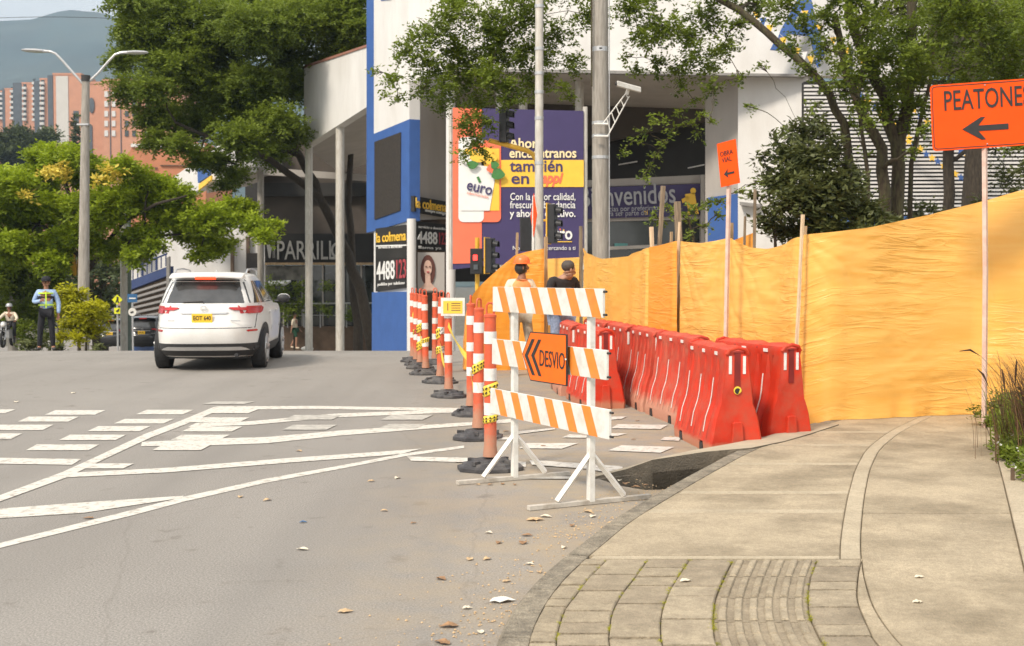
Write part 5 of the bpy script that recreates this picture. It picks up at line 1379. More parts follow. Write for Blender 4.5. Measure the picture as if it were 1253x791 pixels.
# terracotta building nearer
def terracotta():
    Y = 150
    o = thing('terracotta_building', 'plain terracotta building rising behind the white sloping canopy', 'building', (at(190, 300, Y).x, Y, -8))
    mb = MB(); wall(mb, [(150, 420, Y), (252, 420, Y), (252, 175, Y), (165, 175, Y), (150, 200, Y)], 14); mb.build('wall', 'brick2', o, world=True)
    mb = MB(); wall(mb, [(160, 180, Y - .3), (250, 180, Y - .3), (250, 176, Y - .3), (160, 176, Y - .3)], 1); mb.build('window_band', 'balcony', o, world=True)
    for a, b, y in ((150, 192, 205), (196, 240, 202)):
        mb = MB(); wall(mb, [(a, y + 1, Y - .25), (b, y + 1, Y - .25), (b, y, Y - .25), (a, y, Y - .25)], .4); mb.build('ledge', 'brown', o, world=True)
terracotta()

# ================================================================ LEFT COMMERCIAL BUILDINGS
def left_building():
    o = thing('commercial_building', 'white commercial building with sloping canopy, blue railing and grey louvres behind the suv', 'building', (at(240, 400, 66).x, 66, gz(66)))
    def W(name, pts, th, m, par=None):
        mb = MB(); wall(mb, pts, th); return mb.build(name, m, par or o, world=True)
    W('canopy_fascia', [(205, 222, 72), (300, 155, 62), (300, 204, 62), (250, 229, 67), (205, 251, 72)], 0.5, 'bwhite')
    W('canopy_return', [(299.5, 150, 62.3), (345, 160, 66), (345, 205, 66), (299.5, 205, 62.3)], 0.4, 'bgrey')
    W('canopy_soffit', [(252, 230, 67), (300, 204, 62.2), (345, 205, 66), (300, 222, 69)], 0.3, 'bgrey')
    W('blue_emblem', [(241, 201, 67.6), (256, 194, 66), (256, 215, 66), (242, 224, 67.5)], 0.1, 'bblue')
    W('sign_strip', [(243, 226, 67), (258, 215, 65.4), (258, 221, 65.4), (243, 233, 67)], 0.1, 'print_yellow')
    W('wall', [(160, 290, 74), (326, 262, 74), (326, 440, 74), (160, 440, 74)], 0.4, 'bwhite')
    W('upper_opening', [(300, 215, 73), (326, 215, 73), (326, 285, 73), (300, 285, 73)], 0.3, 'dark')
    for x in (282, 301): W('pilaster', [(x, 290, 73.6), (x + 3.5, 290, 73.6), (x + 3.5, 440, 73.6), (x, 440, 73.6)], 0.3, 'brown')
    W('poster', [(302, 310, 73.5), (317, 310, 73.5), (317, 328, 73.5), (302, 328, 73.5)], 0.1, 'screen')
    W('terrace_band', [(156, 345, 70), (206, 326, 66), (206, 337, 66), (156, 356, 70)], 0.3, mat('deep_blue_paint', (0.03, 0.05, 0.14), 0.6, 0.1, 2))
    W('louvre_backing', [(156, 356, 70.6), (206, 337, 66.6), (206, 440, 66.6), (156, 440, 70.6)], 0.3, 'brown')
    for i in range(11):
        y = 359 + i * 6.0
        W('louvre', [(156, y, 70), (206, y - 16 + i * 1.4, 66), (206, y - 13.2 + i * 1.4, 66), (156, y + 2.8, 70)], 0.25, 'steel_grey')
    W('corner_post', [(203.5, 316, 65.8), (207, 314, 65.8), (207, 440, 65.8), (203.5, 440, 65.8)], 0.3, 'steel_grey')
    W('blue_base', [(156, 414, 69.5), (203, 400, 66), (203, 440, 66), (156, 440, 69.5)], 0.2, 'bblue')
    mb = MB(); mb.tube([at(156, 330, 70), at(204, 311, 66)], 0.05, 6); mb.build('handrail', MATS['deep_blue_paint'], o, world=True)
    for k in range(9):
        t = k / 8; x = 157 + 46 * t; Y = 70 - 4 * t
        mb = MB(); mb.tube([at(x, 345 - 19 * t, Y), at(x, 330 - 18 * t, Y)], 0.035 if k % 3 else 0.07, 5); mb.build('railing_post', MATS['deep_blue_paint'], o, world=True)
    text('MODA', 1.1, 'print_white', o, at(166, 342, 69), at(200, 328, 66.3) - at(166, 342, 69), (0, 0, 1), ex=.01) if False else None
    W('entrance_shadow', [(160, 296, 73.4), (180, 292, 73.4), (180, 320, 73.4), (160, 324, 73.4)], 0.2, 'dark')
left_building()
def grill_building():
    Y = 62
    o = thing('restaurant_building', 'two storey grill restaurant under a white fascia on tall round columns', 'building', (at(400, 430, Y).x, Y, gz(Y)))
    def W(name, pts, th, m, par=None):
        mb = MB(); wall(mb, pts, th); return mb.build(name, m, par or o, world=True)
    W('fascia', [(372, 82, 54), (449, 56, 48), (449, 131, 48), (372, 180, 54)], 0.4, 'bwhite')
    W('fascia_edge', [(371.6, 80.5, 53.9), (449, 54.5, 47.9), (449, 57.5, 47.9), (371.6, 83.5, 53.9)], 0.5, mat('rusty_edge', (0.30, 0.14, 0.10), 0.8))
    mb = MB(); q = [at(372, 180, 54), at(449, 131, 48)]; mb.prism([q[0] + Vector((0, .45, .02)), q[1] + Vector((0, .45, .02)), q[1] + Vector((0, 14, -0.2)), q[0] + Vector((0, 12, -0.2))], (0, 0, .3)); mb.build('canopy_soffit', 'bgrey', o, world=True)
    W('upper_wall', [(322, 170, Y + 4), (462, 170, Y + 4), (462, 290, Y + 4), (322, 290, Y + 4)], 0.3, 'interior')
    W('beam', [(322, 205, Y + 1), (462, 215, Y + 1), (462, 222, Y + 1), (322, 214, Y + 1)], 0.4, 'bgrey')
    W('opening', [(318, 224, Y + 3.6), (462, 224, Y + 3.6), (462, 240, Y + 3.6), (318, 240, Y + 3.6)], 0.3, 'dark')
    W('sign_board', [(324, 286, Y), (462, 286, Y), (462, 322, Y), (324, 322, Y)], 0.3, 'dark')
    W('sign_ledge', [(324, 321.5, Y - .2), (462, 321.5, Y - .2), (462, 324.5, Y - .2), (324, 324.5, Y - .2)], 0.5, 'wood')
    so = thing('restaurant_sign', 'dark PARRILLA sign with pale letters above the restaurant windows', 'sign', at(390, 305, Y - .1))
    lm = mat('sign_letters_pale', (0.42, 0.40, 0.37), 0.6, 0.1, 10)
    text('PARRILLA', 1.35, lm, so, at(338, 317.5, Y - .12), (1, 0, 0), (0, 0, 1), ex=.03, bold=0.0060, xs=0.62)
    text('G', 1.15, lm, so, at(404, 316, Y - .12), (1, 0, 0), (0, 0, 1), ex=.03, bold=0.0060, xs=0.8)
    mb = MB(); mb.prism([at(x, y, Y - .12) for x, y in ((326, 297), (333, 301), (331, 316), (329, 316))], (0, -.04, 0)); mb.prism([at(x, y, Y - .12) for x, y in ((325, 292), (335, 291), (334, 296), (327, 297))], (0, -.04, 0))
    for xx in (334, 335.8): mb.prism([at(x, y, Y - .12) for x, y in ((xx, 292), (xx + .8, 292), (xx + .5, 316), (xx, 316))], (0, -.04, 0))
    mb.build('emblem', lm, so, world=True)
    W('window_glass', [(326, 325, Y + .3), (460, 325, Y + .3), (460, 402, Y + .3), (326, 402, Y + .3)], 0.1, 'glass')
    for x in (324, 346, 369, 394, 420, 441): W('window_frame', [(x, 324, Y), (x + 1.6, 324, Y), (x + 1.6, 402, Y), (x, 402, Y)], 0.2, 'bgrey')
    W('stone_band', [(326, 326, Y - .05), (380, 326, Y - .05), (380, 343, Y - .05), (326, 343, Y - .05)], 0.1, mat('mottled_stone', (0.14, 0.13, 0.11), 0.8, 0.6, 2.2))
    W('awning', [(328, 344, Y - .5), (356, 343, Y - .5), (350, 347, Y - .9), (330, 348, Y - .9)], 0.1, 'bwhite')
    W('planter_wall', [(346, 400, Y - .7), (460, 400, Y - .7), (460, 445, Y - .7), (346, 445, Y - .7)], 0.6, 'brown')
    mb = MB()
    for x in (352, 372, 392, 424, 443): mb.tube([at(x, 401, Y - .8), at(x, 372, Y - .8)], .035, 5)
    mb.tube([at(350, 372, Y - .8), at(460, 371, Y - .8)], .045, 6); mb.tube([at(350, 386, Y - .8), at(460, 386, Y - .8)], .02, 5)
    mb.build('railing', 'metal', o, world=True)
    for x, t, Yc, r in ((319, 205, 63.5, .17), (378, 178, 53.6, .165), (416, 150, 51, .18)):
        a, b = at(x, 440, Yc), at(x, t, Yc)
        mb = MB(); mb.tube([a, b], r, 16, cap=True); mb.build('column', 'pole_white' if x > 330 else 'pole_conc', o, smooth=True, world=True)
    mb = MB(); mb.ball(at(376, 427, 57), (0.3, 0.2, 0.12), 10, 6); s_ = mb.build('white_bag', 'white'); tag(s_, 'small white bag lying by the planter wall near the columns', 'bag')
grill_building()

# ================================================================ CORNER STORE
def corner_store():
    o = thing('store_building', 'white and blue corner tower with a dark screen and la colmena signs', 'building', (at(500, 430, 43).x, 43, gz(43)))
    def W(name, pts, th, m, par=None):
        mb = MB(); wall(mb, pts, th); return mb.build(name, m, par or o, world=True)
    Yl = lambda x: 46.5 - (x - 449) * 3.5 / 51      # front wall comes nearer towards its right end
    def F(name, pts, th, m, lift=0.0, par=None): return W(name, [(x, y, Yl(x) - lift) for x, y in pts], th, m, par)
    F('upper_wall', [(457.5, -60), (501, -60), (501, 146), (457.5, 164)], 0.4, 'bwhite')
    F('blue_edge', [(448.5, -60), (457.5, -60), (457.5, 283), (448.5, 285)], 0.5, 'bblue')
    F('blue_panel', [(457.5, 164), (501, 146), (501, 270), (457.5, 283)], 0.4, 'bblue', 0.02)
    F('dead_screen', [(458, 174), (490, 162), (489.5, 258), (458, 269)], 0.25, 'screen', 0.14)
    F('side_face', [(448.3, 0), (449, 0), (449, 283), (448.3, 285)], 6, 'bgrey', -0.6) if False else None
    # return wall, receding to the right
    Yr = lambda x: 43 + (x - 501) * 3.0 / 46
    def G(name, pts, th, m, lift=0.0, par=None): return W(name, [(x, y, Yr(x) - lift) for x, y in pts], th, m, par)
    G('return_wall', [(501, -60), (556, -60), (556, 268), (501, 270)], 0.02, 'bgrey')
    F('sign_wall', [(457.5, 274), (498.5, 270), (498.5, 445), (457.5, 445)], 0.3, 'bwhite', -0.15)
    F('blue_base', [(455, 358), (498.5, 357), (498.5, 445), (455, 445)], 0.3, 'bblue', 0.05)
    G('back_wall', [(508, 262), (556, 262), (556, 445), (508, 445)], 0.3, 'brown', -0.6)
    mb = MB(); mb.tube([at(503.5, 445, 42.7), at(503.5, 268, 42.7)], .16, 14); mb.build('column', 'bwhite', o, smooth=True, world=True)
    mb = MB(); mb.tube([at(551.5, 445, 42), at(551.5, 60, 42)], .16, 14); mb.build('column', 'bwhite', o, smooth=True, world=True)
    # signs
    s1 = thing('store_sign', 'dark panel with yellow la colmena and large phone number above the blue base', 'sign', at(478, 300, 44))
    mb = MB(); wall(mb, [(x, y, Yl(x) - .1) for x, y in ((459.5, 280), (497, 275), (497, 352), (459.5, 357))], 0.1); mb.build('panel', 'dark', s1, world=True)
    for y0, y1, m in ((299.5, 301, 'print_white'), (313, 316, 'dark')):
        mb = MB(); wall(mb, [(x, y, Yl(x) - .14) for x, y in ((460, y0 + 1), (497, y0), (497, y1), (460, y1 + 1))], 0.04); mb.build('print_line', m, s1, world=True)
    def T(s, size, m, par, x, y, x2, y2, Yf, lift, bold=0.0060):
        a, b = at(x, y, Yf(x) - lift), at(x2, y2, Yf(x2) - lift)
        t = text(s, size, m, par, (0, 0, 0), world=False); w = max(v.co.x for v in t.data.vertices); bpy.data.objects.remove(t)
        return text(s, size, m, par, a, b - a, (0, 0, 1), xs=(b - a).length / w, bold=bold, ex=.01)
    T('la colmena', .50, 'print_yellow', s1, 460, 297, 496.5, 294, Yl, .16, .006)
    T('4488', 0.95, 'print_white', s1, 461, 343, 483, 341, Yl, .16, .008)
    T('123', 0.95, mat('dull_red_print', (0.42, 0.06, 0.07), 0.6), s1, 483.5, 341, 496.8, 340, Yl, .16, .005)
    T('servicio a domicilio', .14, 'print_white', s1, 463, 304.5, 492, 303.5, Yl, .16, 0)
    T('pedidos por telefono', .16, 'print_white', s1, 462, 350, 495, 348, Yl, .16, 0)
    s2 = thing('store_sign', 'narrow dark sign with yellow la colmena lettering high on the grey return wall', 'sign', at(528, 252, 43))
    mb = MB(); wall(mb, [(x, y, Yr(x) - .5) for x, y in ((507, 240), (547, 247), (547, 266), (507, 259))], 0.2); mb.build('panel', 'dark', s2, world=True)
    T('la colmena', .50, 'print_yellow', s2, 508.5, 254, 546, 259.5, Yr, .72, .006)
    T('siempre contigo', .16, 'print_white', s2, 520, 259, 545, 263, Yr, .72, 0)
    s3 = thing('store_sign', 'dark sign with the white and red phone number between the two white columns', 'sign', at(528, 290, 43))
    mb = MB(); wall(mb, [(x, y, Yr(x) - .3) for x, y in ((509, 271), (547, 275), (547, 308), (509, 306))], 0.15); mb.build('panel', 'dark', s3, world=True)
    T('4488', 0.62, 'print_white', s3, 511, 298, 535, 299, Yr, .5, .006); T('123', 0.62, MATS['dull_red_print'], s3, 536, 299, 547, 299.5, Yr, .5, .006)
    T('servicio a domicilio', .14, 'print_white', s3, 512, 279, 545, 282, Yr, .5, 0); T('llama ya', .15, 'print_white', s3, 512, 304.5, 540, 305.5, Yr, .5, 0)
    s4 = thing('shop_poster', 'poster of a woman with long red brown hair under the phone number sign', 'poster', at(528, 330, 43))
    P = lambda m, pts, lift, nm: (lambda mb: (wall(mb, [(x, y, 43.1 - lift) for x, y in pts], .03), mb.build(nm, m, s4, world=True)))(MB())
    P('bgrey', [(511, 309), (544, 309), (544, 358), (511, 358)], 0, 'panel')
    el = lambda cx, cy, rx, ry: [(cx + rx * math.cos(R(a)), cy + ry * math.sin(R(a))) for a in range(0, 360, 20)]
    hm = mat('print_hair', (0.10, 0.03, 0.02), 0.7); sm_ = mat('print_skin', (0.55, 0.36, 0.28), 0.7)
    P(hm, el(523.5, 331, 9, 19), .05, 'hair_print'); P(sm_, el(523.5, 328, 5, 9.5), .09, 'face_print'); P(sm_, [(520, 336), (526.5, 336), (527, 346), (536, 356), (511, 356), (520.5, 346)], .08, 'neck_print')
    P(hm, el(521.5, 326.5, 1.1, .7), .13, 'eye_print'); P(hm, el(526, 326.5, 1.1, .7), .13, 'eye_print'); P(MATS['dull_red_print'], el(523.7, 333, 1.8, .8), .13, 'mouth_print')
    # logo corner at the very top, on the white wall
    F('blue_letter_piece', [(466, -10), (486, -14), (485, -6), (478, 0), (466, 1)], .1, 'bblue', .1)
    mb = MB(); wall(mb, [(448.6, -60, 46.9), (449.2, -60, 46.9), (449.2, 283, 46.9), (448.6, 283, 46.9)], 5); 
corner_store()

# ================================================================ SUPERMARKET BEHIND
def supermarket():
    o = thing('supermarket_building', 'large white supermarket with a deep dark entrance and grey side walls behind the trees', 'building', (at(850, 330, 42).x, 42, gz(42)))
    def W(name, pts, th, m, par=None):
        mb = MB(); wall(mb, pts, th); return mb.build(name, m, par or o, world=True)
    W('upper_facade', [(556, -260, 40), (1140, -260, 38), (1140, 98, 38), (985, 92, 38.5), (720, 86, 39.5), (556, 84, 40)], 0.5, 'bwhite')
    W('facade_return', [(500, -260, 42.4), (557, -260, 40.2), (557, 84, 40.2), (500, 100, 42.4)], 0.02, 'bwhite')
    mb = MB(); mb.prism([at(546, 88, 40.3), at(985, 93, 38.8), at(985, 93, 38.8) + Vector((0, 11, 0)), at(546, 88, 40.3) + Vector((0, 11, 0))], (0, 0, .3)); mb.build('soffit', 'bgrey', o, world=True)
    W('facade_lip', [(556, 84, 39.8), (985, 91, 38.3), (985, 94, 38.3), (556, 87, 39.8)], 0.3, 'steel_grey')
    # a sloping beige soffit wall, then dark glass
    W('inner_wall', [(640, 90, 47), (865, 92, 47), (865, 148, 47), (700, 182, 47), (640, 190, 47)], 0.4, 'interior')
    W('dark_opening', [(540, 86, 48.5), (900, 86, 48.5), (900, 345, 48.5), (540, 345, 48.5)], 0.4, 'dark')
    for x0, x1, y in ((757, 780, 201), (842, 862, 205)):
        W('light_strip', [(x0, y, 48.3), (x1, y - 4, 48.3), (x1, y - 2.6, 48.3), (x0, y + 1.4, 48.3)], 0.1, 'bwhite')
    W('frame_top', [(715, 221, 44), (862, 214, 44), (862, 224, 44), (715, 229, 44)], 0.3, 'bgrey')
    W('frame_bottom', [(715, 268, 44), (862, 264, 44), (862, 268, 44), (715, 272, 44)], 0.3, 'bgrey')
    W('frame_post', [(857.5, 214, 43.8), (862.5, 214, 43.8), (862.5, 345, 43.8), (857.5, 345, 43.8)], 0.3, 'bgrey')
    W('frame_post', [(713, 222, 43.8), (717, 222, 43.8), (717, 345, 43.8), (713, 345, 43.8)], 0.3, 'bgrey')
    W('counter', [(745, 302, 43.9), (857, 297, 43.9), (857, 301, 43.9), (745, 306, 43.9)], 0.4, 'bgrey')
    W('shop_glass', [(717, 270, 44.2), (857, 267, 44.2), (857, 345, 44.2), (717, 345, 44.2)], 0.1, 'glass')
    W('teal_notice', [(752, 298, 44.0), (768, 298, 44.0), (768, 304, 44.0), (752, 304, 44.0)], 0.05, mat('teal_print', (0.10, 0.30, 0.28), 0.6))
    W('grey_wall', [(863, 90, 41), (903, 90, 40), (903, 345, 40), (863, 345, 41)], 0.4, 'bgrey')
    W('blue_dado', [(866, 242, 40.7), (903, 237, 39.8), (903, 345, 39.8), (866, 345, 40.7)], 0.15, 'bblue')
    W('white_wall', [(903, 90, 39.6), (988, 94, 38.6), (988, 345, 38.6), (903, 345, 39.6)], 0.4, 'bwhite')
    W('wall_ledge', [(905, 247, 39.2), (930, 250, 39), (930, 254, 39), (905, 251, 39.2)], 0.5, 'steel_grey')
    for x in (612, 709, 640): 
        mb = MB(); mb.tube([at(x, 345, 41.5), at(x, 86, 41.5)], .15, 12); mb.build('column', 'pole_white', o, smooth=True, world=True)
    # blue letters high on the facade
    l = thing('facade_logo', 'large blue letter A standing on the white facade behind branches', 'sign', at(975, 50, 38))
    text('A', 2.7, 'bblue', l, at(944, 60, 37.9), at(1012, 68, 37.7) - at(944, 60, 37.9), (0, 0, 1), ex=.08, bold=0.0300, xs=0.86)
    b = thing('welcome_banner', 'navy Bienvenidos banner with a small yellow figure above the shop window', 'banner', at(790, 247, 43.7))
    mb = MB(); wall(mb, [(717, 230, 43.9), (857, 225, 43.9), (857, 264, 43.9), (717, 268, 43.9)], .08); mb.build('panel', 'navy', b, world=True)
    wm = mat('banner_lettering', (0.42, 0.42, 0.44), 0.6)
    text('Bienvenidos', 1.02, wm, b, at(709, 254, 43.8), at(825, 248, 43.8) - at(709, 254, 43.8), (0, 0, 1), ex=.01, bold=0.0075, xs=0.70)
    text('Gracias por preferirnos', .27, wm, b, at(733, 259.5, 43.8), (1, 0, .03), (0, 0, 1), ex=.005, xs=.85)
    text('para ser parte de', .27, wm, b, at(737, 265, 43.8), (1, 0, .03), (0, 0, 1), ex=.005, xs=.85); text('ti', .27, 'print_yellow', b, at(788, 263, 43.8), (1, 0, .03), (0, 0, 1), ex=.005)
    mb = MB()
    for pts in ([(838, 238), (850, 236), (853, 255), (842, 258)], [(834, 244), (842, 240), (843, 244), (835, 249)], [(842, 256), (845, 256), (845, 263), (841, 263)], [(849, 255), (853, 254), (855, 262), (851, 262)]):
        mb.prism([at(x, y, 43.8) for x, y in pts], (0, -.03, 0))
    mb.prism([at(848 + 3.4 * math.cos(R(a)), 234 + 4 * math.sin(R(a)), 43.8) for a in range(0, 360, 30)], (0, -.03, 0)); mb.build('figure_print', 'print_yellow', b, world=True)
    return o
supermarket()
def louvre_wall():
    Y = 34
    o = thing('louvred_wall', 'wall of many horizontal white louvres behind the multi stemmed tree', 'building', (at(1120, 300, Y).x, Y, 0))
    mb = MB(); wall(mb, [(984, 100, Y + .5), (1290, 96, Y + .5), (1290, 345, Y + .5), (984, 345, Y + .5)], .3); mb.build('backing', 'dark', o, world=True)  # near-black sheet: shade between the slats is put into its colour
    y = 104; first = None
    while y < 300:
        a, b = at(984, y, Y), at(1290, y - 1, Y)
        mb = MB(); mb.prism([a, b, b + Vector((0, .03, 0)), a + Vector((0, .03, 0))], (0, 0, -.056)); mb.build('slat', 'slat_white', o, world=True)
        y += 4.75
    for x in (1040, 1100, 1160, 1220):
        mb = MB(); mb.box(at(x, 200, Y + .3), (.08, .1, 6.5)); mb.build('mullion', 'tower_dark', o, world=True)
    mb = MB(); wall(mb, [(984, 265, Y - .1), (1290, 265, Y - .1), (1290, 345, Y - .1), (984, 345, Y - .1)], .1); mb.build('base_wall', 'bblue', o, world=True)
    mb = MB(); wall(mb, [(1140, -200, 33.5), (1400, -200, 33.5), (1400, 90, 33.5), (1140, 90, 33.5)], .3); mb.build('upper_wall', 'interior', o, world=True)
louvre_wall()
def star(cx, cy, r):
    return [(cx + (r if k % 2 == 0 else r * .45) * math.cos(R(36 * k - 90)), cy + (r if k % 2 == 0 else r * .45) * math.sin(R(36 * k - 90))) for k in range(10)]
def garland(lab, a, b, n, Y, r=5.0, sag=0.0, shape='star'):
    o = thing('garland', lab, 'garland', at((a[0] + b[0]) / 2, (a[1] + b[1]) / 2, Y), group='yellow and blue garlands')
    pts = [(a[0] + (b[0] - a[0]) * k / (n - 1), a[1] + (b[1] - a[1]) * k / (n - 1) + sag * math.sin(math.pi * k / (n - 1))) for k in range(n)]
    mb = MB(); mb.tube([at(x, y - 2, Y) for x, y in pts], .008, 4); mb.build('string', 'slat_white', o, world=True)
    for k, (x, y) in enumerate(pts):
        mb = MB(); sh = star(x, y + random.uniform(-1, 1), r) if shape == 'star' else [(x - r, y - 1), (x + r, y - 2), (x + 1, y + 2 * r)]
        mb.prism([at(u, v, Y - .02) for u, v in sh], (0, -.015, 0)); mb.build(shape if shape == 'star' else 'pennant', 'print_yellow' if k % 2 == 0 else ('bblue' if shape == 'star' else ['bblue', 'print_white'][k // 2 % 2]), o, world=True)
garland('upper garland of yellow and blue stars running down behind the PEATONES sign', (1118, 136), (1200, 205), 11, 33.6)
garland('lower garland of yellow and blue stars running down to the sheeting', (1112, 173), (1197, 233), 13, 33.5)
garland('star garland crossing the trunks of the multi stemmed tree', (1045, 110), (1112, 170), 9, 33.6)
garland('string of yellow, blue and white pennants across the blue letter on the facade', (925, 15), (1000, 75), 10, 36.5, 4.5, 6, 'pennant')
garland('string of pennants high right of the blue letter', (985, 15), (1062, 75), 10, 36.5, 4.0, 6, 'pennant')

# ================================================================ BILLBOARD
def billboard():
    Y = 36
    o = thing('billboard', 'tall navy and orange billboard advertising a supermarket with a shopping bag', 'billboard', (at(635, 320, Y).x, Y, gz(Y)))
    def Q(m, pts, lift, nm, th=.012):
        mb = MB(); P = [at(x, y, Y - lift) for x, y in pts]; mb.prism(P, (0, th, 0)); return mb.build(nm, m, o, world=True)
    Q('navy', [(554, 132), (714, 136), (714, 318), (589, 326), (554, 330)], 0, 'panel', .2)
    Q('print_orange', [(554, 132), (589.5, 133), (589.5, 322), (554, 323)], .02, 'orange_field')
    Q('print_yellow', [(612, 196), (714.3, 196), (714.3, 229), (612, 229)], .02, 'yellow_band')
    def rrect(x0, y0, x1, y1, r):
        P = []
        for cx, cy, a0 in ((x1 - r, y0 + r, -90), (x1 - r, y1 - r, 0), (x0 + r, y1 - r, 90), (x0 + r, y0 + r, 180)):
            P += [(cx + r * math.cos(R(a0 + 18 * k)), cy + r * math.sin(R(a0 + 18 * k))) for k in range(6)]
        return P
    Q('print_orange', rrect(575, 172, 613, 272, 6), .035, 'picture_frame')
    Q('print_white', rrect(561, 168, 592, 272, 6), .05, 'picture_frame')
    Q('print_yellow', [(589, 182), (611, 182), (611, 258), (589, 258)], .05, 'picture_ground')
    Q('print_white', [(561, 198), (608, 206), (599, 258), (564, 258)], .07, 'bag_print')
    Q('bgrey', [(589, 215), (608, 206), (599, 258), (592, 258)], .075, 'bag_fold') if False else None
    a = at(570, 232, Y - .1); b = at(601, 239, Y - .1)
    t = text('euro', .8, 'navy', o, (0, 0, 0), world=False); w = max(v.co.x for v in t.data.vertices); bpy.data.objects.remove(t)
    text('euro', .46, 'navy', o, a, b - a, (0, 0, 1), xs=(b - a).length / (w * .46 / .8), bold=0.0060)
    text('supermercados', .11, 'print_orange', o, at(571, 237, Y - .1), b - a, (0, 0, 1), xs=.95)
    Q('sign_green' if 'sign_green' in M else mat('green_print', (0.06, 0.20, 0.05), .5), [(583, 217), (586, 216), (589, 223), (586, 224)], .09, 'leaf_print')
    fr = [(575, 186, 8, 5, 'print_yellow'), (584, 178, 8, 5, 'print_orange'), (593, 186, 9, 6, 'print_yellow'), (600, 195, 8, 7, 'print_yellow'), (571, 195, 8, 6, 'print_white'), (585, 193, 9, 6, 'print_yellow'), (603, 206, 7, 6, 'print_orange'), (609, 213, 8, 7, MATS['green_print']), (605, 202, 5, 5, MATS['green_print']), (578, 202, 7, 5, MATS['green_print'])]
    for k, (x, y, rx, ry, m) in enumerate(fr):
        Q(m, [(x + rx * math.cos(R(a)) * (1 + .2 * math.sin(3 * R(a) + k)), y + ry * math.sin(R(a))) for a in range(0, 360, 24)], .10 + .008 * k, 'grocery_print', .006)
    def T(s, h, m, x, y, x2, bold=0.0060, shear=0):
        a = at(x, y, Y - .03); b = at(x2, y, Y - .03)
        t = text(s, h, m, o, (0, 0, 0), world=False); w = max(v.co.x for v in t.data.vertices); bpy.data.objects.remove(t)
        text(s, h, m, o, a, (1, 0, 0), (0, 0, 1), xs=(b.x - a.x) / w, bold=bold, ex=.004, shear=shear)
    T('Ahora', .40, 'print_cream', 623, 181, 664, .008); T('encuéntranos', .40, 'print_cream', 623, 193, 705, .008)
    T('también', .48, 'navy', 624, 210, 688, .008); T('en', .48, 'navy', 625, 225, 647, .008); T('rappi', .44, 'print_orange', 656, 224, 686, .015, .3)
    T('Con la mejor calidad,', .30, 'print_white', 624, 245, 704, .002); T('frescura, abundancia', .30, 'print_white', 624, 255, 704, .002); T('y ahorro efectivo.', .30, 'print_white', 624, 265.5, 704, .005)
    T('euro', .52, 'print_white', 667, 293, 700, .01); T('Nos estamos acercando a ti', .17, 'print_white', 627, 306, 704, 0)
    Q('print_yellow', [(668, 295.5), (700, 295.5), (700, 296.5), (668, 296.5)], .03, 'underline')
    for k in range(5): 
        c = (677 + 4.2 * k, 284 - 3.0 * math.sin(math.pi * k / 4)); Q('print_yellow' if k % 2 else 'print_orange', star(c[0], c[1], 1.5), .03, 'star_print')
    for x in (552, 716):
        mb = MB(); mb.tube([at(x, 330, Y + .1), at(x, 131, Y + .1)], .07, 8); mb.build('frame_post', 'pole_white', o, world=True)
billboard()

# ================================================================ POLES, LAMPS, SIGNALS
def street_lamp():
    Y = 44.5; b = at(101.5, 430, Y); zb = gz(Y)
    o = thing('street_lamp', 'concrete street lamp with two curved arms behind the traffic officer', 'street lamp', (b.x, Y, zb))
    top = at(105, 96, Y)
    mb = MB(); mb.tube([(b.x, Y, zb), top], [0.22, 0.135], 14); mb.build('pole', 'pole_conc', o, smooth=True, world=True)
    mb = MB(); mb.tube([top - Vector((0, 0, .12)), top + Vector((0, 0, .1))], .16, 12); mb.build('cap', 'black', o, world=True)
    for pts, l0, l1 in (([(101, 102), (90, 90), (76, 74), (68, 66), (62, 63.5), (57, 63)], (60, 63.2), (27, 61.5)), ([(108, 101), (120, 90), (134, 74), (141, 67), (147, 65), (152, 64.5)], (150, 64.5), (181, 64.5))):
        mb = MB(); mb.tube([at(x, y, Y) for x, y in pts], .045, 8); arm = mb.build('arm', 'metal', o, smooth=True, world=True)
        a, c = at(*l0, Y), at(*l1, Y); d = (c - a)
        mb = MB(); rings = []
        for t, w, h in ((0, .05, .05), (.18, .06, .06), (.22, .12, .06), (.5, .17, .075), (.85, .15, .06), (1, .07, .03)):
            q = a + d * t; rings.append([q + Vector((0, w * math.cos(2 * math.pi * k / 10), h * math.sin(2 * math.pi * k / 10))) for k in range(10)])
        mb.loft(rings); hd_ = mb.build('lamp_head', 'metal', arm, smooth=True, world=True)
    mb = MB(); q = at(103, 153, Y); mb.box(q, (.42, .34, .06)); mb.build('clamp', 'metal', o, world=True)
street_lamp()
def pole(name, lab, cat, px0, px1, pyt, Y, r0, r1, m, bands=(), base=None):
    a = at(px0, 400, Y); b = at(px1, pyt, Y); o = thing(name, lab, cat, (a.x, Y, gz(Y)))
    mb = MB(); n = 8; mb.tube([Vector((a.x, Y, gz(Y))).lerp(b, k / n) for k in range(n + 1)], [r0 + (r1 - r0) * k / n for k in range(n + 1)], 18); mb.build('shaft', m, o, smooth=True, world=True)
    for y, r, mm in bands:
        q = at(px0 + (px1 - px0) * (400 - y) / (400 - pyt), y, Y); mb = MB(); mb.lathe([(r, -.03), (r + .006, -.03), (r + .006, .03), (r, .03)], 18, q); mb.build('band', mm, o, world=True)
    return o
pole('lamp_post', 'white painted steel post in front of the billboard', 'pole', 659.5, 660, -200, 24, .085, .075, 'pole_white', [(y, .083, 'metal') for y in (8, 60, 90, 113, 145, 200)])
po = pole('utility_pole', 'thick grey concrete utility pole carrying the security camera', 'pole', 735.5, 733.5, -220, 24.5, .175, .15, 'pole_conc', [(60, .157, 'metal'), (62, .157, 'metal'), (193, .168, 'metal'), (151, .165, 'metal'), (167, .165, 'metal')])
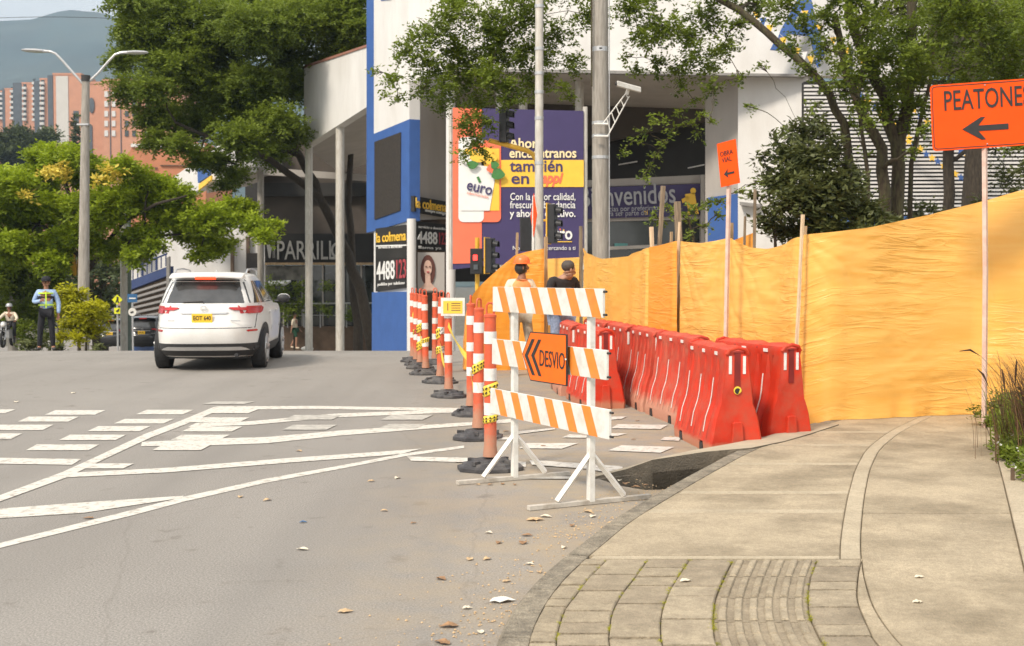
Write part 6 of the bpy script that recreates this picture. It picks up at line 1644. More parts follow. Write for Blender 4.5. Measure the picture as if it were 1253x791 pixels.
mb = MB(); mb.tube([at(745.5, y, 24.4) for y in (-200, 60, 150, 320)], .012, 6); mb.build('cable', 'metal', po, world=True)
mb = MB(); mb.tube([at(724, y, 24.35) for y in (-200, 30, 100, 106)], .018, 6); mb.build('conduit', 'bark', po, world=True)
def cctv():
    Y = 24.2
    o = thing('security_camera', 'white security camera on a lattice bracket clamped to the concrete pole', 'camera', at(742, 160, Y))
    mb = MB()
    for y in (152, 167): mb.tube([at(727, y, Y), at(744, y, Y)], .022, 8)
    mb.build('clamp', 'white', o, world=True)
    mb = MB()
    mb.tube([at(738, 151, Y), at(767, 113, Y)], .013, 6); mb.tube([at(743, 168, Y), at(770, 118, Y)], .013, 6)
    for t in (.15, .35, .55, .75, .95): mb.tube([at(738 + 29 * t, 151 - 38 * t, Y), at(743 + 27 * t, 168 - 50 * t, Y)], .010, 5)
    mb.build('bracket', 'white', o, world=True)
    mb = MB(); a, b = at(755, 103, Y - .25), at(784, 111, Y + .05); d = (b - a).normalized(); mb.loft([[q + Vector((0, .065 * c, 0)) + Vector((0, 0, .055 * s)) for c, s in ((-1, -.8), (1, -.8), (1, .9), (.5, 1.1), (-.5, 1.1), (-1, .9))] for q in (a, b)]); h = mb.build('housing', 'white', o, bevel=.008, world=True)
    mb = MB(); mb.ball(a - d * .01, (.04, .04, .035), 10, 6); mb.build('lens', 'black', h, world=True)
    mb = MB(); mb.tube([at(769, 108, Y), at(767, 116, Y)], .035, 8); mb.build('joint', 'white', o, world=True)
cctv()
def signal_head(parent, c, facing, n=3, w=.30, h=.95, lit=None, edge=None):
    """facing: unit xy vector the lenses look along"""
    f = Vector(facing).normalized(); s = Vector((-f.y, f.x, 0)); rot = Matrix(((s.x, f.x, 0), (s.y, f.y, 0), (0, 0, 1)))
    mb = MB(); mb.box(c, (w, .16, h), rot=rot); b = mb.build('housing', 'sigblack', parent, bevel=.01, world=True)
    if edge:
        mb = MB(); mb.box(Vector(c) - f * .09, (w + .05, .03, h + .05), rot=rot); mb.build('backplate', edge, parent, world=True)
    for k in range(n):
        q = Vector(c) + Vector((0, 0, h * (.33 - .33 * k))) + f * .082
        mb = MB(); mb.lathe([(.10, 0), (.10, .012), (.01, .02)], 14); mb.v = [tuple(q + Matrix(((s.x, 0, f.x), (s.y, 0, f.y), (0, 1, 0))) @ Vector(v)) for v in mb.v]
        mb.build('lens', lit if (lit and k == 0) else 'tower_dark', b, world=True)
        mb = MB(); rings = []
        for d_, r_ in ((0, .10), (.13, .095)):
            rings.append([q + f * d_ + s * r_ * math.cos(R(a)) + Vector((0, 0, r_ * math.sin(R(a)) + (0.0 if d_ == 0 else -.02))) for a in range(-30, 211, 20)])
        mb.loft(rings, False, closed=False); v_ = mb.build('visor', 'sigblack', b, world=True); sd = v_.modifiers.new('s', 'SOLIDIFY'); sd.thickness = .008
def signals():
    Y = 27
    o = thing('traffic_signal', 'yellow bent mast arm with black traffic lights between the billboard and white post', 'traffic light', (at(658, 330, Y).x, Y, gz(Y)))
    mb = MB(); pts = [(598, 172), (625, 179), (645, 184.5), (652, 189), (656.5, 197), (658, 210), (658, 330)]
    P = [at(x, y, Y) for x, y in pts]; P[-1].z = gz(Y); mb.tube(P, .055, 10); mb.build('mast', 'yellow', o, smooth=True, world=True)
    signal_head(o, at(617, 154, Y), (1, -.25, 0), h=.74, w=.30)
    signal_head(o, at(646, 287, Y - .3), (-.1, 1, 0), h=.72, w=.34)
    signal_head(o, at(676, 274, Y - .1), (1, -.3, 0), h=.85, w=.30, edge='yellow')
    mb = MB(); mb.tube([at(658, 270, Y), at(676, 270, Y)], .03, 6); mb.build('side_arm', 'yellow', o, world=True)
    mb = MB(); mb.tube([at(620, 137, Y), at(620, 180, Y)], .03, 6); mb.build('hanger', 'yellow', o, world=True)
    Y = 30
    o = thing('traffic_signal', 'low pair of traffic lights, one lit red, beside the orange billboard edge', 'traffic light', (at(584, 380, Y).x, Y, gz(Y)))
    mb = MB(); mb.tube([(at(584, 330, Y).x, Y, gz(Y)), at(584, 291, Y)], .055, 10); mb.build('mast', 'yellow', o, smooth=True, world=True)
    lr = mat('red_signal_light', (1.0, .04, .03), .4, emit=2.0)
    signal_head(o, at(582, 322, Y - .18), (-.15, -1, 0), n=3, h=.62, w=.30, lit=lr) if False else None
    f = Vector((-.12, -1, 0)).normalized()
    mb = MB(); mb.box(at(583, 320, Y - .16), (.30, .18, .62)); hb = mb.build('housing', 'sigblack', o, bevel=.012, world=True)
    mb = MB(); mb.box(at(581.5, 315.5, Y - .27), (.10, .02, .13)); mb.build('lens', lr, hb, world=True)
    mb = MB(); mb.box(at(582, 327, Y - .27), (.10, .02, .12)); mb.build('lens', 'tower_dark', hb, world=True)
    signal_head(o, at(600, 313, Y - .2), (1, -.35, 0), h=.84, w=.30, edge='yellow')
    mb = MB(); mb.tube([at(584, 318, Y), at(600, 318, Y)], .03, 6); mb.build('side_arm', 'sigblack', o, world=True)
    o = thing('road_sign', 'orange diamond sign seen edge on beside the white post', 'sign', (at(651, 330, 23.5).x, 23.5, 0))
    Y = 23.4; c = at(653, 264, Y); X = Vector((.13, -1, 0)).normalized(); N = Vector((-1, -.13, 0)).normalized()
    hw = .42; mb = MB(); mb.prism([c + X * hw, c + Vector((0, 0, hw)), c - X * hw, c - Vector((0, 0, hw))], -N * .006); mb.build('sign_panel', 'sign_orange', o, world=True)
    mb = MB(); mb.tube([(at(651.5, 310, 23.5).x, 23.5, 0), at(653, 240, 23.5)], .028, 6); mb.build('post', 'white', o, world=True)
signals()
def left_signs():
    Y = 52; o = thing('traffic_signal', 'yellow traffic light with black backplate hanging behind the street lamp', 'traffic light', (at(96, 430, Y).x, Y, gz(Y)))
    mb = MB(); mb.tube([(at(97, 330, Y).x, Y, gz(Y)), at(97, 300, Y)], .08, 8); mb.build('mast', 'yellow', o, world=True)
    mb = MB(); mb.box(at(84, 316, Y), (.55, .2, 1.3)); mb.build('backplate', 'sigblack', o, world=True)
    mb = MB(); mb.box(at(90.5, 316, Y - .2), (.1, .12, 1.5)); mb.box(at(90, 330, Y - .2), (.22, .14, .45)); mb.build('bracket', 'yellow', o, world=True)
    Y = 50
    def sg(lab, cx, cy, shape, r, m, icon, base, extra=None, pm='metal'):
        o = thing('road_sign', lab, 'sign', (at(cx, 429, Y).x, Y, gz(Y)))
        mb = MB(); mb.tube([(at(cx, 400, Y).x, Y + .05, gz(Y)), at(cx, cy, Y + .05)], .04, 8); mb.build('post', pm, o, world=True)
        for (x, y, sh, rr_, mm) in [(cx, cy, shape, r, m)] + (extra or []):
            if sh == 'diamond': P = [(x, y - rr_), (x + rr_, y), (x, y + rr_), (x - rr_, y)]
            elif sh == 'square': P = [(x - rr_, y - rr_), (x + rr_, y - rr_), (x + rr_, y + rr_), (x - rr_, y + rr_)]
            elif sh == 'rect': P = [(x - rr_, y - rr_ * .85), (x + rr_, y - rr_ * .85), (x + rr_, y + rr_ * .85), (x - rr_, y + rr_ * .85)]
            else: P = [(x + rr_ * math.cos(R(a)), y + rr_ * math.sin(R(a))) for a in range(0, 360, 20)]
            mb = MB(); mb.prism([at(u, v, Y) for u, v in P], (0, -.02, 0)); mb.build('sign_panel', mm, o, world=True)
        for P, mm in icon:
            mb = MB(); mb.prism([at(u, v, Y - .03) for u, v in P], (0, -.012, 0)); mb.build('symbol', mm, o, world=True)
        return o
    sg('yellow green diamond pedestrian crossing sign over a small yellow arrow plate', 143.5, 367, 'diamond', 6.5, 'syellow',
       [([(143, 363), (145, 364), (144.6, 368), (146, 371), (144.5, 371), (143.4, 368.5), (142, 371), (141, 371), (142.7, 367)], 'black'), ([(141.5, 381), (146, 377.5), (145.5, 381), (143.5, 382.5)], 'black')], 0, [(143.5, 380.5, 'square', 3.6, 'syellow')])
    sg('blue rectangular road sign over a round white one, before the grey louvres', 162, 365, 'rect', 6, 'sblue',
       [([(158, 364.5), (166, 364.5), (166, 366), (158, 366)], 'print_white'), ([(159, 382), (163, 380.8), (163.5, 382.5), (160, 383.5)], 'black')], 0, [(162, 382, 'round', 5, 'white')])
    pole('utility_pole', 'pale weathered pole standing left of the blue road sign', 'pole', 151.5, 151, 200, 54, .16, .14, 'pole_white')
    pole('utility_pole', 'green grey pole just right of the pale weathered pole', 'pole', 157, 157, 225, 55, .13, .12, mat('green_grey_pole', (.18, .22, .19), .7))
    mb = MB(); P = []
    wr = thing('overhead_wire', 'thin overhead wire crossing the grey sky at the top left', 'wire', at(60, 23, 60))
    mb.tube([at(x, 21 + .0003 * (x - 60) ** 2, 60) for x in range(-60, 200, 20)], .012, 4); mb.build('strand', 'black', wr, world=True)
left_signs()

# ================================================================ TREES AND PLANTS
LEAF = dict(
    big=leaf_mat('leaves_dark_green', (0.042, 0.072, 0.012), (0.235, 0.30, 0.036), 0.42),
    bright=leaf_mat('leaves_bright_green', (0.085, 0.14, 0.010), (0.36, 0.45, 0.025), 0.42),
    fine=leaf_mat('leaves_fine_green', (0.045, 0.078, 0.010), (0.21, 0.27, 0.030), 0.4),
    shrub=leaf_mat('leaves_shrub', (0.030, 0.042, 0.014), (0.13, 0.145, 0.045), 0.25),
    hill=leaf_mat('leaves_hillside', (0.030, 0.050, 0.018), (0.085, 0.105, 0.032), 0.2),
    yellow=leaf_mat('leaves_yellow_green', (0.16, 0.18, 0.008), (0.48, 0.46, 0.015), 0.35),
    flower=leaf_mat('yellow_blossom', (0.55, 0.42, 0.04), (0.75, 0.60, 0.10), 0.3),
    grass=leaf_mat('purple_grass', (0.06, 0.032, 0.02), (0.22, 0.125, 0.07), 0.3),
)
DM = 6.5
def leaves(name, blobs, dens, L, m, parent, per=14, sprig=0.30, droop=0.25, wid=0.42, flat=0.75, depth=1.0, jit=0.0):
    """blobs: (centre Vector, radius m[, squash]); sprigs of leaves fill each blob, more towards its skin"""
    C = []; T = []; D = []
    for b in blobs:
        c, r = b[0], b[1]; sq = b[2] if len(b) > 2 else flat
        n = max(3, int(dens * DM * r * r / (sprig * sprig)))
        d = rng.normal(size=(n, 3)); d /= np.linalg.norm(d, axis=1)[:, None]
        rad = rng.random(n) ** 0.42
        lump = 1 + 0.25 * np.sin(d[:, 0] * 5 + c.x) * np.sin(d[:, 2] * 6 + c.z) + 0.12 * rng.normal(size=n)
        pos = d * (rad * lump * r)[:, None]; pos[:, 2] *= sq; pos[:, 1] *= depth
        C.append(pos + np.array(c)); 
        dd = d + rng.normal(size=(n, 3)) * 0.55; dd[:, 2] = dd[:, 2] * 0.5 - droop
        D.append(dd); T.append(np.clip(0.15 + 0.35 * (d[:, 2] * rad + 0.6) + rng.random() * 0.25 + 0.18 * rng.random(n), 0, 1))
    C = np.concatenate(C); D = np.concatenate(D); T = np.concatenate(T)
    D /= np.linalg.norm(D, axis=1)[:, None]
    n = len(C); S = np.cross(D, np.array([0, 0, 1.0]) + rng.normal(size=(n, 3)) * 0.25); S /= (np.linalg.norm(S, axis=1)[:, None] + 1e-9)
    U = np.cross(S, D)
    k = np.arange(per); t = (k + 0.5) / per; sg = np.where(k % 2, 1.0, -1.0)
    base = C[:, None, :] + D[:, None, :] * ((t - 0.5) * sprig)[None, :, None] + rng.normal(size=(n, per, 3)) * (L * (0.25 + jit))
    ld = D[:, None, :] * 0.55 + S[:, None, :] * (sg * 0.85)[None, :, None] + U[:, None, :] * 0.15 + rng.normal(size=(n, per, 3)) * 0.35
    ld /= np.linalg.norm(ld, axis=2)[..., None]
    nrm = U[:, None, :] + rng.normal(size=(n, per, 3)) * 0.45
    sd = np.cross(ld, nrm); sd /= (np.linalg.norm(sd, axis=2)[..., None] + 1e-9)
    l = L * (0.65 + 0.6 * rng.random((n, per, 1)))
    a = base; c_ = base + ld * l; mid = base + ld * l * 0.45 - np.array([0, 0, 1.0]) * l * 0.06; w = sd * l * wid * 0.5
    V = np.stack([a, mid + w, c_, mid - w], axis=2).reshape(-1, 3)
    nf = n * per
    if parent is not None:
        inv = np.array(ROOTM[parent.name].inverted()); V = V @ inv[:3, :3].T + inv[:3, 3]
    me = bpy.data.meshes.new(name)
    me.vertices.add(nf * 4); me.vertices.foreach_set('co', V.astype(np.float32).ravel())
    me.loops.add(nf * 4); me.loops.foreach_set('vertex_index', np.arange(nf * 4, dtype=np.int32))
    me.polygons.add(nf); me.polygons.foreach_set('loop_start', np.arange(0, nf * 4, 4, dtype=np.int32)); me.polygons.foreach_set('loop_total', np.full(nf, 4, dtype=np.int32))
    me.update(); me.materials.append(m)
    at_ = me.attributes.new('tone', 'FLOAT', 'POINT'); at_.data.foreach_set('value', np.repeat(T, per * 4).astype(np.float32))
    o = bpy.data.objects.new(name, me); COL.objects.link(o)
    if parent is not None: o.parent = parent
    return o
def branch_path(a, b, n=7, wig=0.06, sag=0.0):
    d = b - a; P = []
    for k in range(n + 1):
        t = k / n; q = a.lerp(b, t); amp = wig * d.length * math.sin(math.pi * t)
        q += Vector((random.uniform(-1, 1), random.uniform(-1, 1), random.uniform(-1, 1))) * amp * .6
        q.z += sag * d.length * math.sin(math.pi * t); P.append(q)
    return P
def tree(name, label, base, trunks, blobs_px, lm, bark, dens, L, rb=0.10, **kw):
    """trunks: list of point lists (px,py,Y) with (r0,r1); blobs: (px,py,Y,r_px)"""
    o = thing(name, label, kw.pop('cat', 'tree'), base)
    seed_pts = []
    for pts, r0, r1 in trunks:
        P = [at(*p) if len(p) == 3 else Vector(p[:3]) for p in pts]
        Q = []
        for a, b in zip(P[:-1], P[1:]):
            for t in (0, .33, .66): Q.append(a.lerp(b, t) + Vector((random.uniform(-1, 1), random.uniform(-1, 1), 0)) * r0 * .35)
        Q.append(P[-1]); n = len(Q)
        mb = MB(); mb.tube(Q, [r0 + (r1 - r0) * (i / (n - 1)) ** .8 for i in range(n)], 10); mb.build('trunk', bark, o, smooth=True, world=True)
        seed_pts += [(q, r0 + (r1 - r0) * (i / (n - 1))) for i, q in enumerate(Q) if i > n * .3]
    blobs = [(at(x, y, Y) + Vector((0, random.uniform(-.3, .3) * r * Y / FOC, 0)), r * Y / FOC) for x, y, Y, r in blobs_px]
    mb = MB(); nodes = list(seed_pts)
    for c, r in sorted(blobs, key=lambda b: min((b[0] - q).length for q, _ in seed_pts)):
        q, rq = min(nodes, key=lambda s: (s[0] - c).length + (0.3 if s[0].z > c.z else 0))
        rr0 = min(rq * .75, rb); P = branch_path(q, c, 6, .07, .06); rr1 = max(.008, rr0 * .35)
        m1 = MB(); m1.tube(P, [rr0 + (rr1 - rr0) * k / 6 for k in range(7)], 6); m1.build('branch', bark, o, smooth=True, world=True)
        nodes += [(P[4], rr0 * .7), (P[6], rr1)]
        for _ in range(5):
            e = c + Vector([random.uniform(-1, 1) for _ in range(3)]) * r * .85; mb.tube(branch_path(P[5], e, 4, .1, .05), [rr1, rr1 * .8, rr1 * .6, rr1 * .4, rr1 * .3], 4)
    if blobs: mb.build('twigs', bark, o, smooth=True, world=True)['kind'] = 'stuff'
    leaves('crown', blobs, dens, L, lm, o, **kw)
    return o
random.seed(21)
B3 = lambda l, Y, dy=3: [(x, y, Y + random.uniform(-dy, dy), r) for x, y, r in l]
# large dark tree in front of the restaurant
tree('large_tree', 'large spreading dark green tree leaning out over the white canopies', (at(455, 430, 58).x, 58, gz(58)),
     [([(456, 436, 58), (440, 350, 58), (415, 290, 57.5), (392, 240, 57), (365, 190, 56), (330, 130, 55), (290, 80, 54)], .30, .12), ([(440, 430, 59), (430, 330, 59), (425, 250, 59), (432, 170, 60), (425, 60, 60)], .24, .10), ([(392, 240, 57), (330, 195, 55), (270, 175, 53), (215, 150, 52)], .2, .06)],
     B3([(170, 38, 33), (148, 72, 22), (157, 108, 26), (215, 15, 45), (212, 85, 45), (190, 140, 34), (238, 150, 36), (262, 196, 24), (288, 214, 18), (240, 196, 18), (300, 172, 36), (290, 112, 46), (262, 58, 45), (322, 38, 52), (352, 98, 46), (405, 28, 50), (432, 62, 24), (340, 148, 34), (380, -10, 50), (290, -12, 50), (330, 186, 24), (190, 172, 22), (222, 178, 20), (360, 165, 22), (398, 75, 26), (160, 5, 26), (275, 225, 14), (185, 60, 26), (430, 0, 30), (290, 250, 12), (440, 35, 24), (415, 65, 20), (300, 145, 34), (260, 120, 34), (230, 55, 34), (350, 60, 36), (320, 100, 34), (190, 110, 26), (400, 0, 34), (345, 20, 36), (180, 20, 28), (270, 20, 36), (250, 90, 30)], 54, 3),
     LEAF['big'], 'bark_dark', 13, .165, rb=.16, sprig=.62, per=18, flat=.62, wid=.5)
# bright low tree on the left
tree('bright_tree', 'bright yellow green tree with low spreading branches behind the street lamp', (at(118, 430, 52).x, 52, gz(52)),
     [([(118, 436, 52), (112, 380, 52), (105, 320, 52), (95, 270, 51), (80, 225, 51)], .2, .08), ([(108, 330, 52), (150, 272, 50), (190, 250, 48), (228, 240, 48)], .11, .04), ([(112, 320, 52), (170, 290, 51), (250, 285, 50)], .09, .04), ([(105, 320, 52), (60, 280, 51), (20, 265, 51)], .11, .04)],
     B3([(72, 192, 24), (42, 218, 32), (8, 255, 32), (112, 212, 32), (62, 256, 36), (28, 305, 32), (88, 290, 28), (138, 246, 32), (152, 206, 22), (188, 250, 32), (178, 282, 20), (213, 238, 24), (252, 268, 34), (288, 258, 28), (262, 298, 26), (310, 276, 20), (245, 313, 13), (125, 268, 26), (6, 326, 22), (-15, 290, 30), (20, 225, 25), (230, 285, 22), (205, 270, 20), (325, 290, 14), (62, 322, 22), (158, 292, 16), (336, 276, 10), (180, 222, 20), (160, 235, 22), (200, 225, 16), (120, 300, 22), (140, 310, 18), (165, 315, 16), (30, 270, 28), (50, 190, 20), (95, 190, 18), (10, 300, 26), (60, 300, 26), (0, 225, 24), (225, 262, 18), (100, 250, 26), (190, 300, 14)], 50, 2.2),
     LEAF['bright'], 'bark_dark', 10, .18, rb=.07, sprig=.5, per=16, flat=.6, wid=.5)
tree('flowering_tree', 'tree with pale yellow blossom rising behind the bright tree and the lamp', (at(70, 430, 62).x, 62, gz(62)),
     [([(72, 440, 62), (74, 330, 62), (72, 230, 62)], .2, .06)], B3([(70, 205, 9), (62, 212, 9), (78, 213, 8), (132, 208, 8), (142, 212, 8), (121, 222, 7), (30, 240, 7)], 47, .4), LEAF['flower'], 'bark_dark', 5, .22, rb=.04, sprig=.5, per=10)
# dark mass of trees below the bright one
tree('dark_tree', 'dark dense tree in the gap below the bright tree, behind the yellow bush', (at(125, 430, 85).x, 85, gz(85)),
     [([(128, 440, 85), (127, 360, 85), (125, 320, 85)], .3, .15)], B3([(100, 320, 22), (125, 330, 26), (120, 365, 26), (140, 352, 18), (95, 355, 22), (130, 395, 22), (105, 395, 22), (70, 345, 26), (60, 385, 24), (40, 345, 22), (30, 385, 26), (5, 355, 26), (0, 395, 26), (150, 330, 14)], 85, 4), LEAF['hill'], 'bark_dark', 8, .4, rb=.15, sprig=1.1, per=12)
# left foreground shrubs beyond the crest
tree('roadside_shrub', 'mid green shrub left of the officer above the motorcycle', (at(25, 430, 50).x, 50, gz(50)),
     [([(17, 436, 52), (16, 390, 52), (15, 345, 52)], .22, .16)], B3([(12, 350, 18), (32, 360, 16), (42, 385, 14), (28, 400, 14), (45, 350, 14), (5, 375, 14), (36, 418, 12), (-5, 350, 18), (50, 412, 10), (25, 335, 20), (60, 345, 16), (70, 335, 14), (0, 330, 18), (45, 370, 14), (18, 380, 14), (65, 365, 12), (0, 395, 14)], 51, 1), LEAF['fine'], 'pole_conc', 8, .18, rb=.05, sprig=.45, per=12, cat='shrub')
tree('roadside_shrub', 'rounded yellow green bush right of the traffic officer', (at(98, 430, 36).x, 36, gz(36)),
     [([(97, 436, 36), (97, 415, 36), (98, 395, 36)], .06, .03), ([(105, 434, 36), (106, 412, 36)], .04, .02)],
     B3([(82, 355, 11), (95, 362, 14), (80, 376, 12), (98, 384, 17), (115, 378, 13), (124, 388, 10), (85, 398, 14), (108, 402, 14), (122, 404, 8), (78, 412, 8), (96, 414, 10), (78, 366, 8)], 36, .5), LEAF['yellow'], 'bark', 4.5, .15, rb=.03, sprig=.28, per=12, cat='shrub')
tree('hedge_plant', 'low dark plants at the foot of the yellow green bush', (at(60, 430, 40).x, 40, gz(40)),
     [([(62, 436, 40), (62, 420, 40)], .03, .02)], B3([(40, 422, 9), (52, 418, 8), (70, 424, 8), (118, 426, 6), (30, 424, 7)], 40, .4), LEAF['shrub'], 'bark', 5, .15, rb=.02, sprig=.3, per=12, cat='plant')
# hillside trees at the foot of the towers
for i, (x, y, r, lab) in enumerate([(12, 175, 34, 'broad dark hillside tree below the far left towers'), (48, 168, 22, 'rounded hillside tree below the tower with the white panel'), (10, 222, 26, 'lower dark hillside tree at the left edge'), (45, 210, 26, 'lower hillside tree under the brick towers')]):
    Y = 240
    tree('hillside_tree', lab, (at(x, 300, Y).x, Y, -8.2), [([(x, 380, Y), (x, 260, Y), (x, y, Y)], .8, .3)],
         [(x + random.uniform(-1, 1) * r * .75, y + random.uniform(-.5, .7) * r * .7, Y + random.uniform(-4, 4), r * random.uniform(.32, .55)) for _ in range(13)] + [(x, y + r * .6, Y, r * .7)], LEAF['hill'], 'bark_dark', 8, .9, rb=.3, sprig=2.6, per=12, flat=.6)
# conifer shaped small tree in front of the terracotta block
tree('cypress_tree', 'small dark columnar tree before the brick block', (at(93, 250, 230).x, 230, -8), [([(93, 300, 230), (93, 150, 230)], .4, .1)], [(93, 142 + 9 * k, 230, 3 + k * .8) for k in range(6)], LEAF['hill'], 'bark_dark', 5, .8, rb=.1, sprig=1.2, per=10)
# the multi stemmed tree on the right, its limbs reaching left over the poles
TY = 24
big = B3([(498, 62, 20), (528, 42, 26), (560, 18, 28), (562, 60, 26), (602, 28, 32), (600, 72, 30), (642, 18, 32), (640, 64, 30), (572, 98, 24), (614, 108, 24), (648, 108, 18), (682, 40, 22), (702, 78, 17), (722, 20, 22), (480, 100, 13), (488, 120, 8), (518, 108, 17), (700, 118, 9), (575, 165, 14), (596, 150, 12), (566, 190, 10), (590, 190, 9), (535, 85, 17), (460, 88, 7), (470, 118, 6), (545, 110, 20), (585, 125, 18), (625, 125, 14), (600, 95, 24), (540, 130, 14), (575, 145, 13), (585, 175, 12), (570, 150, 12), (665, 70, 20), (670, 100, 14), (520, 75, 20), (610, 50, 26), (560, 80, 22), (640, -20, 40), (560, -15, 34), (700, -25, 36), (690, 110, 9)], 26.5, .8)
big += B3([(800, 30, 20), (840, 45, 20), (870, 85, 16), (830, 85, 14), (775, 12, 24), (782, 48, 17), (818, 38, 25), (862, 22, 26), (850, 68, 22), (808, 78, 15), (884, 56, 18), (902, 30, 16), (832, 104, 11), (872, 108, 13), (925, 6, 22), (850, 125, 8), (905, 95, 8), (780, 85, 10), (800, -25, 40), (880, -30, 40), (765, 70, 7)], 25.8, .7)
hang = [(858, 142), (846, 150), (834, 154), (822, 163), (812, 176), (803, 190), (795, 204), (788, 216), (812, 150), (798, 146), (786, 160), (774, 172), (764, 186), (830, 140), (870, 150), (855, 165)]
big += B3([(x, y, 4.2) for x, y in hang], 24.6, .2)
big += B3([(960, 8, 26), (1008, 20, 18), (1062, 28, 34), (1040, 76, 26), (1102, 48, 40), (1152, 28, 44), (1204, 26, 46), (1244, 58, 42), (1088, 104, 24), (1182, 84, 32), (1234, 92, 30), (1060, 126, 15), (1124, 128, 18), (1170, 0, 50), (1050, -20, 50), (1130, 92, 22), (1010, 110, 8), (1010, 60, 20), (1030, 110, 16), (985, 30, 18), (1075, 70, 28), (1110, 95, 26), (1125, 70, 26), (1065, 150, 12), (1040, 150, 12), (1105, 150, 14), (1085, 130, 20), (1130, 160, 12), (1120, 185, 9), (1050, 100, 22), (990, 85, 12), (970, 60, 12), (1060, 190, 8), (1000, 130, 8), (915, 130, 6), (930, 80, 6), (965, 160, 9), (1280, 20, 50), (1250, 180, 16), (1270, 130, 30)], 23.5, 1.2)
tree('multi_stemmed_tree', 'large multi stemmed tree with fine foliage arching over the sheeting and the poles', (at(1085, 300, TY).x, TY, .1),
     [([(1097, 335, TY), (1098, 262, TY), (1096, 175, TY), (1074, 98, TY), (1048, 38, TY), (1030, -30, TY)], .165, .08),
      ([(1082, 335, TY - .3), (1081, 262, TY - .3), (1081, 182, TY - .3), (1052, 130, TY - .3), (1034, 92, TY - .2), (1022, 20, TY)], .155, .06),
      ([(1100, 190, TY), (1108, 125, TY), (1115, 57, TY), (1121, -20, TY)], .14, .09),
      ([(1050, 335, TY + .6), (1042, 215, TY + .6), (1032, 152, TY + .6), (1005, 99, TY + .8), (956, 55, TY + 1), (903, 11, TY + 1.3), (850, -20, TY + 1.6), (720, -60, TY + 2), (600, -60, TY + 2.2)], .10, .06),
      ([(1112, 335, TY + .3), (1115, 200, TY + .3), (1135, 110, TY + .3), (1150, 20, TY + .3)], .06, .03),
      ([(1065, 335, TY - .5), (1062, 215, TY - .5), (1050, 120, TY - .5), (1062, 40, TY - .5)], .05, .03)],
     big, LEAF['fine'], 'bark', 6.0, .09, rb=.05, sprig=.34, per=16, flat=.85, wid=.5)
tree('background_tree', 'darker tree behind the multi stemmed one at the upper right corner', (at(1192, 300, 29).x, 29, .1),
     [([(1190, 335, 29), (1192, 100, 29), (1190, -30, 29)], .28, .22), ([(1161, 335, 30), (1161, 240, 30), (1160, 120, 30)], .15, .13)],
     B3([(1150, 60, 30), (1215, 50, 40), (1250, 110, 40), (1190, 110, 26), (1120, 90, 22), (1230, 165, 28), (1262, 210, 24), (1245, 20, 44), (1170, 10, 44), (1228, 215, 18), (1240, 240, 14), (1105, 10, 36)], 29.5, .8), LEAF['shrub'], 'bark_dark', 6, .13, rb=.06, sprig=.45, per=14)
tree('dark_shrub', 'dense dark leaved shrub behind the tall pale stake', (at(985, 330, 17.5).x, 17.5, .1),
     [([(985, 345, 17.5), (984, 280, 17.5), (980, 220, 17.5)], .05, .02), ([(1010, 345, 17.6), (1020, 270, 17.6)], .04, .02), ([(950, 345, 17.4), (948, 280, 17.4)], .03, .02)],
     B3([(982, 160, 17), (962, 188, 20), (1000, 196, 24), (950, 226, 17), (986, 236, 30), (1028, 232, 26), (1058, 262, 24), (938, 268, 15), (984, 282, 26), (1030, 284, 24), (1078, 282, 17), (1100, 275, 10), (960, 250, 18), (1005, 262, 26), (932, 190, 8), (925, 240, 7), (1020, 178, 12), (1000, 150, 8), (1045, 215, 12), (940, 210, 9), (950, 172, 6), (970, 215, 20), (1015, 225, 22), (1045, 245, 18), (1010, 285, 22), (960, 280, 18), (1060, 285, 18), (985, 190, 16), (1005, 165, 10), (1035, 200, 10)], 17.5, .4), LEAF['shrub'], 'bark_dark', 9, .11, rb=.02, sprig=.26, per=11, wid=.42, jit=.1)
tree('wall_shrub', 'low leafy shrub in front of the louvred wall above the sheeting', (at(1150, 330, 26).x, 26, .1),
     [([(1150, 345, 26), (1150, 285, 26)], .04, .02)], B3([(1118, 262, 10), (1138, 255, 11), (1160, 268, 12), (1180, 262, 9), (1198, 250, 9), (1126, 280, 12), (1170, 285, 14), (1108, 250, 7), (1195, 275, 10)], 26, .5), LEAF['shrub'], 'bark_dark', 3.4, .16, rb=.02, sprig=.3, per=11, cat='shrub')
tree('leafy_branch_shrub', 'thin green sprays growing in front of the banner and blue wall', (at(845, 320, 17).x, 17, .05),
     [([(850, 345, 17), (848, 290, 17), (842, 262, 17)], .02, .01)], B3([(800, 262, 6), (815, 256, 6), (830, 262, 8), (850, 256, 8), (866, 250, 8), (880, 246, 6), (845, 272, 7), (862, 278, 7), (846, 288, 6), (808, 272, 5), (905, 235, 5), (925, 225, 5), (878, 262, 6)], 17, .3), LEAF['fine'], 'bark', 3.6, .075, rb=.008, sprig=.16, per=10, cat='shrub')
tree('restaurant_plants', 'leafy green plants behind the railing of the restaurant', (at(360, 420, 60).x, 60, gz(60)),
     [([(360, 430, 60), (360, 385, 60)], .05, .03)], B3([(335, 352, 12), (350, 360, 14), (365, 350, 10), (372, 372, 12), (340, 376, 12), (356, 385, 12), (430, 385, 10), (445, 390, 9), (400, 352, 8), (395, 378, 10)], 60.6, .4), LEAF['big'], 'bark_dark', 4, .2, rb=.03, sprig=.5, per=12, cat='plant')
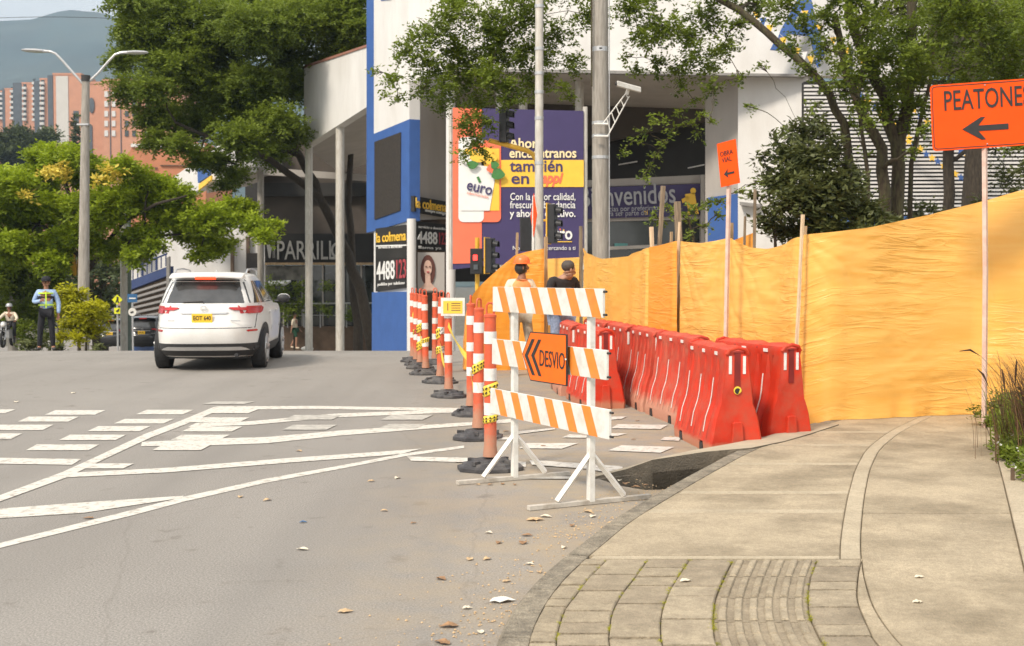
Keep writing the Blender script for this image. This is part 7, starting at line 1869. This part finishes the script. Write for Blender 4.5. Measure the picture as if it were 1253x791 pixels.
# ornamental grass and ground cover at the right edge
def grass_clump():
    b = Vector((TX(9.6) + 0.62, 9.75, SZ)); o = thing('ornamental_grass', 'clump of purple brown ornamental grass beside the sidewalk at the right edge', 'plant', b)
    random.seed(5)
    for nm, n, h0, h1, w, m in (('blades', 2200, .40, .88, .005, LEAF['grass']), ('green_blades', 700, .2, .6, .008, LEAF['fine'])):
        V = []; T = []
        for i in range(n):
            a = random.uniform(0, 6.283); r = abs(random.gauss(0, .26)); p0 = b + Vector((math.cos(a) * r, math.sin(a) * r * 1.3, 0))
            h = random.uniform(h0, h1); out = Vector((math.cos(a), math.sin(a), 0)) * h * random.uniform(.15, .65) + Vector((random.uniform(-.1, .1), random.uniform(-.1, .1), 0))
            s = Vector((-math.sin(a), math.cos(a), 0)) * w; prev = None; t_ = random.random()
            L_ = [p0 + out * (k / 5) ** 2 + Vector((0, 0, h * (1 - (1 - k / 5) ** 1.6) * (1 if k < 5 else .93))) for k in range(6)]
            for k in range(5):
                f0, f1 = 1 - k / 5.5, 1 - (k + 1) / 5.5; V += [L_[k] - s * f0, L_[k] + s * f0, L_[k + 1] + s * f1, L_[k + 1] - s * f1]; T += [t_] * 4
        mb = MB(); mb.add(V, [(4 * i, 4 * i + 1, 4 * i + 2, 4 * i + 3) for i in range(len(V) // 4)])
        ob = mb.build(nm, m, o, world=True); at_ = ob.data.attributes.new('tone', 'FLOAT', 'POINT'); at_.data.foreach_set('value', T); 
    ph = [(at(1174, 430, 9.7), at(1200, 436, 9.7)), (at(1196, 452, 9.7), at(1210, 474, 9.7)), (at(1226, 452, 9.7), at(1230, 485, 9.7)), (at(1244, 440, 9.7), at(1242, 475, 9.7))]
    mb = MB()
    for t, q in ph:
        P = [b + Vector((0, 0, .1)), q, q.lerp(t, .5) + Vector((0, 0, .03)), t]; mb.tube(P, [.0015, .0015, .009, .003], 6)
    mb.build('plumes', LEAF['grass'], o, world=True)
grass_clump()
gc = [(Vector((TX(y) + dx, y, SZ + z)), r) for y, dx, z, r in ((9.3, .22, .06, .16), (8.9, .35, .08, .2), (8.6, .30, .06, .18), (8.3, .5, .1, .2), (9.6, .1, .05, .14), (9.9, .25, .08, .2), (8.0, .6, .08, .2), (10.5, .3, .1, .25), (9.2, .6, .15, .3), (11.2, .3, .1, .3), (11.8, .2, .1, .3), (10.2, 0.05, .04, .1), (7.8, .42, .03, .12))]
og = thing('ground_cover_plant', 'low green leafy ground cover with tiny white flowers spilling onto the sidewalk edge', 'plant', gc[1][0])
leaves('foliage', gc, 5, .05, LEAF['fine'], og, per=10, sprig=.12, flat=.7)
leaves('dark_foliage', [(c + Vector((.15, .1, .03)), r) for c, r in gc], 3, .06, LEAF['shrub'], og, per=10, sprig=.14, flat=.8)
DM = 1
FL = leaves('flowers', [(c + Vector((-.02, 0, .08)), r) for c, r in gc[:6]], .10, .035, leaf_mat('white_petals', (.6, .6, .55), (.8, .8, .75)), og, per=5, sprig=.03, flat=.5); FL['kind'] = 'stuff'
mb = MB(); c = onz(1239, 590, SZ); mb.box((c.x, c.y, SZ + .05), (.022, .022, .10)); tag(mb.build('marker_peg', 'brown'), 'small reddish peg at the sidewalk edge below the green plants', 'peg')

# ================================================================ LITTER
random.seed(11)
def leaf_label(p, m):
    c = {'leaf_pale': 'pale', 'leaf_dry': 'tan', 'leaf_dry2': 'brown'}.get(m, 'small')
    K_ = KX(p.y) - p.x
    if p.y > 12: w = 'far out on the road before the painted dashes'
    elif p.x > .6 and p.y > 9: w = 'in the gutter beside the open drain'
    elif p.x > -.6 and p.y > 9: w = 'at the feet of the striped barricade'
    elif p.x > -.1 and p.y > 7: w = 'on the road in front of the barricade foot'
    elif K_ < 1.3: w = 'in the dusty strip beside the kerb'
    elif p.x < -1.2: w = 'alone on the open asphalt at the left'
    else: w = 'on the bare asphalt in the middle of the lane'
    return c + ' dry leaf ' + w
def dry_leaf(px, py, s, m, z=0.006, rz=None, lab=None, name='dry_leaf', grp='dry leaves lying on the road and sidewalk'):
    p = onz(px, py, z); r_ = rz if rz is not None else random.uniform(0, 6.28)
    mb = MB(); L = s; n = 7; top = []; bot = []
    for k in range(n):
        t = k / (n - 1); w = L * .28 * math.sin(math.pi * t ** .8) + .0015; zc = .004 * math.sin(math.pi * t) * random.uniform(.3, 2)
        top.append(((t - .5) * L, w, zc + w * .18)); bot.append(((t - .5) * L, -w, zc + w * random.uniform(.0, .3)))
    mid = [((t_[0]), 0, t_[2] * .35) for t_ in top]
    V = top + mid + bot; F = [(i, i + 1, n + i + 1, n + i) for i in range(n - 1)] + [(n + i, n + i + 1, 2 * n + i + 1, 2 * n + i) for i in range(n - 1)]
    mb.add(V, F); o = mb.build(name, m); o.location = (p.x, p.y, z); o.rotation_euler = (0, 0, r_)
    sd = o.modifiers.new('s', 'SOLIDIFY'); sd.thickness = .0012
    return tag(o, lab or leaf_label(p, m), 'leaf' if name == 'dry_leaf' else 'litter', grp)
for px, py, s, m in [(370, 672, .075, 'leaf_pale'), (423, 748, .075, 'leaf_dry'), (549, 766, .09, 'leaf_dry2'), (541, 786, .085, 'leaf_dry2'), (620, 711, .05, 'leaf_dry'), (596, 684, .06, 'leaf_dry'), (575, 684, .06, 'leaf_dry'), (540, 708, .07, 'leaf_dry2'), (572, 744, .05, 'leaf_pale'), (588, 773, .05, 'leaf_pale'), (486, 585, .07, 'leaf_pale'), (454, 589, .06, 'leaf_dry'), (327, 612, .07, 'leaf_dry'), (294, 608, .06, 'leaf_dry'), (366, 552, .07, 'leaf_dry'),
                     (108, 634, .07, 'leaf_dry2'), (645, 655, .07, 'leaf_dry2'), (640, 664, .08, 'leaf_dry2'), (610, 664, .06, 'leaf_dry2'), (598, 652, .05, 'leaf_pale'), (700, 643, .05, 'leaf_dry2'), (655, 636, .12, 'leaf_dry'), (668, 632, .08, 'leaf_pale'), (720, 626, .08, 'leaf_dry'), (725, 632, .07, 'leaf_pale'), (600, 593, .05, 'leaf_dry2'), (615, 592, .05, 'leaf_dry2'), (630, 593, .04, 'leaf_dry2'), (585, 593, .05, 'leaf_dry'), (687, 578, .05, 'leaf_dry2'), (665, 546, .06, 'leaf_dry2'), (748, 584, .05, 'leaf_dry2'),
                     (765, 592, .07, 'leaf_dry2'), (778, 596, .07, 'leaf_dry2'), (758, 588, .05, 'leaf_pale'), (790, 594, .05, 'leaf_dry2'), (619, 528, .07, 'leaf_dry2'), (708, 614, .04, 'leaf_pale'), (746, 640, .04, 'leaf_dry'), (690, 670, .05, 'leaf_pale'), (712, 668, .05, 'leaf_dry'), (735, 566, .05, 'leaf_dry'), (780, 515, .05, 'leaf_dry2'), (775, 538, .05, 'leaf_dry2'), (822, 535, .06, 'leaf_dry'), (648, 690, .05, 'leaf_pale'), (660, 700, .04, 'leaf_dry'), (506, 640, .04, 'leaf_dry2'), (470, 625, .05, 'leaf_dry'), (20, 492, .10, 'leaf_pale'), (90, 481, .09, 'leaf_pale')]:
    dry_leaf(px, py, s, m)
for px, py, s, m, lab in [(1125, 706, .05, 'leaf_pale', 'upper of two pale dry leaves on the right sidewalk slab'), (1123, 737, .05, 'leaf_pale', 'lower of two pale dry leaves on the right sidewalk slab')]:
    dry_leaf(px, py, s, m, SZ + .004, 0.1, lab)
dry_leaf(615, 735, .13, 'white', .006, .2, 'crumpled white paper scrap on the road by the kerb', 'paper_scrap', None)
dry_leaf(839, 711, .06, 'leaf_pale', SZ + .004, .3, 'pale scrap on the paving stones', 'paper_scrap', None)
dry_leaf(371, 639, .05, 'sblue', .006, .1, 'small blue plastic scrap on the asphalt', 'plastic_scrap', None)
by = {}
for o in COL.objects:
    if o.get('category') == 'leaf': by.setdefault(o['label'], []).append(o)
for k, v in by.items():
    if len(v) > 1:
        for o, wd in zip(sorted(v, key=lambda o: o.location.y), ('nearest', 'second nearest', 'third nearest', 'fourth nearest', 'fifth nearest', 'sixth nearest', 'seventh nearest')): o['label'] = wd + ' ' + k
# fine grit and crumbs along the kerb
g = MB()
for i in range(1100):
    py = random.uniform(560, 800) if i % 2 else random.uniform(560, 660); Yk = onz(600, py).y
    x = KX(Yk) - KW - .04 - abs(random.gauss(0, .28)); z = .003; s = random.uniform(.002, .009)
    if pit_near and 1.0 < x < 2 and 9.2 < Yk < 10.4: continue
    a = random.uniform(0, 3.14); c, sn = math.cos(a) * s, math.sin(a) * s
    g.add([(x - c, Yk - sn, z), (x + sn, Yk - c, z), (x + c, Yk + sn, z), (x - sn, Yk + c, z), (x, Yk, z + s * .8)], [(0, 1, 4), (1, 2, 4), (2, 3, 4), (3, 0, 4)])
tag(g.build('grit', 'leaf_dry'), 'fine brown grit and crumbled leaves gathered along the kerb', 'grit', kind='stuff')
# moss and tiny weeds in the paving joints
mb_c = []
for ci in (1, 2, 3, 4, 5):
    for _ in range(26):
        y = random.uniform(4.3, YT); mb_c.append((Vector((CX[ci](y) + random.gauss(0, .004), y, SZ - .004)), random.uniform(.006, .014)))
ms = leaves('joint_moss', mb_c, 40, .006, LEAF['yellow'], None, per=5, sprig=.02, flat=.5); tag(ms, 'yellow green moss in the joints between paving stones', 'moss', kind='stuff')

# ================================================================ HAZE
hz = MB(); hz.box((0, 2200, 440), (11000, 5400, 900)); 
hm = bpy.data.materials.new('haze'); hm.use_nodes = True; hn, hl = hm.node_tree.nodes, hm.node_tree.links; hn.clear()
ho = hn.new('ShaderNodeOutputMaterial'); hv = hn.new('ShaderNodeVolumePrincipled'); hv.inputs['Color'].default_value = (0.50, 0.66, 0.84, 1); hv.inputs['Density'].default_value = 0.00026
hl.new(hv.outputs[0], ho.inputs['Volume'])
tag(hz.build('haze', hm), kind='stuff')
print('objects', len(bpy.data.objects), 'tris', sum(len(o.data.polygons) for o in COL.objects if o.type == 'MESH'))
